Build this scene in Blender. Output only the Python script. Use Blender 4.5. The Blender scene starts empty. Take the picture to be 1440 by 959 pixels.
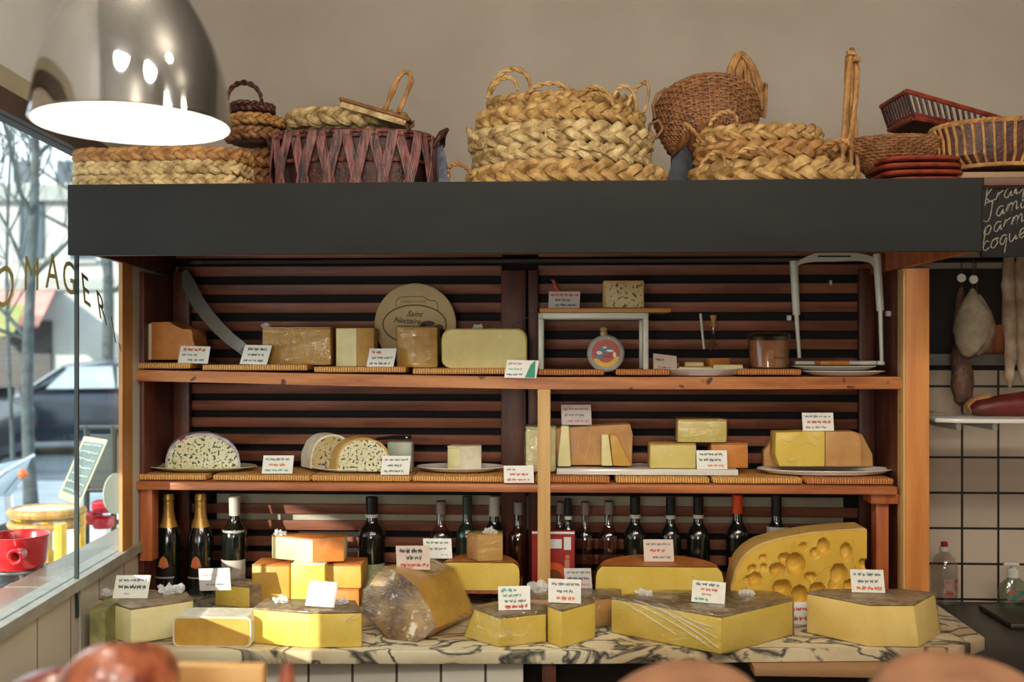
import bpy, bmesh, math, random
from mathutils import Vector, Matrix, noise as mnoise
random.seed(7)
C = bpy.context.scene.collection
F = 1400.0; TH = math.atan(0.045); CZ = 1.6
cs, sn = math.cos(TH), math.sin(TH)
def ray(px, py):
    u = (px-720)/F
    return Vector((cs*u-sn, sn*u+cs, -(py-490)/F))
def P(px, py, Y):                      # point of the view ray on the plane y=Y
    d = ray(px, py); t = Y/d.y
    return Vector((d.x*t, Y, CZ+d.z*t))
def G(px, py, z):                      # point of the view ray on the level z
    d = ray(px, py); t = (z-CZ)/d.z
    return Vector((d.x*t, d.y*t, z))
def D(px, py, dist):                   # point at a distance measured along the view axis
    d = ray(px, py); return Vector((d.x*dist, d.y*dist, CZ+d.z*dist))
def W(px, py, off=0.0):                # point on the shop window plane (off = metres further outside)
    dist = (1.0+off)*F/(650-px)
    return D(px, py, dist)
def WD(dist, z, off=0.0):              # point on window plane by distance and height
    u = (650-720)/F - (1.0+off)/dist
    return Vector(((cs*u-sn)*dist, (sn*u+cs)*dist, z))
WDIR = (WD(3, 1)-WD(2, 1)).normalized(); WN = Vector((-WDIR.y, WDIR.x, 0))   # WN points outside (-x)
def zat(px, py, Y): return P(px, py, Y).z
def X(px, Y): return P(px, 490, Y).x

# ---------------------------------------------------------------- materials
MATS = {}
def new_mat(name):
    m = bpy.data.materials.new(name); m.use_nodes = True
    return m, m.node_tree, m.node_tree.nodes['Principled BSDF']
def lin(h):
    if isinstance(h, str):
        h = h.lstrip('#'); v = [int(h[i:i+2], 16)/255 for i in (0, 2, 4)]
        return tuple(((c+0.055)/1.055)**2.4 if c > 0.04045 else c/12.92 for c in v)+(1,)
    return tuple(h)+(1,)
def mat(name, c1, c2=None, scale=12, rough=.6, bump=.0, bscale=60, metal=0, stretch=(1, 1, 1), c3=None, spots=None,
        coat=0, detail=5, sss=0, edge=(.35, .65)):
    if name in MATS: return MATS[name]
    m, nt, b = new_mat(name); N = nt.nodes; L = nt.links
    b.inputs['Roughness'].default_value = rough; b.inputs['Metallic'].default_value = metal
    b.inputs['Coat Weight'].default_value = coat; b.inputs['Coat Roughness'].default_value = .15
    if sss:
        b.inputs['Subsurface Weight'].default_value = sss; b.inputs['Subsurface Scale'].default_value = .01
    tc = N.new('ShaderNodeTexCoord'); mp = N.new('ShaderNodeMapping'); mp.inputs['Scale'].default_value = stretch
    L.new(tc.outputs['Object'], mp.inputs['Vector'])
    if c2:
        n = N.new('ShaderNodeTexNoise'); n.inputs['Scale'].default_value = scale; n.inputs['Detail'].default_value = detail
        n.inputs['Roughness'].default_value = .6
        L.new(mp.outputs[0], n.inputs['Vector'])
        r = N.new('ShaderNodeValToRGB'); L.new(n.outputs['Fac'], r.inputs[0])
        r.color_ramp.elements[0].position = edge[0]; r.color_ramp.elements[0].color = lin(c1)
        r.color_ramp.elements[1].position = edge[1]; r.color_ramp.elements[1].color = lin(c2)
        if c3:
            e = r.color_ramp.elements.new(.9); e.color = lin(c3)
        out = r.outputs[0]
        if spots:                       # (colour, scale, threshold, softness)
            v = N.new('ShaderNodeTexNoise'); v.inputs['Scale'].default_value = spots[1]; v.inputs['Detail'].default_value = 2.5
            L.new(tc.outputs['Object'], v.inputs['Vector'])
            rr = N.new('ShaderNodeValToRGB'); rr.color_ramp.elements[0].position = spots[2]
            rr.color_ramp.elements[1].position = spots[2]+spots[3]
            L.new(v.outputs['Fac'], rr.inputs[0])
            mx = N.new('ShaderNodeMix'); mx.data_type = 'RGBA'; L.new(rr.outputs[0], mx.inputs[0]); L.new(out, mx.inputs[6])
            mx.inputs[7].default_value = lin(spots[0]); out = mx.outputs[2]
        L.new(out, b.inputs['Base Color'])
    else:
        b.inputs['Base Color'].default_value = lin(c1)
    if bump:
        n2 = N.new('ShaderNodeTexNoise'); n2.inputs['Scale'].default_value = bscale; n2.inputs['Detail'].default_value = 4
        L.new(mp.outputs[0], n2.inputs['Vector'])
        bp = N.new('ShaderNodeBump'); bp.inputs['Strength'].default_value = bump; bp.inputs['Distance'].default_value = .01
        L.new(n2.outputs['Fac'], bp.inputs['Height']); L.new(bp.outputs[0], b.inputs['Normal'])
    MATS[name] = m; return m
def clear_mat(name, tint=(1, 1, 1), rough=.05, ior=1.45, bump=0, bscale=50, minf=.0, stretch=(1, 1, 1)):
    """thin clear film or pane: fresnel reflection over clean transmission"""
    if name in MATS: return MATS[name]
    m, nt, b = new_mat(name); N = nt.nodes; L = nt.links; N.remove(b)
    out = N['Material Output']
    tr = N.new('ShaderNodeBsdfTransparent'); tr.inputs[0].default_value = tint+(1,)
    gl = N.new('ShaderNodeBsdfGlossy'); gl.inputs['Roughness'].default_value = rough
    lw = N.new('ShaderNodeLayerWeight'); lw.inputs['Blend'].default_value = .5
    pw = N.new('ShaderNodeMath'); pw.operation = 'POWER'; L.new(lw.outputs['Facing'], pw.inputs[0]); pw.inputs[1].default_value = 4
    r0 = ((ior-1)/(ior+1))**2+minf
    fr = N.new('ShaderNodeMath'); fr.operation = 'MULTIPLY_ADD'; L.new(pw.outputs[0], fr.inputs[0]); fr.inputs[1].default_value = min(.9, (ior-1)*1.6)*(1-r0); fr.inputs[2].default_value = r0
    mx = N.new('ShaderNodeMixShader'); fac = fr.outputs[0]
    L.new(fac, mx.inputs[0]); L.new(tr.outputs[0], mx.inputs[1]); L.new(gl.outputs[0], mx.inputs[2]); L.new(mx.outputs[0], out.inputs[0])
    if bump:
        tc = N.new('ShaderNodeTexCoord'); mp = N.new('ShaderNodeMapping'); mp.inputs['Scale'].default_value = stretch
        mp.inputs['Rotation'].default_value = (0, .6, .3)
        L.new(tc.outputs['Object'], mp.inputs[0])
        n = N.new('ShaderNodeTexNoise'); n.inputs['Scale'].default_value = bscale; n.inputs['Detail'].default_value = 3
        n.inputs['Distortion'].default_value = 1.2
        L.new(mp.outputs[0], n.inputs['Vector'])
        bp = N.new('ShaderNodeBump'); bp.inputs['Strength'].default_value = bump; bp.inputs['Distance'].default_value = .02
        L.new(n.outputs['Fac'], bp.inputs['Height']); L.new(bp.outputs[0], gl.inputs['Normal'])
    MATS[name] = m; return m
def tile_mat(name, c, grout, size, axes='XZ', off=(0, 0), rough=.25, gw=.03, rot=0):
    if name in MATS: return MATS[name]
    m, nt, b = new_mat(name); N = nt.nodes; L = nt.links
    b.inputs['Roughness'].default_value = rough
    tc = N.new('ShaderNodeTexCoord'); mp0 = N.new('ShaderNodeMapping'); mp0.inputs['Rotation'].default_value = (0, 0, rot)
    L.new(tc.outputs['Object'], mp0.inputs[0])
    sp = N.new('ShaderNodeSeparateXYZ'); L.new(mp0.outputs[0], sp.inputs[0])
    cb = N.new('ShaderNodeCombineXYZ'); L.new(sp.outputs[axes[0]], cb.inputs[0]); L.new(sp.outputs[axes[1]], cb.inputs[1])
    mp = N.new('ShaderNodeMapping'); mp.inputs['Location'].default_value = (off[0], off[1], 0); L.new(cb.outputs[0], mp.inputs[0])
    br = N.new('ShaderNodeTexBrick'); br.offset = 0; br.inputs['Scale'].default_value = 1
    br.inputs['Brick Width'].default_value = size; br.inputs['Row Height'].default_value = size
    br.inputs['Mortar Size'].default_value = size*gw; br.inputs['Mortar Smooth'].default_value = .1; br.inputs['Bias'].default_value = -.2
    c0 = lin(c); br.inputs['Color1'].default_value = c0; br.inputs['Color2'].default_value = tuple(x*.86 for x in c0[:3])+(1,)
    br.inputs['Mortar'].default_value = lin(grout)
    L.new(mp.outputs[0], br.inputs['Vector']); L.new(br.outputs['Color'], b.inputs['Base Color'])
    bp = N.new('ShaderNodeBump'); bp.inputs['Strength'].default_value = .4; bp.inputs['Distance'].default_value = -.003
    L.new(br.outputs['Fac'], bp.inputs['Height']); L.new(bp.outputs[0], b.inputs['Normal'])
    MATS[name] = m; return m
def marble_mat():
    if 'marble' in MATS: return MATS['marble']
    m, nt, b = new_mat('marble'); N = nt.nodes; L = nt.links
    b.inputs['Roughness'].default_value = .28
    tc = N.new('ShaderNodeTexCoord'); mp = N.new('ShaderNodeMapping'); mp.inputs['Rotation'].default_value = (.5, .35, .6); mp.inputs['Scale'].default_value = (1, 1.6, 1)
    L.new(tc.outputs['Object'], mp.inputs[0])
    n = N.new('ShaderNodeTexNoise'); n.inputs['Scale'].default_value = 5.5; n.inputs['Detail'].default_value = 7; n.inputs['Distortion'].default_value = 1.4
    L.new(mp.outputs[0], n.inputs[0])
    a = N.new('ShaderNodeMath'); a.operation = 'SUBTRACT'; a.inputs[1].default_value = .5; L.new(n.outputs['Fac'], a.inputs[0])
    ab = N.new('ShaderNodeMath'); ab.operation = 'ABSOLUTE'; L.new(a.outputs[0], ab.inputs[0])
    r = N.new('ShaderNodeValToRGB'); L.new(ab.outputs[0], r.inputs[0])
    e = r.color_ramp.elements; e[0].position = .0; e[0].color = lin('#3b3a38'); e[1].position = .05; e[1].color = lin('#d9cfae')
    x = e.new(.018); x.color = lin('#7d786a')
    n2 = N.new('ShaderNodeTexNoise'); n2.inputs['Scale'].default_value = 3; n2.inputs['Detail'].default_value = 4; L.new(mp.outputs[0], n2.inputs[0])
    mx = N.new('ShaderNodeMix'); mx.data_type = 'RGBA'; mx.blend_type = 'MULTIPLY'; mx.inputs[0].default_value = .7
    r2 = N.new('ShaderNodeValToRGB'); L.new(n2.outputs['Fac'], r2.inputs[0]); r2.color_ramp.elements[0].position = .35; r2.color_ramp.elements[0].color = lin('#b98d5c')
    r2.color_ramp.elements[1].position = .6; r2.color_ramp.elements[1].color = (1, 1, 1, 1)
    L.new(r.outputs[0], mx.inputs[6]); L.new(r2.outputs[0], mx.inputs[7]); L.new(mx.outputs[2], b.inputs['Base Color'])
    MATS['marble'] = m; return m
def band_mat(name, c1, c2, scale, axis='X', rough=.6, dist=1.0, bump=.5, c3=None):
    """woven or plaited bands"""
    if name in MATS: return MATS[name]
    m, nt, b = new_mat(name); N = nt.nodes; L = nt.links
    b.inputs['Roughness'].default_value = rough
    tc = N.new('ShaderNodeTexCoord'); w = N.new('ShaderNodeTexWave'); w.bands_direction = axis
    w.inputs['Scale'].default_value = scale; w.inputs['Distortion'].default_value = dist; w.inputs['Detail'].default_value = 2; w.inputs['Detail Scale'].default_value = 2
    L.new(tc.outputs['Object'], w.inputs['Vector'])
    r = N.new('ShaderNodeValToRGB'); L.new(w.outputs['Fac'], r.inputs[0])
    r.color_ramp.elements[0].color = lin(c1); r.color_ramp.elements[1].color = lin(c2); r.color_ramp.elements[0].position = .2; r.color_ramp.elements[1].position = .7
    L.new(r.outputs[0], b.inputs['Base Color'])
    bp = N.new('ShaderNodeBump'); bp.inputs['Strength'].default_value = bump; bp.inputs['Distance'].default_value = .004
    L.new(w.outputs['Fac'], bp.inputs['Height']); L.new(bp.outputs[0], b.inputs['Normal'])
    MATS[name] = m; return m
def emit_mat(name, c, s):
    m, nt, b = new_mat(name); b.inputs['Base Color'].default_value = lin(c)
    b.inputs['Emission Color'].default_value = lin(c); b.inputs['Emission Strength'].default_value = s
    MATS[name] = m; return m

# ---------------------------------------------------------------- geometry helpers (all in world coordinates)
def B(): return bmesh.new()
def box(b, c, s, rz=0, rx=0, ry=0, bev=0):
    M = Matrix.Translation(c) @ Matrix.Rotation(rz, 4, 'Z') @ Matrix.Rotation(ry, 4, 'Y') @ Matrix.Rotation(rx, 4, 'X') @ Matrix.Diagonal((s[0], s[1], s[2], 1))
    r = bmesh.ops.create_cube(b, size=1, matrix=M)
    if bev:
        es = list({e for v in r['verts'] for e in v.link_edges})
        bmesh.ops.bevel(b, geom=es, offset=bev, segments=2, affect='EDGES', profile=.5)
    return b
def box2(b, p0, p1, bev=0):
    c = [(a+d)/2 for a, d in zip(p0, p1)]; s = [abs(d-a) for a, d in zip(p0, p1)]
    return box(b, c, s, bev=bev)
def prism(b, poly, z0, z1, bev=0, top=None, seg=2):
    """poly: (x,y) list; z0/z1 number or list; top: optional other polygon for the upper ring"""
    n = len(poly); top = top or poly
    Z0 = z0 if isinstance(z0, (list, tuple)) else [z0]*n; Z1 = z1 if isinstance(z1, (list, tuple)) else [z1]*n
    lo = [b.verts.new((p[0], p[1], Z0[i])) for i, p in enumerate(poly)]
    hi = [b.verts.new((p[0], p[1], Z1[i])) for i, p in enumerate(top)]
    fs = [b.faces.new(lo[::-1]), b.faces.new(hi)]
    for i in range(n): fs.append(b.faces.new((lo[i], lo[(i+1) % n], hi[(i+1) % n], hi[i])))
    bmesh.ops.recalc_face_normals(b, faces=fs)
    if bev:
        es = list({e for f in fs for e in f.edges})
        bmesh.ops.bevel(b, geom=es, offset=bev, segments=seg, affect='EDGES', profile=.5)
    return b
def frame_of(t):
    t = t.normalized(); up = Vector((0, 0, 1)) if abs(t.z) < .95 else Vector((1, 0, 0))
    a = t.cross(up).normalized(); return a, a.cross(t).normalized()
def tube(b, pts, r, n=8, closed=False, cap=True, flat=1.0):
    pts = [Vector(p) for p in pts]; m = len(pts)
    R = r if isinstance(r, (list, tuple)) else [r]*m
    rings = []; prev = None
    for i, p in enumerate(pts):
        if closed: t = pts[(i+1) % m]-pts[i-1]
        else: t = pts[min(i+1, m-1)]-pts[max(i-1, 0)]
        t.normalize()
        if prev is None: a, c = frame_of(t)
        else:
            a = prev-t*prev.dot(t)
            if a.length < 1e-5: a, c = frame_of(t)
            a.normalize(); c = a.cross(t).normalized()
        prev = a
        rings.append([b.verts.new(p+a*math.cos(2*math.pi*k/n)*R[i]+c*math.sin(2*math.pi*k/n)*R[i]*flat) for k in range(n)])
    for i in range(m if closed else m-1):
        A, Bq = rings[i], rings[(i+1) % m]
        for k in range(n):
            b.faces.new((A[k], A[(k+1) % n], Bq[(k+1) % n], Bq[k]))
    if cap and not closed:
        b.faces.new(rings[0][::-1]); b.faces.new(rings[-1])
    return b
def lathe(b, prof, c, n=28, axis='Z', rot=None, sy=1.0):
    """prof: (radius, height) pairs; closed shape where radius 0"""
    c = Vector(c); rings = []
    M = rot if rot is not None else (Matrix.Identity(3) if axis == 'Z' else Matrix.Rotation(math.pi/2, 3, 'X'))
    for r, h in prof:
        if r < 1e-6: rings.append([b.verts.new(c+M @ Vector((0, 0, h)))])
        else: rings.append([b.verts.new(c+M @ Vector((r*math.cos(2*math.pi*k/n), sy*r*math.sin(2*math.pi*k/n), h))) for k in range(n)])
    for A, Q in zip(rings, rings[1:]):
        if len(A) == 1 and len(Q) == 1: continue
        for k in range(n):
            k2 = (k+1) % n
            if len(A) == 1: b.faces.new((A[0], Q[k2], Q[k]))
            elif len(Q) == 1: b.faces.new((A[k], A[k2], Q[0]))
            else: b.faces.new((A[k], A[k2], Q[k2], Q[k]))
    return b
def hull(b, pts, bev=0, seg=2):
    vs = [b.verts.new(p) for p in pts]
    r = bmesh.ops.convex_hull(b, input=vs)
    bmesh.ops.delete(b, geom=[g for g in r['geom_unused'] if isinstance(g, bmesh.types.BMVert)], context='VERTS')
    bmesh.ops.dissolve_limit(b, angle_limit=math.radians(3), verts=b.verts, edges=b.edges)
    if bev: bmesh.ops.bevel(b, geom=list(b.edges), offset=bev, segments=seg, affect='EDGES', profile=.5)
    return b
def rough_up(b, cuts, amp, freq=20, seed=0):
    """subdivide and push vertices with noise"""
    if cuts:
        bmesh.ops.triangulate(b, faces=[f for f in b.faces if len(f.verts) > 4])
        bmesh.ops.subdivide_edges(b, edges=list(b.edges), cuts=cuts, use_grid_fill=True)
    b.normal_update()
    for v in b.verts:
        q = v.co*freq+Vector((seed, seed*1.7, 0))
        v.co += v.normal*amp*mnoise.noise(q)
    return b
ORG = {}
def obj(name, b, m, parent=None, smooth=True, loc=None, ang=35):
    me = bpy.data.meshes.new(name)
    o = Vector(loc) if loc is not None else (ORG[parent.name] if parent is not None else Vector((0, 0, 0)))
    bmesh.ops.recalc_face_normals(b, faces=b.faces)
    for v in b.verts: v.co -= o
    b.to_mesh(me); b.free()
    ms = m if isinstance(m, (list, tuple)) else [m]
    for q in ms: me.materials.append(q)
    if smooth:
        me.polygons.foreach_set('use_smooth', [True]*len(me.polygons)); me.set_sharp_from_angle(angle=math.radians(ang))
    ob = bpy.data.objects.new(name, me); C.objects.link(ob)
    if parent is not None: ob.parent = parent
    else: ob.location = o
    ORG[ob.name] = o.copy()
    return ob
def tag(o, label, cat, group=None, kind=None):
    o['label'] = label; o['category'] = cat
    if group: o['group'] = group
    if kind: o['kind'] = kind
    return o
def thing(name, label, cat, loc, group=None):
    o = bpy.data.objects.new(name, None); o.empty_display_size = .05; C.objects.link(o)
    o.location = loc; ORG[o.name] = Vector(loc)
    return tag(o, label, cat, group)
def struct(name, b, m, parent=None, smooth=False, loc=None):
    o = obj(name, b, m, parent, smooth, loc)
    if parent is None: o['kind'] = 'structure'
    return o
def dup(root, loc, label=None, group=None, rz=0, scale=None):
    r = root.copy(); C.objects.link(r); r.location = loc; r.rotation_euler = (0, 0, rz)
    if scale: r.scale = scale
    if label: r['label'] = label
    if group: r['group'] = group
    for ch in list(root.children):
        c = ch.copy(); C.objects.link(c); c.parent = r
        for g in ch.children:
            d = g.copy(); C.objects.link(d); d.parent = c
    return r
def textmesh(b, s, origin, xdir, zdir, size, shear=0, extrude=.0005, bold=0, align='CENTER'):
    """add lettering to bmesh b"""
    cu = bpy.data.curves.new('t', 'FONT'); cu.body = s; cu.size = size; cu.shear = shear; cu.extrude = extrude; cu.offset = bold
    cu.align_x = align; cu.resolution_u = 3
    to = bpy.data.objects.new('t', cu); C.objects.link(to)
    dg = bpy.context.evaluated_depsgraph_get(); me = bpy.data.meshes.new_from_object(to.evaluated_get(dg))
    xd = Vector(xdir).normalized(); zd = Vector(zdir).normalized(); nd = xd.cross(zd)
    for v in me.vertices:
        c = v.co.copy(); v.co = Vector(origin)+xd*c.x+zd*c.y+nd*c.z
    b.from_mesh(me)
    bpy.data.objects.remove(to); bpy.data.curves.remove(cu); bpy.data.meshes.remove(me)
    return b
def ribbon(b, pts, w, nrm):
    """flat pen stroke"""
    pts = [Vector(p) for p in pts]; prev = None
    for i, p in enumerate(pts):
        t = (pts[min(i+1, len(pts)-1)]-pts[max(i-1, 0)]).normalized(); s = t.cross(nrm).normalized()*w/2
        a = b.verts.new(p+s); c = b.verts.new(p-s)
        if prev: b.faces.new((prev[0], a, c, prev[1]))
        prev = (a, c)
    return b
# ================================================================ materials of the place
wallm = mat('plaster', '#b9afa2', '#afa597', scale=2.2, rough=.85, bump=.05, bscale=30)
whitem = mat('white_paint', '#c9cac8', '#c0c1be', scale=3, rough=.7)
board = mat('black_board', '#121413', '#1b1d1b', scale=5, rough=.85, bump=.03, bscale=15, stretch=(.6, 1, 1.4))
darkwood = mat('dark_red_wood', '#431f13', '#643322', scale=9, rough=.45, stretch=(3, 3, .35), bump=.08, bscale=40)
slatwood = mat('slat_wood', '#6b4030', '#9a6048', scale=9, rough=.5, stretch=(.35, 3, 3), bump=.08)
orange = mat('orange_pine_beam', '#9c5628', '#cb8546', scale=10, rough=.42, stretch=(.3, 3, 3), bump=.06, spots=('#5a2810', 16, .68, .03))
orangev = mat('orange_pine_post', '#c4793a', '#dd9550', scale=9, rough=.5, stretch=(3, 3, .25), bump=.05, spots=('#6a3012', 10, .72, .02))
redpine = mat('red_pine_post', '#964a25', '#bd6d3a', scale=9, rough=.42, stretch=(3, 3, .25), bump=.05)
palewood = mat('pale_wood', '#c59a5c', '#d9b273', scale=9, rough=.55, stretch=(3, 3, .2), bump=.05, spots=('#4a2d14', 14, .72, .01))
black = mat('black_gap', '#0b0b0b', rough=.8)
palepanel = mat('pale_panel', '#b9b099', '#a39a83', scale=4, rough=.7)
steel = mat('steel', '#c9c9c6', rough=.22, metal=1)
chrome = mat('chrome', '#a8a6a4', rough=.05, metal=1)
whitemetal = mat('white_lacquer', '#cfd0c2', rough=.35)
china = mat('white_china', '#dedbd2', rough=.12, coat=.5)
card_m = mat('card_paper', '#ecebe0', '#e4e2d4', scale=30, rough=.5, coat=.3)
card_pink = mat('card_paper_pinkish', '#dcc9b8', '#d4c0b2', scale=30, rough=.5, coat=.3)
card_grey = mat('card_paper_greyish', '#bdb6b0', '#b0a9a6', scale=30, rough=.5, coat=.3)
ink = {'k': mat('ink_dark', '#3c5150', rough=.6), 'r': mat('ink_red', '#c8462f', rough=.6), 'g': mat('ink_green', '#3e9a78', rough=.6), 'o': mat('ink_orange', '#d9713f', rough=.6)}
glass = clear_mat('window_glass', (.97, .985, .98), rough=.02, ior=1.17)
wrapm = clear_mat('cling_film', (.98, .98, .97), rough=.12, ior=1.45, bump=.9, bscale=14, minf=.05, stretch=(1, 1, 3))
tilem = tile_mat('wall_tiles', '#d6c3ae', '#2b2523', .1262, 'XZ', off=(.075, .0515), gw=.035)
ZC = .81; FY = 2.465                                     # counter level, front plane of the canopy
# ================================================================ room shell
WALLY = 3.62
b = B(); box2(b, (-1.385, WALLY, -.1), (3.2, WALLY+.1, 3.0)); struct('wall_back', b, wallm)
b = B(); box2(b, (-1.5, -1.6, 3.0), (3.2, WALLY+.1, 3.1)); struct('ceiling', b, whitem)
b = B(); box2(b, (3.1, -1.6, -.1), (3.2, WALLY, 3.0)); struct('wall_right', b, wallm)
b = B(); box2(b, (-1.3, -1.7, -.1), (3.2, -1.6, 3.0)); struct('wall_front', b, wallm)
b = B(); box2(b, (-1.9, -1.6, -.1), (3.1, WALLY, 0.0)); struct('floor', b, tile_mat('floor_tiles', '#7a6a5a', '#3a332c', .3, 'XY'))
# tiled part of the back wall (right), as a thin layer of tiles
b = B(); box2(b, (1.0, WALLY-.012, .55), (3.1, WALLY-.001, 1.52)); struct('wall_tiling', b, tilem)
darkwall = mat('dark_wall', '#2a221c', '#1d1815', scale=3, rough=.7)
b = B(); box2(b, (1.03, WALLY-.02, 1.52), (3.1, WALLY-.001, 1.88)); struct('wall_panel_dark', b, darkwall)
# shop window wall: sill, low tiled wall, window head, unseen pier bounding the sun
def wprism(b, d0, d1, o0, o1, z0, z1):
    q = [WD(d0, 0, o0), WD(d1, 0, o0), WD(d1, 0, o1), WD(d0, 0, o1)]
    return prism(b, [(v.x, v.y) for v in q], z0, z1)
tm = tile_mat('low_tiles', '#cfc6b6', '#8d8271', .2, 'YZ', off=(.1, .03), gw=.02)
b = B(); wprism(b, -1.4, 2.605, .004, .2, 0, .972); struct('wall_left', b, tm)
b = B(); wprism(b, 2.62, 3.7, .004, .2, 0, .972); struct('wall_left_rear', b, tm)
sillm = mat('stone_sill', '#8f8e83', '#a7a496', scale=18, rough=.5, bump=.05)
b = B(); wprism(b, -1.4, 3.7, -.012, .06, .972, 1.0); struct('window_sill', b, sillm)
beam1 = mat('beige_beam', '#a29a82', '#958d77', scale=6, rough=.7); beam2 = mat('brown_beam', '#3f3027', '#4c3a2f', scale=6, rough=.6)
b = B(); wprism(b, -1.4, 3.66, 0, .05, 2.165, 2.215); struct('trim_1', b, beam1)
b = B(); wprism(b, -1.4, 3.66, -.006, .05, 2.115, 2.165); struct('trim_2', b, beam2)
b = B(); wprism(b, -1.4, 1.72, 0, .16, 1.0, 2.115); struct('wall_left_sun_pier', b, wallm)  # unseen pier added, its edge placed to bound the sun patch
b = B(); wprism(b, -1.4, 3.66, .0, .16, 2.215, 3.0); struct('wall_left_upper', b, whitem)
# the window: frame with panes
JD = 2.585
b = B(); wprism(b, 1.72, 3.06, .012, .02, 1.0, 2.115); win = struct('window_1', b, glass)
b = B(); wprism(b, 3.06, 3.7, 0, .012, 1.0, 2.115); struct('wall_left_end', b, whitem)
b = B(); wprism(b, 3.02, 3.06, .0, .011, 1.0, 2.115); o = struct('frame_strip', b, mat('greenish_white_frame', '#c7cdb9', rough=.4), win)
b = B(); wprism(b, 2.93, 3.02, .0, .011, 1.0, 2.115); struct('frame_post', b, mat('window_wood', '#b0763c', '#c68d50', scale=9, rough=.5, stretch=(3, 3, .3)), win)
b = B(); wprism(b, JD, 3.04, -.006, .0, zat(160, 372, 2.9)-.0, zat(160, 372, 2.9)+.013); struct('frame_head', b, MATS['greenish_white_frame'], win)
b = B(); wprism(b, JD-.004, JD+.004, -.004, .006, .9, 1.0); wprism(b, JD-.004, JD+.004, -.004, .006, 1.0, 2.115); struct('glass_joint', b, mat('dark_joint', '#23302f', rough=.3), win)
gold = mat('gold_letter', '#8f8a58', '#a39c68', scale=10, rough=.4)
lb = B()
for ch, d, py, sz, rot in (('F', 1.83, 462, .125, .5), ('R', 1.98, 430, .125, .3), ('O', 2.18, 402, .135, .12), ('M', 2.325, 384, .115, .04), ('A', 2.445, 381, .125, 0), ('G', 2.55, 390, .12, -.08),
                           ('E', 2.67, 407, .12, -.25), ('R', 2.79, 431, .12, -.35), ('I', 2.89, 462, .12, -.45), ('E', 2.97, 500, .12, -.5)):
    p = WD(d, CZ-(py-490)/F*d-sz*.36, .006); zd = (Vector((0, 0, 1))*math.cos(rot)-WDIR*math.sin(-rot)).normalized()
    textmesh(lb, ch, p, (WDIR*math.cos(rot)+Vector((0, 0, 1))*math.sin(rot)), zd, sz, bold=0)
lo = struct('window_lettering', lb, gold, win)
# right side counter with sink, behind
sinkm = mat('dark_worktop', '#2b2622', '#35302b', scale=4, rough=.35)
def thing_box(name, label, cat, p0, p1, m, bev=.004, group=None):
    b = B(); box2(b, p0, p1, bev); o = obj(name, b, m, loc=((p0[0]+p1[0])/2, (p0[1]+p1[1])/2, min(p0[2], p1[2]))); tag(o, label, cat, group); return o
zs = CZ-(850-490)/F*3.5
t = thing('sink_counter', 'dark low sink counter behind the marble counter under the tiled wall', 'counter', (1.9, 3.3, 0))
b = B(); box2(b, (1.12, 2.62, zs-.05), (3.05, 3.6, zs), .004); obj('worktop', b, sinkm, t)
b = B(); box2(b, (1.2, 2.72, 0), (3.0, 3.58, zs-.05), .004); obj('base_cabinet', b, mat('dark_cabinet', '#1e1a17', rough=.6), t)
b = B(); box2(b, (1.45, 3.25, zs), (2.7, 3.5, zs+.018), .006); box2(b, (1.5, 2.9, zs), (2.6, 3.12, zs+.01), .004); obj('basin_rim', b, mat('brushed_steel_dark', '#59534c', rough=.4, metal=.8), t)

# ================================================================ marble counter
fe = lambda px: G(px, 916, ZC)
pts = [G(118, 915, ZC), fe(400), fe(800), G(1348, 911, ZC), G(1385, 897, ZC), G(1320, 852, ZC), P(1300, 850, 3.26), WD(3.24, 0, -.03), WD(2.62, 0, -.012)]
pts = [(p.x, p.y) for p in pts]
t = thing('marble_counter', 'long white marble counter slab with dark veins carrying the big cheeses', 'counter', (0, 2.9, 0))
b = B(); prism(b, pts, ZC-.036, ZC, bev=.004); obj('marble_slab', b, marble_mat(), t)
b = B(); y0 = fe(700).y
xa, xb = X(238, y0), X(735, y0)
box2(b, (xa, y0+.03, .3), (xb, y0+.1, ZC-.036)); obj('tiled_front', b, tile_mat('counter_tiles', '#ddd8ca', '#57534b', .118, 'XZ', off=(.07, .03), gw=.03), t, smooth=False)
b = B(); box2(b, (xa-.3, y0+.12, 0), (X(1290, y0), 3.2, ZC-.037)); obj('base_body', b, mat('dark_brown_body', '#241a15', rough=.7), t, smooth=False)
b = B(); box2(b, (X(1062, y0), y0+.01, ZC-.060), (X(1260, y0), y0+.12, ZC-.037), .002); obj('wooden_rail', b, mat('brown_rail', '#a07a52', rough=.5), t)
b = B(); box2(b, (X(762, y0), y0+.02, ZC-.3), (X(782, y0), y0+.12, ZC-.037), .002); obj('front_batten', b, darkwood, t)
b = B(); wprism(b, 2.62, 2.95, -.06, -.02, ZC+.0005, ZC+.1)
o = struct('trim_5', b, mat('mossy_stone', '#6f7048', '#a59c60', scale=22, rough=.5))

# ================================================================ shelving unit
Y0 = 3.0; YB = 3.29
XL = X(197, Y0); XR = X(1270, Y0)
def s1z(px): # front top edge of the upper shelf
    xs = [(150, 520.5), (480, 527), (760, 531.5), (1300, 531)]
    for (a, ya), (c, yc) in zip(xs, xs[1:]):
        if px <= c: break
    y = ya+(yc-ya)*(px-a)/(c-a); return zat(px, y, Y0)
S2Z = zat(700, 682, Y0)
TT = .022
rack = thing('shelving_unit', 'tall wooden shelving unit with slatted back, two shelves and black canopy board', 'shelving', (0, 3.1, ZC))
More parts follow.
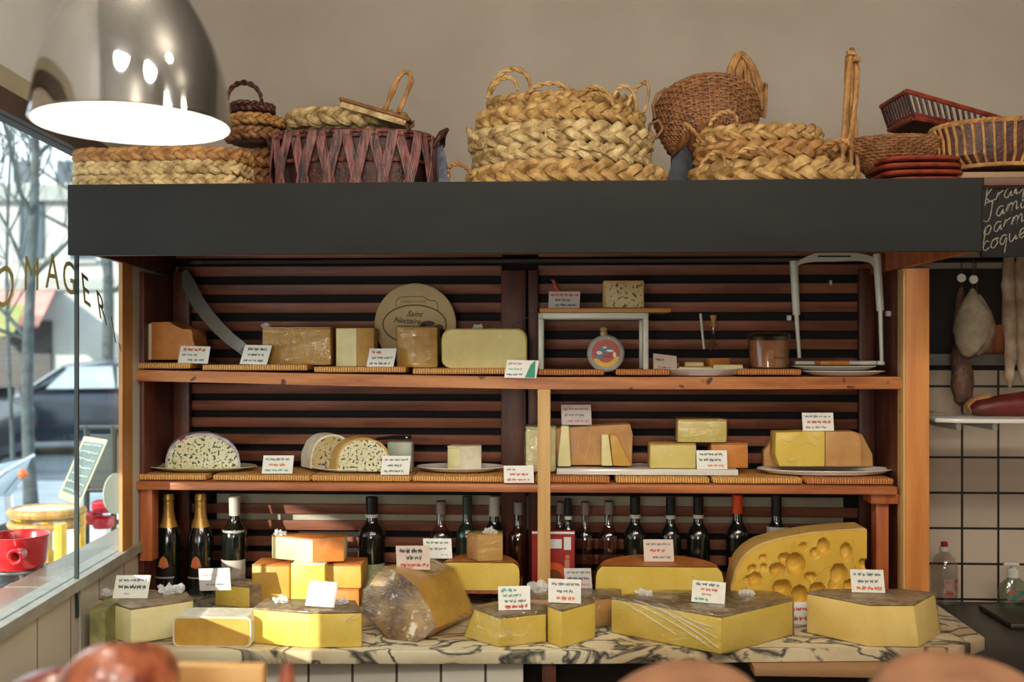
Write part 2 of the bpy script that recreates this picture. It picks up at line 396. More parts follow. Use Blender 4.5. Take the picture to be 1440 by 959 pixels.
# upper shelf, slightly sagging
b = B(); pxs = [174, 330, 480, 620, 760, 930, 1100, 1269]
prev = None
for px in pxs:
    x = X(px, Y0); zt = s1z(px); th = .036 if px > 400 else .034
    r = [b.verts.new((x, Y0, zt-th)), b.verts.new((x, Y0, zt)), b.verts.new((x if px > 180 else XL-.0, YB-.01, zt)), b.verts.new((x if px > 180 else XL, YB-.01, zt-th))]
    if prev:
        for k in range(4): b.faces.new((prev[k], prev[(k+1) % 4], r[(k+1) % 4], r[k]))
    else: b.faces.new(r)
    prev = r
b.faces.new(prev[::-1]); bmesh.ops.bevel(b, geom=[e for e in b.edges if abs(e.verts[0].co.y-Y0) < .01 and abs(e.verts[1].co.y-Y0) < .01 and abs(e.verts[0].co.x-e.verts[1].co.x) > .01], offset=.003, segments=2, affect='EDGES')
obj('upper_shelf_board', b, orange, rack)
b = B(); box2(b, (X(190, Y0), Y0, S2Z-.024), (X(1262, Y0), YB-.01, S2Z), .003); obj('lower_shelf_board', b, mat('shelf_red_orange', '#954f2b', '#c27a48', scale=10, rough=.42, stretch=(.3, 3, 3), bump=.05), rack)
top_z = CZ-(357-490)/F*FY*1.0; top_z2 = zat(700, 256, FY)
zcan = zat(700, 357, FY)
# side panels and posts
b = B(); box2(b, (XL-.025, Y0+.03, ZC), (XL, YB, zcan), .002); obj('side_panel', b, darkwood, rack)
b = B(); box2(b, (XR, Y0+.04, ZC), (XR+.02, YB+.02, zcan), .002); obj('side_panel', b, darkwood, rack)
b = B(); box2(b, (XR+.003, Y0-.012, ZC), (X(1305, Y0), Y0+.04, zcan), .002); p_ = obj('front_post', b, orangev, rack)
b = B(); box2(b, (XR-.004, Y0-.0125, ZC), (XR+.0028, Y0+.038, zcan), .001); obj('post_edge', b, palewood, rack)
b = B(); box2(b, (X(756, 2.99), Y0-.014, ZC), (X(774, 2.99), Y0+.018, s1z(760)-.036), .002); obj('pale_post', b, palewood, rack)
# back centre uprights
b = B(); box2(b, (X(705, YB-.02), YB-.035, ZC), (X(740, YB-.02), YB-.005, zcan+.02), .003); obj('back_upright', b, darkwood, rack)
b = B(); box2(b, (X(743, YB-.02), YB-.035, ZC), (X(757, YB-.02), YB-.005, zcan+.02), .003); obj('back_upright', b, darkwood, rack)
b = B(); box2(b, (XL, YB-.03, ZC), (XL+.055, YB-.005, zcan+.02), .003); obj('back_upright', b, darkwood, rack)
b = B(); box2(b, (XR-.05, YB-.03, ZC), (XR, YB-.005, zcan+.02), .003); obj('back_upright', b, darkwood, rack)
for nm, pa, pb in (('slat_panel', 246, 706), ('slat_panel', 757, 1224)):
    b = B()
    for ys in [355+26*k for k in range(7)]+[548+24*k for k in range(6)]+[719, 742, 765, 787, 810, 833]:
        z = zat(700, ys, YB); box(b, ((X(pa, YB)+X(pb, YB))/2, YB+.01, z), (X(pb, YB)-X(pa, YB), .008, .034), rx=.25, bev=.002)
    obj(nm, b, slatwood, rack)
b = B(); box2(b, (XL, YB+.05, ZC), (XR, YB+.06, zcan+.05)); obj('dark_backing', b, black, rack, smooth=False)
b = B(); box2(b, (X(300, YB), YB+.035, zat(700, 748, YB)), (X(1190, YB), YB+.04, zat(700, 700, YB))); obj('pale_back_strip', b, palepanel, rack, smooth=False)
# blocks hanging under the lower shelf at both ends
b = B(); box2(b, (X(196, 3.02), 3.02, zat(200, 790, 3.02)), (X(214, 3.02), 3.07, S2Z-.024), .003); obj('bracket_leg', b, redpine, rack)
b = B(); box2(b, (X(1232, 3.04), 3.04, ZC), (X(1250, 3.04), 3.09, S2Z-.05), .003); obj('bracket_leg', b, redpine, rack)
b = B(); box2(b, (X(1225, 3.02), 3.02, S2Z-.055), (XR-.005, 3.1, S2Z-.0245), .003); obj('bracket_block', b, redpine, rack)
# canopy: front board, underside and top
b = B(); box2(b, (X(95, FY), FY, zcan), (X(1381, FY), FY+.02, top_z2), .0015); obj('canopy_board', b, board, rack)
xcr = X(1381, FY)
b = B(); prism(b, [(X(112, FY+.02), FY+.021), (xcr-.022, FY+.021), (xcr-.022, 3.6), (XL-.09, 3.6)], zcan+.085, zcan+.1); obj('canopy_underside', b, darkwood, rack, smooth=False)
b = B(); box2(b, (xcr-.02, FY+.021, zcan+.001), (xcr, 3.55, zcan+.11), .001); obj('end_return', b, redpine, rack)
b = B(); wprism(b, JD+.01, 3.5, -.02, -.007, zcan+.012, zcan+.11); obj('end_return', b, darkwood, rack)
b = B(); box2(b, (X(108, FY+.02), FY+.0205, zcan+.0), (xcr-.021, FY+.032, zcan+.012), .001); obj('lower_lip', b, redpine, rack)
TOPZ = top_z2-.022
b = B(); prism(b, [(X(108, FY+.02), FY+.021), (X(1381, FY), FY+.021), (X(1381, FY), 3.6), (XL-.06, 3.6)], TOPZ-.02, TOPZ); obj('canopy_top', b, mat('plain_ply', '#6b5540', rough=.7), rack, smooth=False)

b = B(); x_ = X(1384, 2.68); z_ = zat(1400, 262, 2.68); box2(b, (x_, 2.68, z_), (2.2, 3.6, zat(1400, 250.5, 2.68)), .002); HSZ = zat(1400, 250.5, 2.68)
o = obj('high_shelf', b, mat('brown_shelf', '#4a3021', '#5d3d2a', scale=8, rough=.5, stretch=(.3, 3, 3)), loc=(x_, 3.1, z_)); tag(o, 'brown high shelf right of the canopy above the chalkboard', 'shelf')
# ================================================================ chrome pendant lamp
lc = D(187, 178, 1.5)
t = thing('pendant_lamp', 'chrome bell-shaped pendant lamp with glowing white inside hanging before the window', 'lamp', lc)
R0 = .142
prof = [(R0, 0), (R0+.002, .003), (R0*.992, .03), (R0*.965, .06), (R0*.915, .09), (R0*.845, .12), (R0*.75, .15), (R0*.63, .18), (R0*.50, .205), (R0*.36, .225), (R0*.2, .24), (.018, .246)]
b = B(); lathe(b, prof, lc, n=64); obj('lamp_shade', b, chrome, t)
b = B(); lathe(b, [(max(r-.003, .012), h+.0005 if h < .001 else h-.002) for r, h in prof], lc, n=64)
sm, nt, bs = new_mat('shade_inside_white'); bs.inputs['Base Color'].default_value = (.95, .94, .9, 1); bs.inputs['Roughness'].default_value = .6
obj('shade_lining', b, sm, t)
b = B(); lathe(b, [(R0-.006, .006), (R0-.006, .009), (0, .012)], lc, n=48); lathe(b, [(0, .004), (R0-.006, .006)], lc, n=48); obj('diffuser', b, emit_mat('lamp_glow', (1, .97, .92), 4.0), t)
b = B(); lathe(b, [(.018, .246), (.022, .26), (.022, .32), (.006, .325), (.004, .33), (.004, 3.0-lc.z)], lc, n=20); obj('stem', b, chrome, t)

# ================================================================ world, sun and room lamps
w = bpy.data.worlds.new('World'); bpy.context.scene.world = w; w.use_nodes = True
nt = w.node_tree; bg = nt.nodes['Background']
tc = nt.nodes.new('ShaderNodeTexCoord'); sp = nt.nodes.new('ShaderNodeSeparateXYZ'); nt.links.new(tc.outputs['Generated'], sp.inputs[0])
rp = nt.nodes.new('ShaderNodeValToRGB'); nt.links.new(sp.outputs['Z'], rp.inputs[0])
rp.color_ramp.elements[0].position = 0; rp.color_ramp.elements[0].color = (.80, .90, .95, 1)
rp.color_ramp.elements[1].position = .7; rp.color_ramp.elements[1].color = (.62, .80, .95, 1)
nt.links.new(rp.outputs[0], bg.inputs[0]); bg.inputs[1].default_value = 2.6
def light(name, typ, loc, energy, col, size=.1, aim=None, sy=None, spot=None):
    l = bpy.data.lights.new(name, typ); l.energy = energy; l.color = col
    if typ == 'AREA':
        l.size = size
        if sy: l.shape = 'RECTANGLE'; l.size_y = sy
    elif typ in ('POINT', 'SPOT'): l.shadow_soft_size = size
    if spot: l.spot_size = spot; l.spot_blend = .6
    o = bpy.data.objects.new(name, l); C.objects.link(o); o.location = loc
    if aim is not None: o.rotation_euler = (Vector(aim)-Vector(loc)).to_track_quat('-Z', 'Y').to_euler()
    return o
s = light('sun', 'SUN', (-5, 0, 5), 7, (1, .95, .85)); s.data.angle = math.radians(.6)
s.rotation_euler = Vector((.60, .80, -.25)).to_track_quat('-Z', 'Y').to_euler()
WARM = (1, .86, .68)
for x, y, e in ((-.55, 1.3, 10), (.35, 1.1, 15), (1.3, 1.2, 8), (.4, -.6, 16)):
    light('ceiling_spot', 'POINT', (x, y, 2.75), e, WARM, .05)
for x, y in ((-.4, .1), (.5, .3), (1.5, .4)):
    light('ceiling_panel', 'AREA', (x, y, 2.97), 20, (1, .93, .84), .4, aim=(x*.7, y+1.5, 0)).data.shape = 'DISK'
light('front_fill', 'AREA', (-.5, -1.55, 1.5), 68, (1, .95, .86), 1.3, aim=(-.2, 1, 1.3), sy=1.7)  # added fill behind the camera to brighten the shelves, no door there
light('pendant_bulb', 'POINT', lc-Vector((0, 0, .05)), 3, (1, .85, .65), .05)

# ================================================================ camera
cam = bpy.data.cameras.new('camera'); co = bpy.data.objects.new('camera', cam); C.objects.link(co)
co.location = (0, 0, CZ); co.rotation_euler = (math.pi/2, 0, TH)
cam.sensor_width = 36; cam.lens = 36*F/1440; cam.shift_y = 10/1440-.5/1440
cam.clip_start = .05; cam.clip_end = 300
cam.dof.use_dof = True; cam.dof.focus_distance = 2.85; cam.dof.aperture_fstop = 2.5
sc = bpy.context.scene; sc.camera = co
sc.view_settings.view_transform = 'Standard'; sc.view_settings.look = 'None'; sc.view_settings.gamma = 1; sc.view_settings.exposure = 0
sc.view_settings.use_curve_mapping = False
# ================================================================ cheeses
VIEW = Vector((0, -1, 0))
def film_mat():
    m, nt, b = new_mat('film_crease_glint'); N = nt.nodes; L = nt.links; b.inputs['Base Color'].default_value = (.93, .93, .90, 1); b.inputs['Roughness'].default_value = .15  # white film colour stands in for glints along the wrap folds
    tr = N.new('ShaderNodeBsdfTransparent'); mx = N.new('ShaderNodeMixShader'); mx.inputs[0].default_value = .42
    L.new(tr.outputs[0], mx.inputs[1]); L.new(b.outputs[0], mx.inputs[2]); L.new(mx.outputs[0], N['Material Output'].inputs[0]); MATS['film_crease_glint'] = m; return m
def cheese_mats():
    pm = {}
    pm['yellow'] = mat('paste_yellow', '#d8b748', '#e3c762', scale=9, rough=.45, bump=.1, bscale=70, spots=('#a5802c', 38, .73, .02), sss=.08)
    pm['plain'] = mat('paste_butter', '#dfbc66', '#e9cd80', scale=7, rough=.45, bump=.06, bscale=60, sss=.08)
    pm['gold'] = mat('paste_gold', '#bd8f3a', '#cfa44e', scale=10, rough=.45, bump=.1, bscale=80, sss=.06)
    pm['orange'] = mat('paste_amber', '#b9742a', '#c98438', scale=30, rough=.5, bump=.15, bscale=120, sss=.05)
    pm['pale'] = mat('paste_pale', '#dccf8e', '#e8dfae', scale=12, rough=.45, bump=.1, bscale=70, sss=.08)
    pm['brown'] = mat('paste_tan', '#b8854a', '#c99a5c', scale=12, rough=.5, bump=.12, bscale=80)
    pm['blue'] = mat('paste_blue_veined', '#d3cb9b', '#e4dfbb', scale=14, rough=.5, bump=.2, bscale=60, spots=('#34443c', 120, .555, .04), sss=.05)
    pm['blue2'] = mat('paste_blue_tan', '#b39d68', '#c8b47f', scale=14, rough=.5, bump=.2, bscale=60, spots=('#3d4440', 105, .57, .04))
    pm['emm'] = mat('paste_emmental', '#d3a63a', '#e0b94f', scale=8, rough=.4, bump=.06, bscale=40)
    rm = {}
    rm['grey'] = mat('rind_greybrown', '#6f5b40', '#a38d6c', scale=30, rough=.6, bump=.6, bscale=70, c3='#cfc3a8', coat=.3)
    rm['white'] = mat('rind_white', '#cfc4a4', '#e6dfc8', scale=22, rough=.8, bump=.25, bscale=80)
    rm['orange'] = mat('rind_orange', '#b06227', '#c97d38', scale=14, rough=.5, bump=.12, bscale=60)
    rm['mottled_glare'] = mat('rind_mottled_glare', '#5b3f20', '#b39668', scale=10, rough=.8, bump=.5, bscale=45, c3='#e6ddc8', spots=('#dcd2bb', 26, .62, .05))  # pale spots painted as wrap glare over the brown mottling
    rm['gold'] = mat('rind_gold', '#b98d43', '#cda65c', scale=14, rough=.6, bump=.2, bscale=60)
    return pm, rm
PM, RM = cheese_mats()
def inflate(b0, amt, seed=0, amp=.004, cut=1, freq=16):
    b0.normal_update()
    for v in b0.verts: v.co += v.normal*amt
    return rough_up(b0, cut, amp, freq, seed)
def wrapped(t, make, seed=0, amt=.004, amp=.004, cut=2, name='plastic_wrap', m=None):
    b = make(); bmesh.ops.triangulate(b, faces=b.faces[:]); inflate(b, amt, seed, amp, cut)
    o = obj(name, b, m or wrapm, t); o['label'] = 'clear crinkled plastic wrap'; return o
def tuft(t, p, s=.02, seed=0):
    """twisted knot of cling film"""
    b = B(); bmesh.ops.create_icosphere(b, subdivisions=4, radius=1, matrix=Matrix.Translation(Vector(p)+Vector((0, 0, s*.25))) @ Matrix.Diagonal((s, s*.6, s*.5, 1)))
    b.normal_update()
    for v in b.verts:
        q = v.co/s*2.2+Vector((seed, 0, seed*2)); v.co += v.normal*s*(.55*mnoise.noise(q)+.3*mnoise.noise(q*2.7))
        v.co.z = max(v.co.z, p[2]+.0006)
    o = obj('wrap_knot', b, MATS.get('film_crease_glint') or film_mat(), t); return o
def solve_top(base, topfirst):
    """height of the top face from the pixel of the foot of a corner and the pixel of its top"""
    g = G(base[0], base[1], ZC); return zat(topfirst[0], topfirst[1], g.y)
def wedge(name, label, group, tops, base, paste='yellow', rind='grey', z0=ZC, z1=None, rind_edges=(), foot=None, wrap=False, rt=.006, bev=.004, seed=0, side_colours=None, cat='cheese'):
    """tops: pixels of the top face corners, clockwise from the nearest; base: pixel of the foot of the nearest corner"""
    if z1 is None:
        if z0 == ZC: z1 = solve_top(base, tops[0])
    poly = [G(x, y, z1) for x, y in tops]
    xy = [(p.x, p.y) for p in poly]
    cx = sum(p[0] for p in xy)/len(xy); cy = sum(p[1] for p in xy)/len(xy)
    t = thing(name, label, cat, (cx, cy, z0), group)
    fxy = [(x+(foot or {}).get(i, (0, 0))[0], y+(foot or {}).get(i, (0, 0))[1]) for i, (x, y) in enumerate(xy)]
    def body():
        b = B(); prism(b, fxy, z0+.001, z1-rt, bev=bev, top=xy); return b
    b = body(); bmesh.ops.triangulate(b, faces=[f for f in b.faces if len(f.verts) > 4]); rough_up(b, 1, .0012, 30, seed); obj('paste', b, PM[paste], t)
    # rind: the top skin, and skins along the given edges
    b = B(); prism(b, xy, z1-rt, z1, bev=.0018); rough_up(b, 0, .001, 40, seed)
    n = len(xy)
    for i in rind_edges:
        p, q = Vector(xy[i]), Vector(xy[(i+1) % n]); d = (q-p).normalized(); nr = Vector((d.y, -d.x))
        if (p+nr*.01-Vector((cx, cy))).length < (p-nr*.01-Vector((cx, cy))).length: nr = -nr
        pf, qf = Vector(fxy[i]), Vector(fxy[(i+1) % n])
        prism(b, [tuple(pf-nr*.002), tuple(qf-nr*.002), tuple(qf+nr*.004), tuple(pf+nr*.004)], z0+.001, z1-.001, bev=.0015,
              top=[tuple(p-nr*.002), tuple(q-nr*.002), tuple(q+nr*.004), tuple(p+nr*.004)])
    obj('rind', b, RM[rind], t)
    if wrap:
        def full():
            b = B(); prism(b, fxy, z0+.0055, z1, bev=.003, top=xy); return b
        wrapped(t, full, seed)
    return t, z1
CG = 'cut cheeses on the marble counter'
C1, _ = wedge('cheese_wedge', 'tall pale cheese block with two cut faces, sunlit, at the window end of the counter', CG,
     [(184, 856), (272, 843), (262, 833), (200, 829), (140, 830), (131, 839)], (184, 908), 'pale', 'grey', rind_edges=(2, 3), wrap=False, seed=1)
tuft(C1, G(238, 836, solve_top((184, 908), (184, 856))), .03, 3)
tuft(C1, G(152, 838, solve_top((184, 908), (184, 856))), .02, 4)
wedge('cheese_wedge', 'small soft wedge in front of the wine label, one face bright yellow and one browned for shade', CG,
      [(351, 825), (385, 819), (378, 815), (330, 814), (302, 821)], (352, 857), 'yellow', 'grey', rind_edges=(0, 1), wrap=False, seed=2)  # brown rind skin on the right face stands in for its shade
C8, z8 = wedge('cheese_wedge', 'wide yellow cheese wedge crossed by a sun patch, under the blank white card', CG,
      [(434, 861), (509, 860), (500, 845), (375, 842), (356, 855)], (436, 913), 'yellow', 'grey', rind_edges=(2,), wrap=False, seed=3)
C12, z12 = wedge('cheese_wedge', 'golden cheese wedge between the big mottled chunk and the narrow wedge', CG,
      [(702, 868), (768, 861), (768, 851), (700, 847), (667, 855)], (702, 912), 'yellow', 'grey', foot={4: (-.03, 0)}, rind_edges=(2,), wrap=True, seed=4)
C13, z13 = wedge('cheese_wedge', 'narrow golden wedge pointing forward below the orange priced card', CG,
      [(790, 858), (837, 846), (834, 840), (785, 843), (770, 851)], (789, 913), 'yellow', 'grey', rind_edges=(2,), wrap=False, seed=5)
C14, z14 = wedge('cheese_slab', 'grey-rinded low cheese slab behind the two narrow golden wedges', CG,
      [(840, 842), (868, 838), (872, 829), (735, 829), (742, 841)], (840, 884), 'brown', 'grey', rind_edges=(1, 2), wrap=True, seed=6)
C16, z16 = wedge('cheese_wedge', 'largest low cheese wedge with diagonal painted wrap shine and mottled brown top', CG,
      [(1014, 867), (1115, 843), (1090, 833), (930, 832), (859, 840)], (1014, 922), 'yellow', 'grey', rind_edges=(1, 2), wrap=True, seed=7)
C18, z18 = wedge('cheese_wedge', 'big smooth butter-coloured cheese block at the right end of the counter', CG,
      [(1222, 850), (1285, 850), (1315, 834), (1270, 829), (1156, 829), (1134, 833)], (1222, 911), 'plain', 'grey', rind_edges=(2, 3), foot={1: (.012, -.006), 2: (.016, 0)}, seed=8)
# front white-rinded bar
def bar(name, label, group, px0, px1, pyb, pyt, depth, z0, paste, rind, r=.012, rt=.005, Yf=None, rz=0):
    Yf = Yf or G((px0+px1)/2, pyb, z0).y
    x0, x1 = X(px0, Yf), X(px1, Yf); z1 = zat((px0+px1)/2, pyt, Yf); n = 6
    t = thing(name, label, 'cheese', ((x0+x1)/2, Yf+depth/2, z0), group)
    def rr(x0, x1, za, zb, r):
        out = []
        for cx, cz, a0 in ((x1-r, zb-r, 0), (x0+r, zb-r, 90), (x0+r, za+r, 180), (x1-r, za+r, 270)):
            for k in range(n+1):
                a = math.radians(a0+90*k/n); out.append((cx+r*math.cos(a), cz+r*math.sin(a)))
        return out
    def ext(b, ring, ya, yb):
        A = [b.verts.new((x, ya, z)) for x, z in ring]; Q = [b.verts.new((x, yb, z)) for x, z in ring]
        b.faces.new(A); b.faces.new(Q[::-1])
        for i in range(len(A)): b.faces.new((A[i], A[(i+1) % len(A)], Q[(i+1) % len(A)], Q[i]))
        return b
    b = ext(B(), rr(x0+rt, x1-rt, z0+rt, z1-rt, r), Yf-.0015, Yf+.02); obj('paste', b, PM[paste], t)
    # rind: shell open at the cut face
    b = B(); o_ = rr(x0, x1, z0+.0005, z1, r+rt*.5); i_ = rr(x0+rt, x1-rt, z0+rt, z1-rt, r)
    O0 = [b.verts.new((x, Yf, z)) for x, z in o_]; I0 = [b.verts.new((x, Yf, z)) for x, z in i_]; O1 = [b.verts.new((x, Yf+depth, z)) for x, z in o_]
    m = len(o_)
    for i in range(m):
        j = (i+1) % m; b.faces.new((O0[i], O0[j], I0[j], I0[i])); b.faces.new((O0[i], O1[i], O1[j], O0[j]))
    b.faces.new(O1); rough_up(b, 0, .0015, 60, 4); obj('rind', b, RM[rind], t)
    return t, z1
C2, _ = bar('cheese_bar', 'rounded soft cheese bar with white rind, end face forward at the counter edge', CG, 243, 353, 911, 868, .09, ZC, 'gold', 'white')
# the pile behind
yp = 3.02
def blockpx(name, label, group, px0, px1, pyt, Yf, depth, z0, paste, rind, rz=0, px_corner=None, left=None, wrap=False, pytr=None, seed=0, bev=.004, cat='cheese', rt=.004, side=None):
    """cut block: px0..px1 is its span; px_corner: pixel of the nearest vertical edge, whose left face recedes to px0"""
    z1 = zat((px0+px1)/2, pyt, Yf)
    if px_corner:
        a = X(px_corner, Yf); yl = Yf+(left if left is not None else .05); yr = Yf+.02
        xy = [(a, Yf), (X(px1, yr), yr), (X(px1, yr)-.004, yr+depth), (X(px0, yl)+.01, yr+depth), (X(px0, yl), yl)]
    else:
        xy = [(X(px0, Yf), Yf), (X(px1, Yf), Yf), (X(px1, Yf), Yf+depth), (X(px0, Yf), Yf+depth)]
    cx = sum(p[0] for p in xy)/len(xy); cy = sum(p[1] for p in xy)/len(xy)
    t = thing(name, label, cat, (cx, cy, z0), group)
    b = B(); prism(b, xy, z0+.0008, z1-rt, bev=bev); bmesh.ops.triangulate(b, faces=[f for f in b.faces if len(f.verts) > 4]); rough_up(b, 1, .0013, 35, seed); obj('paste', b, PM[paste], t)
    b = B(); prism(b, xy, z1-rt, z1, bev=.0015)
    if px_corner and side is None:
        d = (Vector(xy[1])-Vector(xy[0])).normalized(); nr = Vector((d.y, -d.x))*.0022; i0 = Vector(xy[0])+d*.003; i1 = Vector(xy[1])-d*.001
        prism(b, [tuple(i0+nr*-.5), tuple(i1+nr*-.5), tuple(i1+nr), tuple(i0+nr)], z0+.0012, z1-.0012, bev=.0008)
    obj('rind', b, RM[rind], t)
    if wrap:
        def full():
            b = B(); prism(b, xy, z0+.005, z1, bev=.004); return b
        wrapped(t, full, seed)
    return t, z1
PG = 'cheese pieces piled behind the sunlit wedge'
C4, zq = blockpx('cheese_block', 'tan cheese block at the left foot of the pile, under the bright topmost piece', PG, 354, 407, 795, 3.0, .10, ZC, 'gold', 'orange', seed=11)
blockpx('cheese_block', 'upright yellow cheese block in the middle of the pile, behind the blank card', PG, 409, 457, 794, 2.97, .12, ZC, 'yellow', 'white', seed=12)
tt = CZ-(828-490)/F*3.0
_, z6b = blockpx('cheese_block', 'low amber cheese slab at the right foot of the pile', PG, 461, 505, 829, 3.0, .10, ZC, 'orange', 'orange', seed=13)
blockpx('cheese_block', 'golden cheese block lying on the amber slab right of the pile', PG, 459, 508, 795, 3.0, .11, z6b+.0005, 'gold', 'orange', seed=14)
ztop = max(zq, zat(433, 794, 2.97), zat(483, 795, 3.0))+.001
C7, z7 = blockpx('cheese_block', 'topmost cheese of the pile, left face bright and holey, right face amber', PG, 382, 484, 758, 2.985, .07, ztop, 'pale', 'orange', px_corner=438, left=.05, seed=15)
tuft(C7, Vector((X(392, 3.02), 3.03, z7)), .02, 9)
# big mottled chunk
def chunk():
    rf = [(538, 796, 2.84), (562, 807, 2.79), (583, 824, 2.745), (603, 855, 2.70), (613, 883, 2.68), (586, 906, 2.655), (545, 901, 2.68), (511, 860, 2.77), (512, 832, 2.80)]
    bk = [(606, 786, 3.0), (640, 800, 2.98), (668, 863, 2.88), (640, 880, 2.84), (560, 860, 2.95), (545, 830, 3.0)]
    P3 = [P(*q) for q in rf]; K3 = [P(*q) for q in bk]
    allz = min(p.z for p in P3+K3)
    for q in P3+K3: q.z = max(q.z, ZC+.001)
    cc = sum((p for p in P3+K3), Vector())/len(P3+K3)
    t = thing('cheese_chunk', 'huge tilted cheese chunk with brown mottled rind and painted white glare in plastic wrap', 'cheese', (cc.x, cc.y, ZC), CG)
    nr = (P3[3]-P3[0]).cross(P3[7]-P3[0]).normalized()
    if nr.y > 0: nr = -nr
    b = B(); hull(b, [p-nr*.004 for p in P3]+K3, .004); obj('paste', b, PM['gold'], t)
    b = B(); hull(b, P3+[p-nr*.006 for p in P3], .002); bmesh.ops.triangulate(b, faces=b.faces[:]); rough_up(b, 4, .0035, 22, 5); obj('rind', b, RM['mottled_glare'], t)
    # the split running across the top and side face
    b = B(); q = [P(590, 811, 2.83), P(600, 822, 2.80), P(608, 845, 2.76), P(612, 872, 2.735)]
    def mk():
        b = B(); hull(b, [p+(p-cc).normalized()*.003 for p in P3+K3]); return b
    wrapped(t, mk, 5, .002, .005, 3)
    b = B()
    for k in range(9):
        q = P(596+k*8, 893-k*4.2, 2.70+k*.018); q.z = max(q.z, ZC+.008)
        tube(b, [q, q+Vector((.006, -.01, .004)), q+Vector((.018, -.006, -.002))], [.004, .006, .002], n=6, flat=.4)
    obj('wrap_gather', b, wrapm, t)
    return t
chunk()
creasem = MATS.get('film_crease_glint') or film_mat()
def creases(t, lines, A, Q, off=.004, r=.0012, cap=True):
    """folds of film whitened as highlights, on the upright face through the ground points A and Q"""
    A, Q = Vector(A), Vector(Q); d = (Q-A); d.z = 0; d.normalize(); n = Vector((d.y, -d.x, 0))
    if n.y > 0: n = -n
    b = B(); o = A+n*off
    for ln in lines:
        pts = []
        for x, y in ln:
            v = ray(x, y); k = (o-Vector((0, 0, CZ))).dot(n)/v.dot(n); pts.append(Vector((0, 0, CZ))+v*k)
        tube(b, pts, [r*(.5 if i in (0, len(pts)-1) else 1.3) for i in range(len(pts))], n=5, flat=.5)
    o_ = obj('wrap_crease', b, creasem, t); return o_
ga, gb = G(859, 840, z16), G(1014, 867, z16)
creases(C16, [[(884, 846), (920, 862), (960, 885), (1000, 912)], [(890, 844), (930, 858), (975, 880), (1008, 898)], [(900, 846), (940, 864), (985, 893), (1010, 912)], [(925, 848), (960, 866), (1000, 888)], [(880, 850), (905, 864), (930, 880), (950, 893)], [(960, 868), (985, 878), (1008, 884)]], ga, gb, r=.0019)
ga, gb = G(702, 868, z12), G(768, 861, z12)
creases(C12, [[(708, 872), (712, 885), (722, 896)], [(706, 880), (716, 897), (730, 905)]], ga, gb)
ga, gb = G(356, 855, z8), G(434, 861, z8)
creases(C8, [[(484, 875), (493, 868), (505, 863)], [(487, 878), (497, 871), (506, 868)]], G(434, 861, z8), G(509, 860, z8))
tuft(C8, G(395, 848, z8), .02, 41); tuft(C8, G(480, 850, z8), .018, 42); tuft(C16, G(1050, 838, z16), .02, 43); tuft(C16, G(905, 838, z16), .02, 44); tuft(C14, G(758, 832, z14), .03, 45)
# riser with half wheel on it
yr = 3.0
zr = zat(700, 831, yr); x0r, x1r = X(640, yr), X(733, yr)
t = thing('wooden_riser', 'low red-brown wooden riser under the yellow half wheel', 'stand', ((x0r+x1r)/2, yr+.1, ZC))
b = B(); box2(b, (x0r, yr, zr-.012), (x1r, yr+.2, zr), .002); obj('riser_top', b, redpine, t)
for xx in (x0r+.01, x1r-.03):
    b = B(); box2(b, (xx, yr+.01, ZC+.0003), (xx+.02, yr+.19, zr-.012), .002); obj('leg', b, darkwood, t)
def halfwheel(name, label, group, px0, px1, pyt_edge, pyt_back, Yf, z0, depth, paste, rind, bul=.02, group_=None, seed=0):
    """half wheel with its cut face forward and bulging sides"""
    x0, x1 = X(px0, Yf), X(px1, Yf); z1 = zat((px0+px1)/2, pyt_edge, Yf); h = z1-z0; cx = (x0+x1)/2; R = (x1-x0)/2
    t = thing(name, label, 'cheese', (cx, Yf+depth/2, z0), group)
    ks = [(0, .012), (.12, .002), (.3, 0), (.5, -.0), (.75, .001), (.9, .006), (1, .018)]
    def section(off, ya): pass
    def dome(b, grow, fz=0):
        rings = []
        for u, ins in ks:
            rr = R-ins+grow; z = z0+.0008+(h+fz)*u
            ring = [(cx-rr, Yf), *[(cx+rr*math.cos(math.pi-math.pi*k/20), Yf+depth*math.sin(math.pi*k/20)*(rr/R)) for k in range(1, 20)], (cx+rr, Yf)]
            rings.append([b.verts.new((x, y, z)) for x, y in ring])
        return rings
    b = B(); rs = dome(b, -.003)
    for A, Q in zip(rs, rs[1:]):
        for i in range(len(A)): b.faces.new((A[i], A[(i+1) % len(A)], Q[(i+1) % len(A)], Q[i]))
    b.faces.new(rs[0][::-1]); b.faces.new(rs[-1])
    obj('paste', b, PM[paste], t)
    b = B(); rs = dome(b, 0, .003)
    for A, Q in zip(rs, rs[1:]):
        for i in range(len(A)-1): b.faces.new((A[i], A[i+1], Q[i+1], Q[i]))
    b.faces.new(rs[-1])
    obj('rind', b, RM[rind], t)
    return t, z1
C10, z10 = halfwheel('cheese_half_wheel', 'small yellow half wheel on the red-brown riser, rounded at its right end', CG, 618, 732, 793, 787, 2.995, zr, .16, 'yellow', 'orange')
t11, _ = blockpx('cheese_block', 'small amber wedge in wrap on top of the yellow half wheel', CG, 656, 707, 754, 3.0, .06, z10+.004, 'brown', 'gold', px_corner=671, left=.045, wrap=True, seed=17)
tuft(t11, Vector((X(690, 3.03), 3.04, zat(690, 754, 3.02))), .022, 19)
C15, z15 = halfwheel('cheese_half_wheel', 'wide half wheel with orange rind and small holes behind the largest wedge', CG, 836, 1019, 799, 789, 2.99, ZC, .19, 'yellow', 'orange')
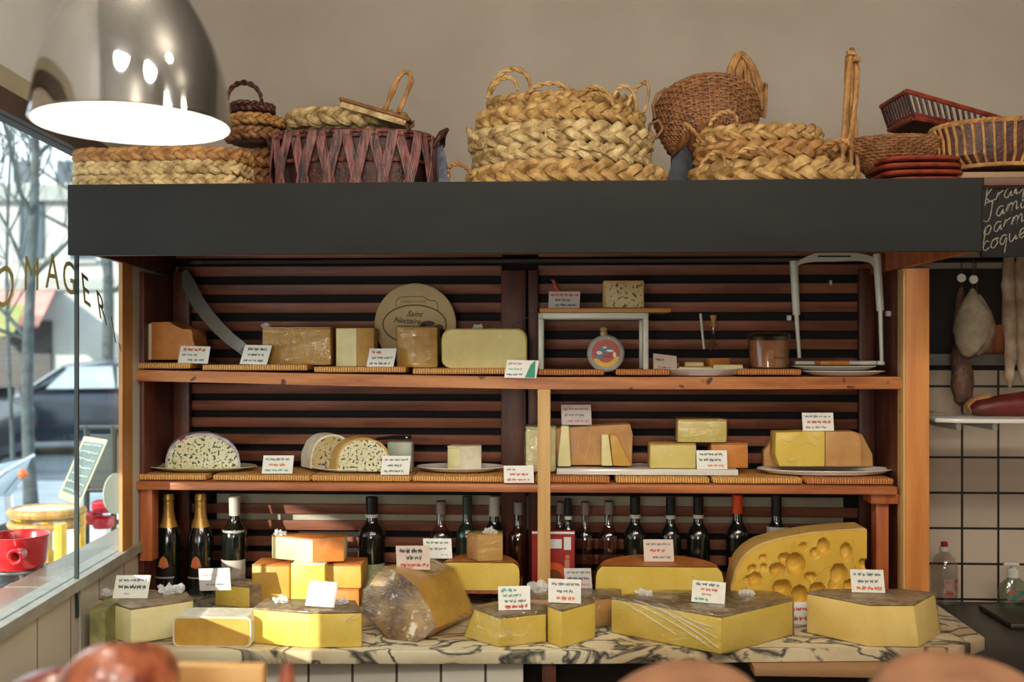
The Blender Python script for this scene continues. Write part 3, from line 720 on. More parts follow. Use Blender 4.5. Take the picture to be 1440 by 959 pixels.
# emmental
def emmental():
    Yf = 2.98; th = .10
    top = [(1029, 852), (1030, 835), (1033, 815), (1040, 795), (1052, 780), (1070, 768), (1100, 759), (1140, 752), (1180, 748), (1219, 746)]
    def ztop(px):
        for (a, ya), (c, yc) in zip(top[1:], top[2:]):
            if px <= c: return ya+(yc-ya)*(px-a)/(c-a)
        return 746
    nx, nz = 120, 60
    holes = [(1119, 791, 13, 1.2), (1158, 767, 9, 1.4), (1190, 773, 8, 1.5), (1093, 798, 11, .8), (1062, 813, 10, 1), (1103, 783, 8, 1), (1180, 805, 12, 1.3), (1100, 825, 13, 1), (1125, 836, 12, 1.3), (1150, 826, 11, .9),
             (1175, 821, 10, 1.1), (1196, 821, 9, 1.1), (1215, 791, 7, 1.3), (1146, 775, 6, 1.2), (1058, 798, 6, 1), (1074, 796, 5, 1), (1050, 812, 4, 1), (1140, 808, 8, .8), (1130, 766, 6, .9), (1208, 842, 8, 1), (1085, 840, 8, 1), (1166, 845, 9, 1), (1049, 833, 7, 1), (1073, 783, 5, 1)]
    b = B(); g = []
    for i in range(nx+1):
        px = 1031+(1219-1031)*i/nx; col = []
        yt = ztop(px)
        for j in range(nz+1):
            # bottom at the counter
            p0 = P(px, yt, Yf); z = ZC+.001+(p0.z-ZC-.001)*j/nz; py = 490-(z-CZ)*F/Yf
            dy = 0
            for hx, hy, r, asp in holes:
                d2 = ((px-hx)/r)**2+((py-hy)/(r*asp))**2
                if d2 < 1: dy = max(dy, min(1, math.sqrt(1-d2)*1.3)*r*Yf/F*1.35)
            col.append(b.verts.new((p0.x, Yf+dy+.0015*mnoise.noise(Vector((px*.05, py*.05, 0))), z)))
        g.append(col)
    for i in range(nx):
        for j in range(nz): b.faces.new((g[i][j], g[i+1][j], g[i+1][j+1], g[i][j+1]))
    # close the back
    bk = []
    for i in range(0, nx+1):
        bk.append((b.verts.new((g[i][0].co.x, Yf+th, ZC+.001)), b.verts.new((g[i][-1].co.x, Yf+th, g[i][-1].co.z))))
    for i in range(nx):
        b.faces.new((g[i][-1], g[i+1][-1], bk[i+1][1], bk[i][1])); b.faces.new((bk[i][1], bk[i+1][1], bk[i+1][0], bk[i][0])); b.faces.new((g[i+1][0], g[i][0], bk[i][0], bk[i+1][0]))
    b.faces.new([g[nx][j] for j in range(nz+1)]+[bk[nx][1], bk[nx][0]]); b.faces.new([g[0][j] for j in range(nz, -1, -1)]+[bk[0][0], bk[0][1]])
    t = thing('emmental_piece', 'big upright wedge of holey yellow cheese leaning tall behind the counter blocks', 'cheese', (X(1125, Yf), Yf+.05, ZC), CG)
    obj('paste', b, PM['emm'], t, ang=60)
    b = B(); A = []
    for px, py in [(x, ztop(x)) for x in range(1031, 1220, 6)]+[(1219, 746)]:
        p = P(px, py, Yf); q = Vector((p.x, p.y, p.z))
        A.append((b.verts.new((q.x, Yf-.001, q.z)), b.verts.new((q.x-.006, Yf-.001+.002, q.z+.005)), b.verts.new((q.x-.006, Yf+th+.003, q.z+.005)), b.verts.new((q.x, Yf+th+.003, q.z))))
    q = A[0]; lowr = tuple(b.verts.new((v.co.x-.002, v.co.y, ZC+.002)) for v in q); A.insert(0, lowr)
    for u, v in zip(A, A[1:]):
        for k in range(4): b.faces.new((u[k], u[(k+1) % 4], v[(k+1) % 4], v[k]))
    b.faces.new(A[0]); b.faces.new(A[-1][::-1])
    obj('rind', b, RM['gold'], t)
    b = B()
    for pts in ([(1117, 764), (1108, 785), (1095, 805), (1083, 820)], [(1118, 766), (1112, 786), (1100, 806)], [(1180, 790), (1160, 800), (1145, 815)], [(1200, 758), (1199, 790), (1203, 800)]):
        tube(b, [P(x, y, Yf-.003) for x, y in pts], .0012, n=5)
    obj('wrap_crease', b, wrapm, t)
emmental()

# ---------------- upper shelf
TG = 'cheeses on the upper shelf'
def trayz1(px): return s1z(px)+TT
def mat_tray(label, px0, px1, shelf, group, tone=0):
    Yf = 3.025; z0 = s1z((px0+px1)/2)+.003 if shelf == 1 else S2Z+.0005
    x0, x1 = X(px0, Yf), X(px1, Yf)
    t = thing('straw_mat', label, 'mat', ((x0+x1)/2, Yf+.1, z0), group)
    m = [MATS.get('mat_a') or band_mat('mat_a', '#b3742f', '#e2b268', 42, 'X', dist=3.0), MATS.get('mat_b') or band_mat('mat_b', '#9c5526', '#c98a48', 42, 'X', dist=3.0)][tone]
    b = B(); box2(b, (x0, Yf, z0+.0025), (x1, 3.25, z0+TT-.002), .004); rough_up(b, 2, .0016, 90, px0*.1); obj('woven_body', b, m, t)
    b = B()
    for y in (Yf+.012, Yf+.1, Yf+.2): tube(b, [(x0+.004, y, z0+.0032), (x1-.004, y, z0+.0032)], .0028, n=6)
    obj('underside_rods', b, darkwood, t)
    return z0+TT
names1 = ['under the amber wedge at the left end of the upper shelf', 'under the knife tip and the wrapped tan block', 'under the two upright cut blocks', 'between the round box and the rounded pale cheese', 'beneath the left half of the white stool', 'beneath the right half of the white stool', 'under the glass jar of brown spread']
for (a, c, tn), nm in zip([(180, 268, 0), (284, 432, 0), (441, 571, 0), (580, 740, 0), (756, 850, 1), (866, 942, 1), (1038, 1127, 1)], names1):
    mat_tray('flat straw mat '+nm, a, c, 1, 'straw mats on the upper shelf', tn)
names2 = ['at the left end of the lower shelf under the blue cheese plate', 'under the blue cheese plate rim and its price card', 'under the two blue cheese wedges', 'under the small plate with the little cheese', 'behind the pale post on the lower shelf', 'under the middle of the long white tray', 'between the long white tray and the right plate', 'at the right end of the lower shelf under the two-tone block']
for (a, c, tn), nm in zip([(190, 289, 0), (299, 436, 0), (438, 577, 0), (580, 708, 0), (752, 858, 1), (866, 998, 0), (1003, 1128, 0), (1133, 1257, 1)], names2):
    mat_tray('flat straw mat '+nm, a, c, 2, 'straw mats on the lower shelf', tn)
# amber wedge
Yq = 3.07
def facecut(name, label, group, outline, Yf, depth, z0, paste, rind, rindpx=None, seed=0, wrap=False, cat='cheese'):
    """piece with the front face outline given clockwise from bottom left; extruded to the back"""
    pts = [P(x, y, Yf) for x, y in outline]
    for p in pts: p.z = max(p.z, z0+.001)
    t = thing(name, label, cat, (sum(p.x for p in pts)/len(pts), Yf+depth/2, z0), group)
    def mk(e=0):
        b = B(); A = [b.verts.new(p) for p in pts]; Q = [b.verts.new((p.x, p.y+depth, p.z)) for p in pts]
        b.faces.new(A); b.faces.new(Q[::-1])
        for i in range(len(A)): b.faces.new((A[i], Q[i], Q[(i+1) % len(A)], A[(i+1) % len(A)]))
        bmesh.ops.bevel(b, geom=list(b.edges), offset=.003, segments=2, affect='EDGES', profile=.5); return b
    b = mk(); bmesh.ops.triangulate(b, faces=[f for f in b.faces if len(f.verts) > 4]); rough_up(b, 1, .0015, 40, seed); obj('paste', b, PM[paste], t)
    if wrap: wrapped(t, mk, seed, .003, .004)
    return t
zb = trayz1(225)
t = facecut('cheese_wedge', 'amber hard cheese wedge with pale rind, left end of the upper shelf', TG, [(212, 507), (212, 454), (238, 453), (248, 461), (258, 464), (262, 465), (268, 463), (271, 470), (270, 480), (274, 484), (274, 507)], 3.06, .12, zb, 'orange', 'white', seed=21)
b = B(); pr = [P(212.5, 507, 3.058), P(212.5, 455, 3.058), P(207, 458, 3.10), P(206, 507, 3.10)]
pr = [P(212.5, 507, 3.058), P(212.5, 455, 3.058), P(202, 459, 3.07), P(201, 507, 3.07)]
for q in pr: q.z = max(q.z, zb+.001)
hull(b, pr+[q+Vector((.008, .03, 0)) for q in pr], .002); rough_up(b, 2, .002, 40, 3); o = obj('rind', b, RM['white'], t); o['label'] = 'pale rind face'
z_ = trayz1(418)
t, _ = blockpx('cheese_block', 'tan cheese block in creased plastic wrap right of the curved knife', TG, 369, 465, 461, 3.09, .11, z_, 'gold', 'gold', wrap=True, seed=22)
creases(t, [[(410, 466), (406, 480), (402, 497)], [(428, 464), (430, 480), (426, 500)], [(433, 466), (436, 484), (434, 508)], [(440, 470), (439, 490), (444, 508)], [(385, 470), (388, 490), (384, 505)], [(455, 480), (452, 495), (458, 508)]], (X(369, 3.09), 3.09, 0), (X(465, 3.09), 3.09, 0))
tuft(t, Vector((X(372, 3.09), 3.1, zat(372, 461, 3.09))), .014, 51)
t, _ = blockpx('cheese_block', 'upright block with pale left face and tan right face beside the round box', TG, 472, 526, 462, 3.07, .09, trayz1(500), 'brown', 'gold', px_corner=502, left=.02, seed=23)
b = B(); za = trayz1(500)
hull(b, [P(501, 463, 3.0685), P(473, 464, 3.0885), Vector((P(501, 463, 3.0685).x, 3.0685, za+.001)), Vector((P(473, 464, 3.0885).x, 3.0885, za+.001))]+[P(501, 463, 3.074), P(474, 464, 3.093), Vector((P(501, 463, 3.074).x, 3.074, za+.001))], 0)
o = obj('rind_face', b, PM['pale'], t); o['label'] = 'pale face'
t, _ = blockpx('cheese_block', 'upright golden block with shining edge in front of the round box', TG, 558, 615, 461, 3.05, .09, trayz1(590), 'gold', 'gold', px_corner=580, left=.035, wrap=True, seed=24)
# rounded pale half cheese
def roundcheese():
    Yf = 3.06; z0 = trayz1(680); x0, x1 = X(621, Yf), X(741, Yf); z1 = zat(680, 463, Yf); cx = (x0+x1)/2
    t = thing('cheese_half_wheel', 'pale yellow rounded half cheese on the upper shelf under the long knife', 'cheese', (cx, Yf+.05, z0), TG)
    def rr(ins, r, ya):
        out = []
        for qx, qz, a0 in ((x1-r-ins, z1-r-ins, 0), (x0+r+ins, z1-r-ins, 90), (x0+r+ins, z0+.001+r*.8, 180), (x1-r-ins, z0+.001+r*.8, 270)):
            for k in range(7):
                a = math.radians(a0+90*k/6); out.append(Vector((qx+r*math.cos(a), ya, qz+(r if math.sin(a) > 0 else r*.8)*math.sin(a))))
        return out
    b = B(); prev = None; rings = []
    for ins, ya in ((.004, Yf), (0, Yf+.004), (0, Yf+.05), (.012, Yf+.09), (.03, Yf+.12)):
        rings.append([b.verts.new(p) for p in rr(ins, .032, ya)])
    for A, Q in zip(rings, rings[1:]):
        for i in range(len(A)): b.faces.new((A[i], A[(i+1) % len(A)], Q[(i+1) % len(A)], Q[i]))
    b.faces.new(rings[0]); b.faces.new(rings[-1][::-1]); obj('paste', b, PM['pale2'] if 'pale2' in PM else PM['yellow'], t)
    tuft(t, Vector((X(672, Yf), Yf+.03, z1)), .016, 31)
PM['pale2'] = mat('paste_greenish', '#cdb964', '#d8c877', scale=9, rough=.4, bump=.08, bscale=90, spots=('#e8dfa5', 90, .70, .02), sss=.08)
roundcheese()
# round box lid
Yf = 3.2; cc = P(584, 457, Yf); R_ = 58*Yf/F
t = thing('round_box', 'round beige cheese box with oval brown label standing behind the upright blocks', 'box', (cc.x, Yf, cc.z-R_))
rotx = Matrix.Rotation(math.radians(90), 3, 'X')
b = B(); lathe(b, [(0, -.022), (R_-.003, -.022), (R_, -.019), (R_, .0), (R_-.002, .002), (R_-.006, .0005), (0, .0005)], cc, n=72, rot=rotx); obj('box_body', b, mat('beige_card', '#b39a66', '#bca373', scale=20, rough=.6), t)
brown = mat('brown_print', '#4b2f22', rough=.6); b = B(); yy = Yf-.0015
def ell(cx, cy, rx, ry, a0=0, a1=360, n=50, y=yy): return [P(cx+rx*math.cos(math.radians(a0+(a1-a0)*k/n)), cy-ry*math.sin(math.radians(a0+(a1-a0)*k/n)), y) for k in range(n+1)]
ribbon(b, ell(583, 457, 44.5, 27), .004, VIEW)
ribbon(b, [P(x, y, yy) for x, y in [(557, 432), (557, 424), (562, 419), (575, 418), (595, 418), (603, 423), (612, 424), (616, 430), (615, 438)]], .0022, VIEW)
o = obj('label_outline', b, brown, t, smooth=False)
b = B(); textmesh(b, 'Saint', P(582, 446, yy), (1, 0, -.06), (.1, 0, 1), .026, shear=.4, bold=.0003)
textmesh(b, 'Nectaire', P(572, 455.5, yy), (1, 0, -.08), (.1, 0, 1), .025, shear=.4, bold=.0003)
ribbon(b, [P(564+k*.9, 425+1.6*math.sin(k*1.9), yy) for k in range(40)], .0012, VIEW); obj('lettering', b, brown, t, smooth=False)
b = B()
for c_ in ((602, 456, 10, 4), (617, 463, 7, 6), (623, 472, 4, 8), (594, 459, 5, 2.5)):
    q = ell(*c_, n=16); vs = [b.verts.new(p) for p in q[:-1]]; b.faces.new(vs)
obj('printed_picture', b, brown, t, smooth=False)
# curved knife (half-moon cheese blade)
b = B(); cl = [(259, 381), (266, 402), (277, 424), (292, 445), (308, 463), (324, 478), (340, 490), (350, 500)]
def blade(b, cl, w0, w1, Y0_, Y1_, th=.0016):
    A = []; n = len(cl)
    for i, (x, y) in enumerate(cl):
        Yk = Y0_+(Y1_-Y0_)*i/(n-1); p = P(x, y, Yk); q = P(*cl[min(i+1, n-1)], Yk); r = P(*cl[max(i-1, 0)], Yk); d = (q-r).normalized(); s = d.cross(VIEW).normalized()
        w = (w0+(w1-w0)*math.sin(math.pi*min(.5+i/(n-1)*.5, 1)))*.5
        if i == 0: w *= .45
        A.append([b.verts.new(p+s*w-VIEW*th), b.verts.new(p+s*w), b.verts.new(p-s*w), b.verts.new(p-s*w-VIEW*th)])
    for u, v in zip(A, A[1:]):
        for k in range(4): b.faces.new((u[k], u[(k+1) % 4], v[(k+1) % 4], v[k]))
    b.faces.new(A[0]); b.faces.new(A[-1][::-1])
blade(b, cl, .034, .046, 3.22, 3.10)
kn = thing('curved_knife', 'long curved steel blade leaning in the left corner of the upper shelf', 'knife', P(350, 508, 3.1))
obj('blade', b, mat('brushed_steel', '#b9bab4', rough=.3, metal=.85), kn, smooth=False)
b = B(); tube(b, [P(257, 384, 3.222), P(252, 379, 3.227)], .008, n=10); tube(b, [P(348, 499, 3.105), P(353, 506, 3.1)], .008, n=10); obj('handle_stub', b, black, kn)

# white stool, board, things on it
SY = 3.05
zsb = trayz1(800)+.0005
xl, xr = X(757, SY), X(912, SY); zst = zat(830, 440, SY)
t = thing('display_stool', 'small white metal stool standing on the upper shelf', 'stand', ((xl+xr)/2, SY+.08, zsb))
b = B(); w_ = .016
for y in (SY, SY+.15):
    box2(b, (xl, y, zst-.02), (xr, y+w_, zst-.002), .002)
for x in (xl, xr-w_): box2(b, (x, SY, zst-.02), (x+w_, SY+.15+w_, zst-.002), .002)
obj('top_frame', b, whitemetal, t)
for x in (xl, xr-w_):
    for y in (SY, SY+.15):
        b = B(); box2(b, (x, y, zsb if not False else zsb), (x+w_, y+w_, zst-.02), .002); obj('leg', b, whitemetal, t)
b = B(); box2(b, (xl+.004, SY-.01, zst-.0015), (X(943, SY), SY+.16, zst+.012), .002); o = obj('wooden_board', b, mat('golden_board', '#a8702c', '#bf8a42', scale=9, rough=.5, stretch=(.3, 3, 3)), loc=((xl+xr)/2, SY+.07, zst)); tag(o, 'thin golden wooden board lying on the white stool', 'board')
zbd = zst+.0125
t = facecut('blue_cheese_block', 'square blue-veined cheese block on the right of the stool board', TG, [(851, 434), (850, 397), (904, 397), (904, 434)], SY+.01, .07, zbd, 'blue2', 'gold', seed=41)
b = B()
x0, x1, zc_ = P(849, 397, SY).x, P(905, 397, SY).x, zat(870, 397, SY+.01)
box2(b, (x0, SY+.008, zc_-.004), (x1, SY+.082, zc_+.003), .001); box2(b, (x0-.001, SY+.012, zbd+.001), (x0+.004, SY+.082, zc_), .001); box2(b, (x1-.004, SY+.012, zbd+.001), (x1+.002, SY+.082, zc_), .001)
obj('foil_edge', b, RM['gold'], t)
# long knife resting on the board
b = B(); p0, p1 = P(775, 427, SY+.05), P(708, 463, SY-.02); p0.z = zbd+.004
tube(b, [p0, p0.lerp(p1, .5), p1], [.006, .0055, .002], n=8, flat=.25)
kk = thing('long_knife', 'long thin knife sloping from the stool board down over the rounded cheese', 'knife', p0); obj('blade', b, MATS['brushed_steel'], kk)
b = B(); tube(b, [p0, p0+(p0-p1).normalized()*.05], .007, n=8); obj('handle', b, darkwood, kk)
# reddish figurine behind card: a dried chilli
b = B(); q = [P(790, 432, SY+.06), P(788, 415, SY+.06), P(781, 403, SY+.06), P(779, 396, SY+.06), P(775, 394, SY+.06)]; q[0].z = zbd
tube(b, q, [.011, .012, .009, .006, .003], n=10); o = obj('dried_pepper', b, mat('dried_red', '#7c2e18', '#9c4325', scale=30, rough=.5), loc=q[0]); tag(o, 'small dried red pepper standing behind the card on the stool', 'pepper')
# round cheese tin with colourful label
Yf = 3.03; cc = P(852, 499, Yf); R_ = 26*Yf/F; cc.z = trayz1(850)+R_-.007
t = thing('round_cheese', 'small round wrapped cheese with red and yellow label standing under the stool', 'cheese', (cc.x, Yf, cc.z-R_))
b = B(); lathe(b, [(0, -.028), (R_-.006, -.028), (R_, -.02), (R_, -.004), (R_-.005, 0), (0, 0)], cc, n=48, rot=rotx); obj('cheese_body', b, mat('waxed_grey', '#8d8a84', '#a3a09a', scale=40, rough=.4, bump=.4), t)
def disc(b, c, r0, r1, a0, a1, y, n=40):
    A = []
    for k in range(n+1):
        a = math.radians(a0+(a1-a0)*k/n); A.append((b.verts.new((c.x+r0*math.cos(a), y, c.z+r0*math.sin(a))), b.verts.new((c.x+r1*math.cos(a), y, c.z+r1*math.sin(a)))))
    for u, v in zip(A, A[1:]): b.faces.new((u[0], v[0], v[1], u[1]))
redp = mat('print_red', '#b5371f', rough=.4); yelp = mat('print_yellow', '#d9a81d', rough=.4); whp = mat('print_white', '#dcdcd4', rough=.4); grp = mat('print_grey', '#5b6a7a', rough=.4); brp = mat('print_brown', '#7a4020', rough=.4)
b = B(); disc(b, cc, 0.001, R_*.76, 0, 360, Yf-.001); o = obj('label_disc', b, redp, t, smooth=False)
b = B(); disc(b, cc, R_*.5, R_*.75, 205, 345, Yf-.002); obj('yellow_band', b, yelp, t, smooth=False)
b = B(); disc(b, cc, .001, R_*.46, 20, 170, Yf-.0022); disc(b, cc+Vector((-.02, 0, -.006)), .001, R_*.2, 0, 360, Yf-.0025); obj('printed_picture', b, grp, t, smooth=False)
b = B()
for ox, oz, w_, h_ in ((-.02, .002, .009, .006), (.012, .008, .012, .004), (.026, -.004, .005, .009), (-.004, .018, .007, .003)):
    b.faces.new([b.verts.new((cc.x+ox+w_*math.cos(a*.785+.3*math.sin(a*3)), Yf-.003, cc.z+oz+h_*math.sin(a*.785))) for a in range(8)])
obj('printed_patches', b, whp, t, smooth=False)
b = B(); b.faces.new([b.verts.new((cc.x+ox, Yf-.0033, cc.z+oz)) for ox, oz in ((-.014, -.016), (-.006, -.004), (.004, -.007), (.014, -.003), (.012, -.015), (0, -.011))]); obj('printed_shape', b, brp, t, smooth=False)
b = B(); q = cc+Vector((-.006, .01, R_)); lathe(b, [(0, -.003), (.010, -.001), (.012, .006), (.008, .012), (.013, .018), (.006, .024), (0, .024)], q, n=14); obj('wrapper_twist', b, mat('foil_gold', '#c9b98a', rough=.3, metal=.5), t)
# plates
def plate(name, label, group, px0, px1, pyb, Yc, dy, z0, h=.016, m=None, n=56, cat='plate', deep=.75):
    x0, x1 = X(px0, Yc), X(px1, Yc); rx = (x1-x0)/2; c = Vector(((x0+x1)/2, Yc, z0))
    b = B(); prof = [(0, .0005), (rx*deep*.8, .0005), (rx*deep, .002), (rx, h), (rx-.002, h+.002), (rx*deep-.002, .006), (rx*deep*.8, .0045), (0, .0045)]
    lathe(b, prof, c, n=n, sy=dy/rx); o = obj(name, b, m or china, loc=c); tag(o, label, cat, group); return c, rx
WPG = 'white plates on the shelves'
zp = s1z(985)+.001
pc, prx = plate('oval_plate', 'oval white plate of sliced cheese right of the white stool', WPG, 919, 1051, 524, 3.11, .085, zp, h=.022)
zp2 = s1z(1180)+.001
plate('oval_plate', 'lower white plate of the stack under the arched cheese cutter', WPG, 1128, 1244, 528, 3.09, .07, zp2, h=.014)
plate('oval_plate', 'upper white plate of the stack under the arched cheese cutter', WPG, 1113, 1232, 515, 3.10, .07, zp2+.0165, h=.012)
b = B(); p = P(1170, 501, 3.08); box(b, (p.x, 3.08, zp2+.040), (.09, .05, .013), rz=.1, bev=.003); rough_up(b, 1, .001, 60); o = obj('cheese_slice', b, PM['orange'], loc=(p.x, 3.08, zp2+.034)); tag(o, 'flat amber cheese slice lying on the stacked white plates', 'cheese')
SG = 'cut cheese pieces on the oval plate'
def slab(label, px0, px1, py0, py1, Y, z0, paste, rz=0, dy=.05, name='cheese_slice', group=SG, skew=.0):
    x0, x1 = X(px0, Y), X(px1, Y); h = (py1-py0)*Y/F
    t = thing(name, label, 'cheese', ((x0+x1)/2, Y, z0), group)
    b = B(); c = ((x0+x1)/2, Y+dy/2, z0+h/2); box(b, c, (x1-x0, dy, h-.001), rz=rz, ry=skew, bev=.003); rough_up(b, 1, .002, 50, px0); obj('paste', b, PM[paste], t)
    b = B(); box(b, (c[0], c[1], c[2]+h/2), (x1-x0-.004, dy-.004, .003), rz=rz, ry=skew, bev=.001); obj('rind', b, RM['gold'], t)
slab('long pale cheese slice at the front left of the oval plate', 955, 1002, 497, 507, 3.065, zp+.006, 'pale')
slab('pale cheese slice at the front right of the oval plate', 1004, 1046, 494, 507, 3.07, zp+.006, 'pale', rz=-.1)
slab('amber cheese piece at the back right of the oval plate', 995, 1026, 484, 505, 3.125, zp+.006, 'orange', rz=.3, dy=.04)
slab('crumbly pale cheese heap around the white pick', 965, 992, 489, 505, 3.12, zp+.006, 'pale', rz=-.2, dy=.05)
slab('tan cheese piece behind the paper label on the plate', 925, 955, 490, 505, 3.13, zp+.006, 'gold', dy=.04)
b = B(); p0 = P(990, 492, 3.14); p1 = P(985, 442, 3.15); tube(b, [p0, p1], [.0035, .004], n=8); o = obj('cheese_pick', b, whitemetal, loc=p0); tag(o, 'thin white pick standing upright in the plate of cheese', 'pick')
t = thing('corked_pourer', 'small clear pourer with cork knob standing on the oval plate', 'pourer', P(1003, 494, 3.16))
p = P(1003, 494, 3.17); b = B(); lathe(b, [(0, 0), (.014, 0), (.016, .012), (.006, .03), (.005, .075), (0, .075)], p, n=16); obj('glass_body', b, clear_mat('clear_glass', (.95, .95, .93), rough=.03, ior=1.5, minf=.12), t)
b = B(); lathe(b, [(0, .074), (.006, .074), (.012, .079), (.006, .086), (.008, .098), (.011, .104), (.009, .112), (0, .112)], p, n=16); obj('cork_knob', b, mat('cork', '#b98048', '#c99158', scale=60, rough=.8), t)
# glass jar
Yj = 3.11; cj = Vector((X(1081, Yj), Yj, trayz1(1085)+.0005)); rj = 29*Yj/F; hj = 50*Yj/F
t = thing('glass_jar', 'wide glass jar of brown spread with glass lid on its own mat', 'jar', cj)
b = B(); lathe(b, [(0, .0005), (rj*.85, .0005), (rj*.93, .006), (rj, hj*.85), (rj*1.03, hj*.9), (rj*.97, hj*.97), (rj*.5, hj*1.03), (0, hj*1.04)], cj, n=48); obj('glass_body', b, clear_mat('jar_glass', (.93, .92, .9), rough=.03, ior=1.5, minf=.1), t)
b = B(); lathe(b, [(0, .004), (rj*.8, .004), (rj*.86, .01), (rj*.93, hj*.78), (0, hj*.8)], cj, n=40); obj('brown_contents', b, mat('brown_spread', '#a56a3f', '#b97f50', scale=14, rough=.6), t)
b = B(); scr = Vector((cj.x+.0, cj.y-rj*.97, cj.z+.02))
for row, (y_, n_) in enumerate(((.034, 7),)):
    pts = [scr+Vector((.002+i*.0024, -.0005+.00013*i*i*.2, .014+.003*math.sin(i*2.1))) for i in range(15)]
    ribbon(b, pts, .0018, VIEW)
obj('pen_writing', b, brown, t, smooth=False)
# arched cheese cutter
Yc = 3.12
t = thing('cheese_cutter', 'tall white arched cheese cutter frame with two rods at the right of the upper shelf', 'cutter', P(1176, 522, Yc))
arch_o = [(1111, 372), (1115, 370), (1122, 368), (1136, 361), (1150, 356), (1170, 355), (1195, 355), (1213, 358), (1228, 362), (1234, 363), (1237, 366)]
arch_i = [(1122, 376), (1123, 374), (1127, 372), (1138, 370), (1150, 369), (1170, 369), (1195, 368), (1210, 368), (1222, 370), (1226, 373), (1228, 377)]
b = B(); A = []
for (a, ya), (c, yc) in zip(arch_o, arch_i):
    A.append([b.verts.new(P(a, ya, Yc-.008)), b.verts.new(P(c, yc, Yc-.008)), b.verts.new(P(c, yc, Yc+.008)), b.verts.new(P(a, ya, Yc+.008))])
for u, v in zip(A, A[1:]):
    for k in range(4): b.faces.new((u[k], u[(k+1) % 4], v[(k+1) % 4], v[k]))
b.faces.new(A[0]); b.faces.new(A[-1][::-1]); obj('arched_grip', b, whitemetal, t, ang=50)
b = B(); tube(b, [P(1150+k*4.6, 361.5, Yc-.0085) for k in range(11)], .0065, n=8, flat=.3); o = obj('grip_slot', b, black, t); o['label'] = 'dark oval hand slot'
for (xa, ya, xb, yb_), (xc, yc) in zip([(1116, 368, 1120, 444), (1233, 358, 1238, 438)], [(1124, 504), (1240, 514)]):
    b = B(); tube(b, [P(xa, ya, Yc), P(xb, yb_, Yc)], [.0125, .0115], n=14); obj('sleeve', b, whitemetal, t)
    b = B(); pe = P(xc, yc, Yc); tube(b, [P(xb, yb_, Yc), pe], [.007, .0055], n=10); obj('rod', b, whitemetal, t)
    s_ = -1 if xa < 1150 else 1
    b = B(); p = P(xb+s_*8, yb_+4, Yc-.004); tube(b, [p, p+Vector((s_*.012, 0, 0))], .009, n=12); obj('knob', b, china, t)
b = B(); p0, p1 = P(1124, 504, Yc), P(1240, 516, Yc); box2(b, (p0.x-.01, Yc+.01, zp2+.033), (p1.x+.008, Yc+.05, zp2+.045), .003); box2(b, (p1.x-.014, Yc-.006, zp2+.0325), (p1.x+.008, Yc+.012, zp2+.045), .003); obj('foot_bar', b, whitemetal, t)
b = B(); p = P(1166, 397, YB-.01); tube(b, [p, p+Vector((0, -.02, 0)), p+Vector((0, -.022, -.012))], .004, n=8); o = obj('wall_hook', b, china, loc=p); tag(o, 'tiny white hook on the slats seen through the cheese cutter', 'hook')
# ================================================================ lower shelf cheeses
LG = 'cheeses on the lower shelf'
z2 = S2Z+TT+.001
def zplate(): return z2
# blue cheese half on plate
cream = mat('cream_china', '#c9c39c', rough=.2, coat=.4)
plate('oval_plate', 'olive cream oval plate under the purple-edged blue cheese', WPG, 208, 361, 666, 3.13, .09, z2, h=.012, m=cream)
def dome(name, label, px0, px1, pyb, pyt, Yf, depth, z0, paste, rind, seed, lean=0, rth=.006, group=LG, left=None):
    """standing half round piece: arched front face, rind over the arch, receding to the left when left is given"""
    x0, x1 = X(px0, Yf), X(px1, Yf); h = zat((px0+px1)/2, pyt, Yf)-z0; cx = (x0+x1)/2; rx = (x1-x0)/2
    t = thing(name, label, 'cheese', (cx, Yf+depth/2, z0), group); off = left or 0; n = 22
    r = random.Random(seed)
    def arc(g, y, dx): return [Vector((cx+dx-(rx+g)*math.cos(math.pi*k/n)*(1 if k <= n/2 else 1), y, z0+.001+(h+g)*math.sin(math.pi*k/n)**.72)) for k in range(n+1)]
    b = B(); A = [b.verts.new(p) for p in arc(-rth, Yf, 0)]; Q = [b.verts.new(p) for p in arc(-rth, Yf+depth, off)]
    b.faces.new(A); b.faces.new(Q[::-1])
    for i in range(n): b.faces.new((A[i], A[i+1], Q[i+1], Q[i]))
    b.faces.new((A[n], A[0], Q[0], Q[n])); bmesh.ops.triangulate(b, faces=[f for f in b.faces if len(f.verts) > 4]); rough_up(b, 2, .004, 45, seed); obj('paste', b, PM[paste], t)
    b = B(); R4 = [arc(-rth, Yf+.0005, 0), arc(0, Yf+.001, 0), arc(0, Yf+depth+.001, off), arc(-rth, Yf+depth+.001, off)]
    V = [[b.verts.new(p) for p in row] for row in R4]
    for u, v in zip(V, V[1:]):
        for i in range(n): b.faces.new((u[i], u[i+1], v[i+1], v[i]))
    rough_up(b, 1, .003, 50, seed+1); obj('rind', b, RM[rind] if isinstance(rind, str) else rind, t)
    return t
foil = mat('purple_foil_rind', '#8f84a0', '#d5cfc6', scale=24, rough=.4, bump=.5, bscale=40, spots=('#8c2230', 26, .6, .03))
dome('blue_cheese_half', 'white blue-spotted half cheese with purple and red foil edge on the olive plate', 232, 338, 662, 611, 3.09, .08, z2+.006, 'blue', foil, 51, left=-.03, rth=.008)
plate('oval_plate', 'white plate under the two blue cheese wedges', WPG, 440, 560, 668, 3.13, .075, z2, h=.010)
dome('blue_cheese_wedge', 'rear blue cheese wedge with wide white rind', 436, 500, 661, 612, 3.12, .06, z2+.006, 'blue2', 'white', 52, left=-.045)
dome('blue_cheese_wedge', 'front blue cheese half with speckled face', 472, 551, 663, 617, 3.06, .05, z2+.006, 'blue', 'gold', 53, left=-.03)
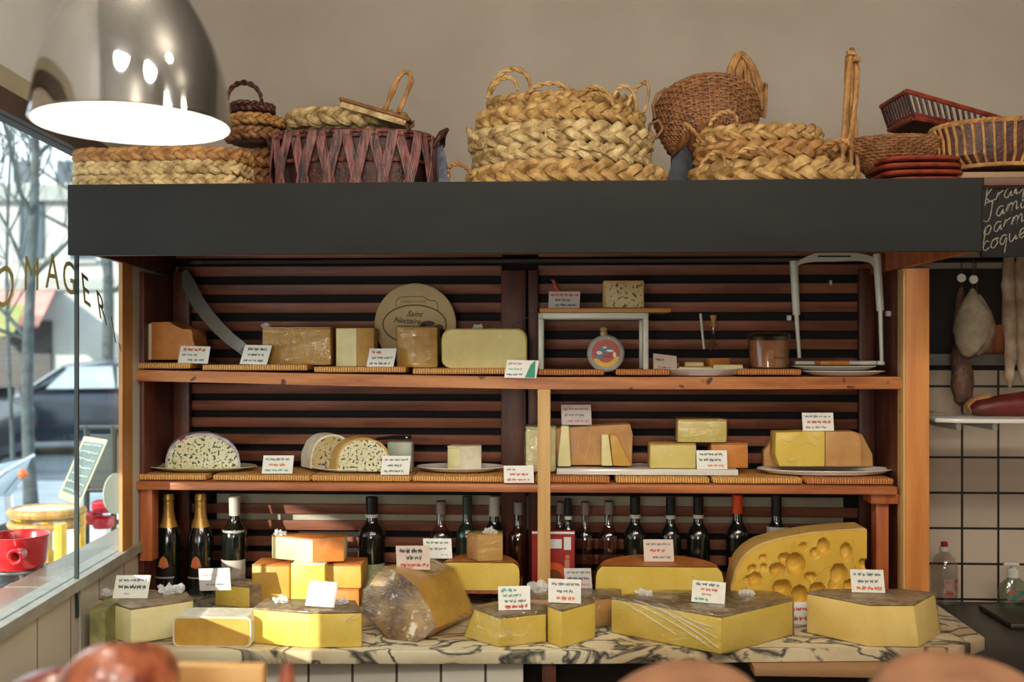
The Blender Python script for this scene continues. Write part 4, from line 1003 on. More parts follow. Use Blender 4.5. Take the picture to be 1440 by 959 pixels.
p = P(562, 648, 3.09); b = B(); box2(b, (X(545, 3.1), 3.09, z2), (X(580, 3.1), 3.14, zat(562, 622, 3.1)), .006); o = obj('plastic_tub', b, mat('frosted_green', '#99a18c', rough=.3), loc=p-Vector((0, 0, p.z-z2))); tag(o, 'frosted grey-green tub right of the blue cheese wedges', 'tub')
b = B(); p0, p1 = P(530, 618, 3.14), P(578, 616, 3.13); lo_ = z2+.028
tube(b, [p0, p0.lerp(p1, .5)+Vector((0, 0, .003)), p1], [.007, .011, .010], n=10, flat=.6)
t = thing('knife', 'black handled cheese knife lying over the blue cheese and the frosted tub', 'knife', p1); obj('handle', b, mat('black_plastic', '#15161a', rough=.3), t)
b = B(); tube(b, [p0, p0+(p0-p1).normalized()*.04-Vector((0, 0, .004))], [.006, .003], n=8, flat=.3); obj('blade', b, steel, t)
b = B(); q = P(572, 616, 3.12); tube(b, [q, q+Vector((0, -.004, 0))], .003, n=8); obj('rivet', b, steel, t)
# small cheese on plate
plate('oval_plate', 'wide white plate carrying the single small cheese', WPG, 586, 710, 666, 3.14, .08, z2, h=.014)
t, _ = blockpx('small_cheese', 'small cut white-rinded cheese alone on its plate', LG, 629, 677, 629, 3.11, .05, z2+.006, 'pale', 'white', px_corner=645, left=.02, seed=55, rt=.006)
# large wrapped pieces behind pale post
def paper(name, label, px0, px1, pyt, Yf, depth, z0, m, seed, right_drop=0, top_slant=0):
    pass
z3 = S2Z+TT+.0185                       # top of the long white tray
t, _ = blockpx('cheese_block', 'pale wrapped cheese half hidden behind the pale post of the lower shelf', LG, 739, 782, 602, 3.10, .12, z2, 'pale', 'white', wrap=True, seed=56, bev=.01)
ta, tb = X(783, 3.06), X(1038, 3.06)
b = B(); box2(b, (ta, 3.06, z2), (tb, 3.22, z2+.004), .001); box2(b, (ta, 3.06, z2+.004), (tb, 3.064, z2+.017), .001); box2(b, (ta, 3.216, z2+.004), (tb, 3.22, z2+.017), .001)
box2(b, (ta, 3.0642, z2+.004), (ta+.004, 3.2158, z2+.017), .001); box2(b, (tb-.004, 3.0642, z2+.004), (tb, 3.2158, z2+.017), .001); box2(b, (ta+.004, 3.0642, z2+.0042), (tb-.004, 3.2158, z2+.0165), .001)
o = obj('serving_tray', b, china, loc=((ta+tb)/2, 3.14, z2)); tag(o, 'long straight white serving tray in the middle of the lower shelf', 'tray')
t = facecut('cheese_block', 'broad brown cheese block in shiny wrap behind the cut slices on the tray', LG, [(783, 655), (781, 604), (800, 602), (886, 597), (890, 612), (888, 655)], 3.115, .09, z3, 'brown', 'gold', seed=57, wrap=True)
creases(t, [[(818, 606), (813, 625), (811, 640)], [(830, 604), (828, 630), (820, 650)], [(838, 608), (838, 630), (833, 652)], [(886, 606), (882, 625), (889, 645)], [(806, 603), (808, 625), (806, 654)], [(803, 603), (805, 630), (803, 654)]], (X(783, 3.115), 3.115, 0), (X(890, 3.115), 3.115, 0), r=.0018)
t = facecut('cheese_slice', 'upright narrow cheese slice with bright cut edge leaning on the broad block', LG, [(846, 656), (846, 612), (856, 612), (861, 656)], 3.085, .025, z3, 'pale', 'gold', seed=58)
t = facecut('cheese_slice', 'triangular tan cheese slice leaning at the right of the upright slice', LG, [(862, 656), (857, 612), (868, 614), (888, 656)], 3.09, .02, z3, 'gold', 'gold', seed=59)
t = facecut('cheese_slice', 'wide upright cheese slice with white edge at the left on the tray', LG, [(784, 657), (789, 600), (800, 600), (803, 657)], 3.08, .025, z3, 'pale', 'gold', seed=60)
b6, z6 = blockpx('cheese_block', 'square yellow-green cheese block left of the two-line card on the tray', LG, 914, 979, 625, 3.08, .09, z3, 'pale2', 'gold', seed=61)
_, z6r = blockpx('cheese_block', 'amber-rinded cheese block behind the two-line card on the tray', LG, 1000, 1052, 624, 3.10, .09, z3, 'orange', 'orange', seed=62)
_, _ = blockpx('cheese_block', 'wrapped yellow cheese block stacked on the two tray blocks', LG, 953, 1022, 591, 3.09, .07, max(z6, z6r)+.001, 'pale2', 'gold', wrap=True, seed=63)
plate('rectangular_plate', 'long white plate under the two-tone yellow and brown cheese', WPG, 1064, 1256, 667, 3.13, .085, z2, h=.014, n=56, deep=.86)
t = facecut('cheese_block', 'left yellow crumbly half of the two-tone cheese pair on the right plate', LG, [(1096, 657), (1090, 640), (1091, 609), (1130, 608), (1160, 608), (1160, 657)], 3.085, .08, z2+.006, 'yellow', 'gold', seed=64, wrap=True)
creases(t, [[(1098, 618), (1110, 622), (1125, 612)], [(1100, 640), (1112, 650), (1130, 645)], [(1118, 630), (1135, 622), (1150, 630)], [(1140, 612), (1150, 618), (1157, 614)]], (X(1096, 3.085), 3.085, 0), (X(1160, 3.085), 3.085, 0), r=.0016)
t = facecut('cheese_block', 'right brown half of the two-tone cheese pair on the right plate', LG, [(1160.5, 657), (1160.5, 608), (1202, 608), (1212, 616), (1212, 657)], 3.088, .08, z2+.006, 'brown', 'brown' if False else 'gold', seed=65)
t = facecut('cheese_wedge', 'greyish rind wedge in crumpled wrap behind the yellow half on the right plate', LG, [(1074, 657), (1074, 636), (1090, 614), (1100, 610), (1110, 657)], 3.17, .035, z2+.007, 'brown', 'grey', seed=66, wrap=True)
t = facecut('cheese_wedge', 'mottled rind wedge in wrap behind the brown half on the right plate', LG, [(1195, 657), (1195, 606), (1213, 612), (1227, 640), (1228, 657)], 3.17, .035, z2+.007, 'brown', 'grey', seed=67, wrap=True)

GLY = {  # single stroke letters: width, strokes
 'K': (.6, [[(.1, 1), (.08, 0)], [(.5, .95), (.1, .45), (.55, 0)]]), 'J': (.55, [[(.0, .98), (.55, 1)], [(.35, 1), (.32, .2), (.18, -.08), (-.05, .05)]]),
 'r': (.35, [[(0, .1), (.08, .5), (.1, 0), (.12, .35), (.35, .5)]]), 'a': (.48, [[(.4, .45), (.15, .5), (.02, .2), (.2, 0), (.38, .3), (.4, .45), (.4, .05), (.5, .08)]]),
 'i': (.2, [[(0, .1), (.1, .5), (.12, .05), (.22, .1)], [(.14, .72), (.16, .76)]]), 'x': (.42, [[(0, .5), (.38, 0)], [(.6, .85), (.3, .3), (.0, 0)]]),
 'm': (.7, [[(0, .1), (.08, .5), (.08, 0), (.12, .35), (.25, .5), (.32, .35), (.32, 0), (.36, .35), (.5, .5), (.57, .35), (.58, .05), (.7, .1)]]),
 'n': (.45, [[(0, .1), (.08, .5), (.08, 0), (.12, .35), (.27, .5), (.34, .35), (.34, .05), (.46, .1)]]),
 'b': (.45, [[(0, .1), (.15, .8), (.2, 1), (.1, .95), (.06, .1), (.2, 0), (.36, .2), (.25, .45), (.08, .35)], [(.3, .4), (.45, .4)]]),
 'o': (.42, [[(.3, .48), (.08, .4), (.04, .1), (.22, 0), (.38, .2), (.3, .46), (.44, .42)]]),
 'p': (.45, [[(0, .1), (.08, .5), (.04, -.45)], [(.08, .35), (.25, .5), (.38, .3), (.25, .02), (.07, .1)]]),
 'e': (.38, [[(0, .15), (.28, .28), (.25, .5), (.08, .42), (.05, .12), (.2, 0), (.4, .12)]]),
 's': (.33, [[(0, .1), (.2, .55), (.28, .2), (.15, 0), (.0, .05)]]), 'c': (.36, [[(.34, .42), (.15, .5), (.03, .2), (.18, 0), (.38, .1)]]),
 'q': (.45, [[(.38, .42), (.15, .5), (.02, .2), (.2, 0), (.38, .3), (.36, -.5)]]), 'u': (.45, [[(0, .48), (.03, .1), (.18, 0), (.34, .25), (.36, .5), (.38, .05), (.48, .1)]])}
def handwrite(b, s_, o, xd, zd, size, w):
    n_ = Vector((0, -1, 0)); x = 0
    for ch in s_:
        if ch not in GLY: x += .4; continue
        wd, strokes = GLY[ch]
        for st in strokes:
            pts = [Vector(p) for p in st]; sm_ = []
            for i in range(len(pts)-1):       # Catmull-Rom smoothing
                p0, p1, p2, p3 = pts[max(i-1, 0)], pts[i], pts[i+1], pts[min(i+2, len(pts)-1)]
                for k in range(5):
                    u = k/5; sm_.append(.5*((2*p1)+(p2-p0)*u+(2*p0-5*p1+4*p2-p3)*u*u+(3*p1-p0-3*p2+p3)*u**3))
            sm_.append(pts[-1])
            ribbon(b, [o+xd*((x+p.x)*size)+zd*(p.y*size)+n_*.0004 for p in sm_], w, -n_)
        x += wd+.08
# ================================================================ price cards
def scrib(b, o, xd, zd, nd, x0, x1, z, amp, w, rnd):
    """one line of pen writing"""
    words = max(1, int((x1-x0)/.016)); x = x0
    while x < x1-.003:
        L_ = min(rnd.uniform(.008, .018), x1-x); n = max(4, int(L_/.0012)); pts = []
        for i in range(n+1):
            s_ = i/n; pts.append(o+xd*(x+L_*s_)+zd*(z+amp*math.sin(i*1.9+rnd.random())*rnd.uniform(.5, 1.15))+nd*.0006)
        ribbon(b, pts, w, -nd); x += L_+rnd.uniform(.002, .004)
def card(label, bl, br, tl, Y, lines, m=card_m, seed=0, lean=.012, z0=None, pin=True, group='handwritten price cards'):
    """bl, br, tl: pixels of the lower left, lower right and upper left corners"""
    o = P(bl[0], bl[1], Y); r = P(br[0], br[1], Y)
    if z0 is not None:
        dz = z0-min(o.z, r.z); o.z += dz; r.z += dz
    u = P(tl[0], tl[1], Y)
    if z0 is not None: u.z += dz
    u.y += lean
    xd = (r-o); wv = xd.length; xd.normalize(); zd = (u-o); zd -= xd*0; hv = zd.length; zd.normalize(); nd = zd.cross(xd).normalized()
    if nd.y > 0: nd = -nd
    t = thing('price_card', label, 'price card', o+xd*wv/2, group)
    b = B(); c = [o, o+xd*wv, o+xd*wv+zd*hv, o+zd*hv]; A = [b.verts.new(p) for p in c]; Q = [b.verts.new(p-nd*.0012) for p in c]
    b.faces.new(A); b.faces.new(Q[::-1])
    for i in range(4): b.faces.new((A[i], Q[i], Q[(i+1) % 4], A[(i+1) % 4]))
    obj('card', b, m, t, smooth=False)
    rnd = random.Random(seed); n = len(lines)
    for k, (col, f0, f1, sc_) in enumerate(lines):
        b = B(); scrib(b, o, xd, zd, nd, wv*f0, wv*f1, hv*(1-(k+.72)/(n+.35)), hv*.10*sc_, .0021*sc_, rnd); obj('writing_line', b, ink[col], t, smooth=False)
    return t
def topz(o_z): return o_z
# upper shelf cards
zt = lambda px: trayz1(px)+.0005
card('price card with orange first line beside the amber wedge', (250, 508), (292, 509), (252, 484), 3.035, [('o', .12, .85, 1.2), ('k', .1, .6, .8), ('k', .3, .85, .8)], seed=1, z0=zt(270))
card('price card tilted below the tip of the curved knife', (337, 512), (375, 513), (343, 485), 3.035, [('k', .15, .85, .9), ('k', .2, .8, .8), ('k', .1, .85, .8)], seed=2, z0=zt(350))
card('price card between the two upright blocks on the upper shelf', (515, 515), (553, 515), (519, 489), 3.035, [('r', .1, .5, .9), ('k', .15, .9, .8), ('k', .1, .85, .9)], seed=3, z0=zt(530))
t = card('price card with printed green hill, hanging over the upper shelf edge beneath the rounded cheese', (709, 532), (754, 533), (713, 507), 2.988, [('r', .06, .5, .8), ('g', .08, .5, .7), ('k', .06, .55, .8)], seed=4, lean=.004)
b = B(); q = [P(738, 532, 2.9865), P(752, 532, 2.9865), P(753, 507.5, 2.9885), P(746, 514, 2.9880)]; b.faces.new([b.verts.new(p+Vector((0, -.0008, 0))) for p in q]); obj('printed_hill', b, ink['g'], t, smooth=False)
card('greyish price card standing at the left of the stool board', (771, 434), (815, 434), (772, 410), SY+.015, [('r', .05, .95, 1.1), ('k', .2, .7, .9), ('k', .2, .9, .9)], m=card_grey, seed=5, z0=zbd)
card('slanted paper label with red scribble on the oval plate', (919, 508), (952, 512), (919, 483), 3.085, [('k', .1, .45, .8), ('r', .2, .9, .9)], m=card_pink, seed=6, z0=zp+.006)
# lower shelf cards
card('price card right of the olive plate on the lower shelf', (368, 666), (411, 666), (369, 641), 3.04, [('k', .08, .85, .8), ('o', .2, .8, 1.0), ('g', .1, .85, .8)], seed=7, z0=z2)
card('price card in front of the frosted tub on the lower shelf', (535, 668), (575, 668), (537, 642), 3.03, [('k', .1, .9, .8), ('k', .2, .7, .8), ('k', .1, .8, .8)], seed=8, z0=z2)
card('price card with red word beside the pale post, lower shelf', (709, 680), (751, 680), (708, 656), 2.99, [('k', .1, .4, .8), ('r', .2, .8, 1.0), ('r', .1, .85, .9)], seed=9, lean=.003)
card('greyish price card standing on top of the broad brown wrapped block', (790, 599), (832, 599), (789, 571), 3.13, [('r', .08, .9, .7), ('k', .1, .8, .7), ('r', .2, .9, .7)], m=card_grey, seed=10, z0=zat(835, 599, 3.12))
card('two-line price card between the tray blocks on the lower shelf', (980, 657), (1023, 657), (980, 631), 3.068, [('k', .1, .85, .9), ('k', .08, .8, 1.0), ('o', .35, .9, .8)], seed=11, z0=z3)
card('price card standing on the two-tone cheese on the right plate', (1129, 608), (1173, 608), (1129, 583), 3.11, [('k', .08, .9, .8), ('r', .15, .9, 1.0), ('k', .1, .8, .8)], seed=12, z0=zat(1150, 608, 3.09)+.001)
# counter cards
def ccard(label, bl, br, tl, top, lines, m=card_m, seed=0, lean=.012):
    g = G(bl[0], bl[1], top); card(label, bl, br, tl, g.y, lines, m, seed, lean, z0=top+.0015)
z1c = solve_top((184, 908), (184, 856))
ccard('price card on the tall pale block at the window end', (158, 843), (207, 843), (161, 812), z1c, [('k', .1, .9, .8), ('k', .12, .9, 1.1), ('k', .3, .5, .5)], seed=21)
card('greyish price card standing behind the rounded white-rinded bar', (281, 871), (325, 870), (277, 841), G(300, 868, ZC).y-.03, [('o', .1, .6, .5), ('k', .2, .8, .6)], m=card_grey, seed=22, z0=zat(300, 867, G(300, 911, ZC).y)+.0)
t = card('blank shining white card leaning on the sunlit wide wedge', (429, 858), (470, 861), (434, 824), G(450, 856, z8).y, [], seed=23, z0=z8+.0015)
card('pinkish price card on top of the huge mottled chunk', (558, 802), (605, 802), (556, 769), 2.86, [('k', .1, .8, 1.2), ('k', .3, .75, 1.1), ('r', .12, .95, 1.0)], m=card_pink, seed=24, lean=.006)
card('pale price card behind the huge chunk, left of the small wrapped wedge', (596, 790), (636, 790), (594, 763), 3.035, [('k', .1, .9, .8), ('k', .15, .8, .8), ('g', .6, .85, .6)], seed=25, z0=z10+.0042)
ccard('price card with green lines and red numbers on the golden wedge', (701, 860), (746, 859), (700, 828), z12, [('g', .08, .6, .9), ('g', .15, .72, .9), ('k', .2, .85, .8), ('r', .2, .9, 1.1)], seed=26)
ccard('price card with orange numbers on the narrow forward pointing wedge', (771, 850), (817, 852), (771, 818), z13, [('k', .1, .95, .8), ('k', .25, .75, .8), ('o', .25, .8, 1.1)], seed=27)
ccard('price card standing at the back, behind the card with orange numbers', (795, 829), (833, 829), (793, 802), z14, [('k', .1, .95, .8), ('k', .1, .9, .9), ('o', .6, .9, .9)], m=card_grey, seed=28)
card('beige price card on the wide half wheel with orange rind', (906, 796), (948, 796), (905, 766), 3.05, [('k', .08, .9, .7), ('r', .2, .7, 1.0), ('k', .3, .9, .7)], m=card_pink, seed=29, z0=z15+.0045)
ccard('price card with red and green writing on the largest low wedge', (972, 851), (1019, 855), (975, 822), z16, [('k', .1, .8, .9), ('r', .25, .8, .9), ('r', .3, .6, .7), ('g', .08, .5, .9)], seed=30)
ccard('price card with orange numbers on the big butter-coloured block', (1198, 835), (1245, 836), (1197, 804), z18, [('k', .08, .92, .9), ('k', .2, .8, .9), ('o', .15, .9, 1.1)], seed=31)
card('card with red writing half hidden below the big holey cheese', (1112, 880), (1150, 880), (1112, 850), 2.87, [('r', .05, .9, 1.1), ('r', .1, .9, 1.2)], seed=32, z0=ZC+.001)

# ================================================================ bottles behind the counter cheeses
darkgl = mat('dark_bottle_glass', '#0c110c', rough=.06, coat=1)
greengl = mat('green_bottle_glass', '#15251a', rough=.06, coat=1)
cleargl = clear_mat('clear_bottle_glass', (.80, .72, .66), rough=.04, ior=1.5, minf=.10)
goldfoil = mat('gold_foil', '#b98a3e', '#cda056', scale=40, rough=.35, metal=.5, bump=.2)
def bottle(label, px, Y, pytop, kind, group='bottles behind the cheeses', R=None, seed=0):
    x = X(px, Y); top = zat(px, pytop, Y); H = top-ZC-.001; c = Vector((x, Y, ZC+.001))
    t = thing('wine_bottle', label, 'bottle', c, group)
    champ = kind.startswith('champ'); R = R or (.042 if champ else .037)
    if champ: prof = [(0, .004), (R*.8, 0), (R, .006), (R, H*.50), (R*.93, H*.58), (R*.72, H*.66), (R*.48, H*.74), (R*.38, H*.82), (R*.36, H*.97), (R*.3, H), (0, H)]
    else: prof = [(0, .004), (R*.85, 0), (R, .005), (R, H*.58), (R*.95, H*.63), (R*.75, H*.68), (R*.5, H*.72), (R*.40, H*.77), (R*.37, H*.97), (R*.41, H*.975), (R*.41, H), (0, H)]
    gm = {'clear': cleargl, 'green': greengl}.get(kind, darkgl)
    b = B(); lathe(b, prof, c, n=32); obj('glass_body', b, gm, t)
    def ringp(name, z0, z1, r0, r1, m, n=32, lab=None):
        b = B(); lathe(b, [(r0-.001, z0), (r0, z0), (r1, z1), (r1-.001, z1)], c, n=n); o = obj(name, b, m, t)
        return o
    def wraplabel(name, z0, z1, r, a0, a1, m):
        b = B(); prev = None
        for k in range(15):
            a = math.radians(a0+(a1-a0)*k/14); v = (b.verts.new(c+Vector((r*math.cos(a), r*math.sin(a), z0))), b.verts.new(c+Vector((r*math.cos(a), r*math.sin(a), z1))))
            if prev: b.faces.new((prev[0], v[0], v[1], prev[1]))
            prev = v
        return obj(name, b, m, t)
    if champ:
        b = B(); lathe(b, [(R*.70, H*.67), (R*.5, H*.745), (R*.41, H*.82), (R*.40, H*.93), (R*.46, H*.94), (R*.44, H*.965), (R*.38, H*1.0), (0, H*1.003)], c, n=28); obj('foil_capsule', b, goldfoil, t)
        om = mat('label_orange_red', '#b5482a', '#d98a5a', scale=60, rough=.5)
        wraplabel('label', H*.18, H*.34, R+.0006, 235, 305, mat('label_black', '#14100e', rough=.4))
        b = B(); y_ = c.y-R-.0022; cz = c.z+H*.33
        pts = [(-.017, -.012), (-.011, .012), (0, .022), (.011, .012), (.017, -.012), (0, -.018)]
        vs = [b.verts.new((x+p[0], y_+.0015*abs(p[0])/.01, cz+p[1])) for p in pts]; vv = [b.verts.new((x+p[0], y_+.003, cz+p[1])) for p in pts]; b.faces.new(vs)
        for i in range(6): b.faces.new((vs[i], vs[(i+1) % 6], vv[(i+1) % 6], vv[i]))
        obj('crest', b, om, t)
        wraplabel('silver_band', H*.175, H*.19, R+.001, 225, 315, mat('label_silver', '#b5b3b0', rough=.35, metal=.4))
    elif kind == 'white_cap':
        b = B(); lathe(b, [(R*.40, H*.80), (R*.42, H*.80), (R*.45, H*.995), (R*.4, H*1.004), (0, H*1.004)], c, n=28); obj('capsule', b, mat('pale_capsule', '#bdb7ab', rough=.4), t)
        wraplabel('label', H*.06, H*.36, R+.0008, 200, 340, mat('label_greyish', '#a89f93', '#b8b0a4', scale=30, rough=.5))
        wraplabel('neck_label', H*.60, H*.66, R*.93, 200, 340, mat('label_silver', '#b5b3b0', rough=.35, metal=.4))
        b = B(); lathe(b, [(0, -.001), (.006, 0), (.004, .002)], c+Vector((0, -R-.001, H*.28)), n=6, rot=Matrix.Rotation(math.radians(90), 3, 'X')); obj('crest', b, mat('label_brown', '#7d6a4c', rough=.6), t)
    elif kind == 'ring':
        ringp('capsule', H*.80, H*1.002, R*.43, R*.44, mat('black_capsule', '#141414', rough=.3))
        ringp('neck_ring', H*.79, H*.825, R*.46, R*.46, mat('label_cream', '#d5d0c0', rough=.5))
        if seed: wraplabel('label', H*.1, H*.32, R+.0008, 200, 340, mat('label_olive', '#8d9468', '#a0a67a', scale=30, rough=.6))
    elif kind == 'orange_cap':
        b = B(); lathe(b, [(R*.43, H*.82), (R*.46, H*.82), (R*.46, H*1.0), (R*.4, H*1.004), (0, H*1.004)], c, n=28); obj('capsule', b, mat('orange_capsule', '#e8501f', rough=.4), t)
        wraplabel('label', H*.12, H*.40, R+.0008, 215, 325, MATS['orange_capsule'])
    elif kind == 'necklabel':
        ringp('capsule', H*.80, H*1.002, R*.43, R*.44, mat('black_capsule', '#141414', rough=.3))
        wraplabel('neck_label', H*.62, H*.70, R*.98, 200, 340, mat('label_silver', '#b5b3b0', rough=.35, metal=.4))
    elif kind == 'clear':
        b = B(); lathe(b, [(R*.41, H*.86), (R*.44, H*.86), (R*.44, H*.99), (0, H*1.003)], c, n=20); obj('stopper', b, mat('greyish_stopper', '#877c76', rough=.4), t)
    elif kind == 'cream_cap':
        b = B(); lathe(b, [(R*.43, H*.80), (R*.46, H*.80), (R*.46, H*.995), (R*.4, H*1.004), (0, H*1.004)], c, n=28); obj('capsule', b, mat('cream_capsule', '#b8b2a2', rough=.4), t)
    elif kind == 'green':
        ringp('capsule', H*.82, H*1.002, R*.43, R*.43, mat('green_capsule', '#2b3a2c', rough=.3))
    return t
YBt = 3.19
bottle('left champagne bottle with gold foil neck and red crest label', 237, 3.15, 695, 'champ')
bottle('right champagne bottle with gold foil neck and red crest label', 282, 3.15, 695, 'champ')
bottle('dark wine bottle with white capsule and square grey label', 330, 3.16, 698, 'white_cap', R=.041)
bottle('dark wine bottle with olive label left of the huge mottled chunk', 523, YBt, 700, 'ring', seed=1, R=.045)
bottle('clear bottle behind the pale card near the huge chunk', 620, YBt, 705, 'clear')
bottle('green bottle between clear bottle and cream-capped bottle', 657, YBt, 699, 'green')
bottle('bottle with cream capsule right behind the small wrapped wedge', 695, YBt, 699, 'cream_cap')
bottle('clear bottle left of the red carton and the pale post', 729, YBt, 706, 'clear', R=.033)
bottle('clear bottle immediately right of the pale post', 788, 3.235, 706, 'clear', R=.03)
bottle('dark ringed bottle behind the red carton', 799, 3.165, 702, 'ring', R=.026)
bottle('clear bottle right of the red carton, first of two', 823, YBt, 706, 'clear', R=.031)
bottle('clear bottle second right of the red carton', 856, YBt, 705, 'clear', R=.034)
bottle('dark ringed bottle left of the card on the wide half wheel', 893, YBt, 700, 'ring')
bottle('dark ringed bottle directly behind the card on the wide half wheel', 943, YBt, 701, 'ring', R=.034)
bottle('dark ringed bottle right of the card on the wide half wheel', 982, YBt, 700, 'ring')
bottle('bottle with bright orange capsule and orange label', 1037, YBt, 697, 'orange_cap')
bottle('dark bottle with silver neck label behind the holey cheese', 1092, YBt, 697, 'necklabel')
# red carton
x0, x1 = X(748, 3.11), X(808, 3.11)
t = thing('red_carton', 'red and orange printed carton behind the pale post', 'carton', ((x0+x1)/2, 3.12, ZC))
ct = zat(780, 748, 3.1); b = B(); box2(b, (x0, 3.10, ZC+.001), (x1, 3.13, ct), .001); obj('carton', b, mat('carton_red', '#8f1a16', '#a62320', scale=6, rough=.45), t, smooth=False)
b = B(); box2(b, (x0, 3.0985, ct-.008), (x1, 3.0998, ct-.001)); obj('white_band', b, whp, t, smooth=False)
b = B(); box2(b, (X(774, 3.1), 3.0985, zat(780, 772, 3.1)), (X(790, 3.1), 3.0998, zat(780, 759, 3.1))); box2(b, (X(793, 3.1), 3.0985, zat(780, 774, 3.1)), (X(803, 3.1), 3.0998, zat(780, 756, 3.1))); obj('white_panel', b, whp, t, smooth=False)
b = B(); disc(b, P(778, 812, 3.1), .001, .045, 0, 180, 3.0985); obj('orange_wheel', b, mat('carton_orange', '#d3561f', rough=.45), t, smooth=False)
b = B(); disc(b, P(778, 814, 3.1), .001, .028, 0, 180, 3.0975); obj('wheel_centre', b, brp, t, smooth=False)
b = B(); disc(b, P(798, 784, 3.1), .001, .007, 0, 360, 3.0985); box2(b, (X(794, 3.1), 3.0985, zat(790, 812, 3.1)), (X(801, 3.1), 3.0998, zat(790, 788, 3.1))); obj('printed_figure', b, mat('carton_flesh', '#b8805a', rough=.5), t, smooth=False)

# ================================================================ right side: hanging meats, chalkboard, scale plate, bottles
YH = 3.25
b = B(); xa = X(1381, 2.70); box2(b, (xa, 2.70, zat(1400, 362, 2.70)), (2.1, 2.715, zat(1400, 264.5, 2.70)), .001)
t = thing('chalkboard', 'black chalkboard with chalk handwriting at the right end beside the canopy', 'chalkboard', (xa+.3, 2.70, zat(1400, 362, 2.70))); obj('board', b, mat('chalk_black', '#060607', '#0c0c0f', scale=8, rough=.8), t)
b = B(); box2(b, (xa, 2.695, zat(1400, 266, 2.70)), (2.1, 2.7149, zat(1400, 264.45, 2.70)+.002), .001); obj('top_edge', b, darkwood, t)
chalk = mat('chalk', '#a59a86', '#7f7566', scale=90, rough=.9)
b = B()
for s_, px, py, sz in (('Kraix', 1383, 291, .05), ('Jambon', 1384, 312, .05), ('parmesan', 1383, 333, .05), ('coque', 1381, 355, .05)):
    handwrite(b, s_, P(px, py, 2.6985), Vector((1, 0, .36)).normalized(), Vector((.12, 0, 1)).normalized(), sz, .0026)
obj('chalk_writing', b, chalk, t, smooth=False)
b = B(); prism(b, [(X(1306, 2.62), 2.56), (X(1400, 2.56), 2.56), (X(1330, 3.1), 3.1), (X(1310, 3.1), 3.1)], zcan-.016, zcan-.001); 
bmesh.ops.delete(b, geom=b.verts[:], context='VERTS'); b.free()
def rail():
    b = B(); tube(b, [Vector((XR+.12, YH+.02, zat(1350, 366, YH))), Vector((2.3, YH+.02, zat(1350, 366, YH)))], .008, n=8); o = obj('hanging_rail', b, mat('dark_metal', '#2c2a28', rough=.4, metal=.8), loc=(1.7, YH+.02, zat(1350, 366, YH))); tag(o, 'dark metal rail from which the sausages hang', 'rail')
    b = B()
rail()
HG = 'cured meats hanging at the right'
wm = mat('white_mould_casing', '#b5aa92', '#8f7f68', scale=16, rough=.8, bump=.5, bscale=30)
dm = mat('dark_sausage', '#4b2a20', '#7c5a4a', scale=25, rough=.6, bump=.6, bscale=60, c3='#a08878')
lm = mat('long_sausage_casing', '#8c6f56', '#c0ab90', scale=14, rough=.75, bump=.4, bscale=40)
def sausage(name, label, pts, radii, m, Y, stringtop, netting=False):
    P3 = [P(x, y, Y) for x, y in pts]; t = thing(name, label, 'sausage', P3[0], HG)
    n = 24; path = []; R = []
    for i in range(n+1):
        s_ = i/n*(len(P3)-1); k = min(int(s_), len(P3)-2); f = s_-k; path.append(P3[k].lerp(P3[k+1], f)); R.append((radii[k]*(1-f)+radii[k+1]*f)*Y/F)
    b = B(); tube(b, path, R, n=18); rough_up(b, 0, .006, 25, pts[0][0]); obj('casing', b, m, t)
    b = B(); tube(b, [P3[0], P(stringtop[0], stringtop[1], Y)], .0018, n=6); obj('string', b, mat('cord_red_green', '#6b3a2c', rough=.8), t)
    return t
sausage('cured_sausage', 'fat white moulded cured sausage hanging under the round tags', [(1368, 408), (1367, 425), (1368, 445), (1366, 470), (1361, 490), (1357, 500)], [2, 14, 23, 24, 15, 4], wm, YH-.02, (1369, 366))
sausage('cured_sausage', 'rear greyish cured sausage peeping right behind the fat white one', [(1374, 415), (1379, 440), (1383, 465), (1380, 485), (1372, 498)], [4, 14, 16, 13, 4], lm, YH+.06, (1372, 366))
sausage('dark_sausage', 'dark netted sausage hanging lowest behind the white one', [(1352, 405), (1350, 440), (1350, 480), (1351, 510), (1353, 540), (1354, 565), (1354, 572)], [3, 9, 9, 13, 15, 12, 4], dm, YH+.1, (1352, 366))
sausage('long_sausage', 'long thin pale sausage left of two hanging under the chalkboard', [(1419, 352), (1418, 400), (1420, 450), (1421, 500), (1420, 530), (1420, 545)], [6, 8, 9, 7, 6, 2], lm, YH, (1419, 340))
sausage('long_sausage', 'long thin pale sausage at the right picture edge under the chalkboard', [(1434, 352), (1434, 400), (1436, 450), (1437, 500), (1440, 540)], [5, 7, 8, 7, 3], lm, YH+.02, (1434, 340))
for px, py, nm in ((1352, 392, 'left'), (1369, 394, 'right')):
    b = B(); c = P(px, py, YH-.04); lathe(b, [(0, -.002), (.013, -.002), (.014, 0), (.013, .003), (0, .003)], c, n=24, rot=rotx); o = obj('round_tag', b, china, loc=c); tag(o, f'{"left" if nm == "left" else "right"} of two small round white tags above the hanging sausage', 'tag')
b = B(); box2(b, (X(1378, 3.5), 3.5, zat(1390, 498, 3.5)), (X(1412, 3.5), 3.59, zat(1390, 457, 3.5)), .004); o = obj('wooden_box', b, redpine, loc=P(1395, 498, 3.54)); tag(o, 'small orange wooden box on the ledge behind the hanging sausages', 'box')
b = B(); zl = zat(1390, 498, 3.5); box2(b, (XR+.12, 3.44, zl-.04), (3.0, 3.6, zl-.001), .003); o = obj('back_ledge', b, mat('grey_ledge', '#6b6660', rough=.5), loc=(2, 3.52, zl-.04)); tag(o, 'grey ledge along the wall above the tiles', 'ledge')
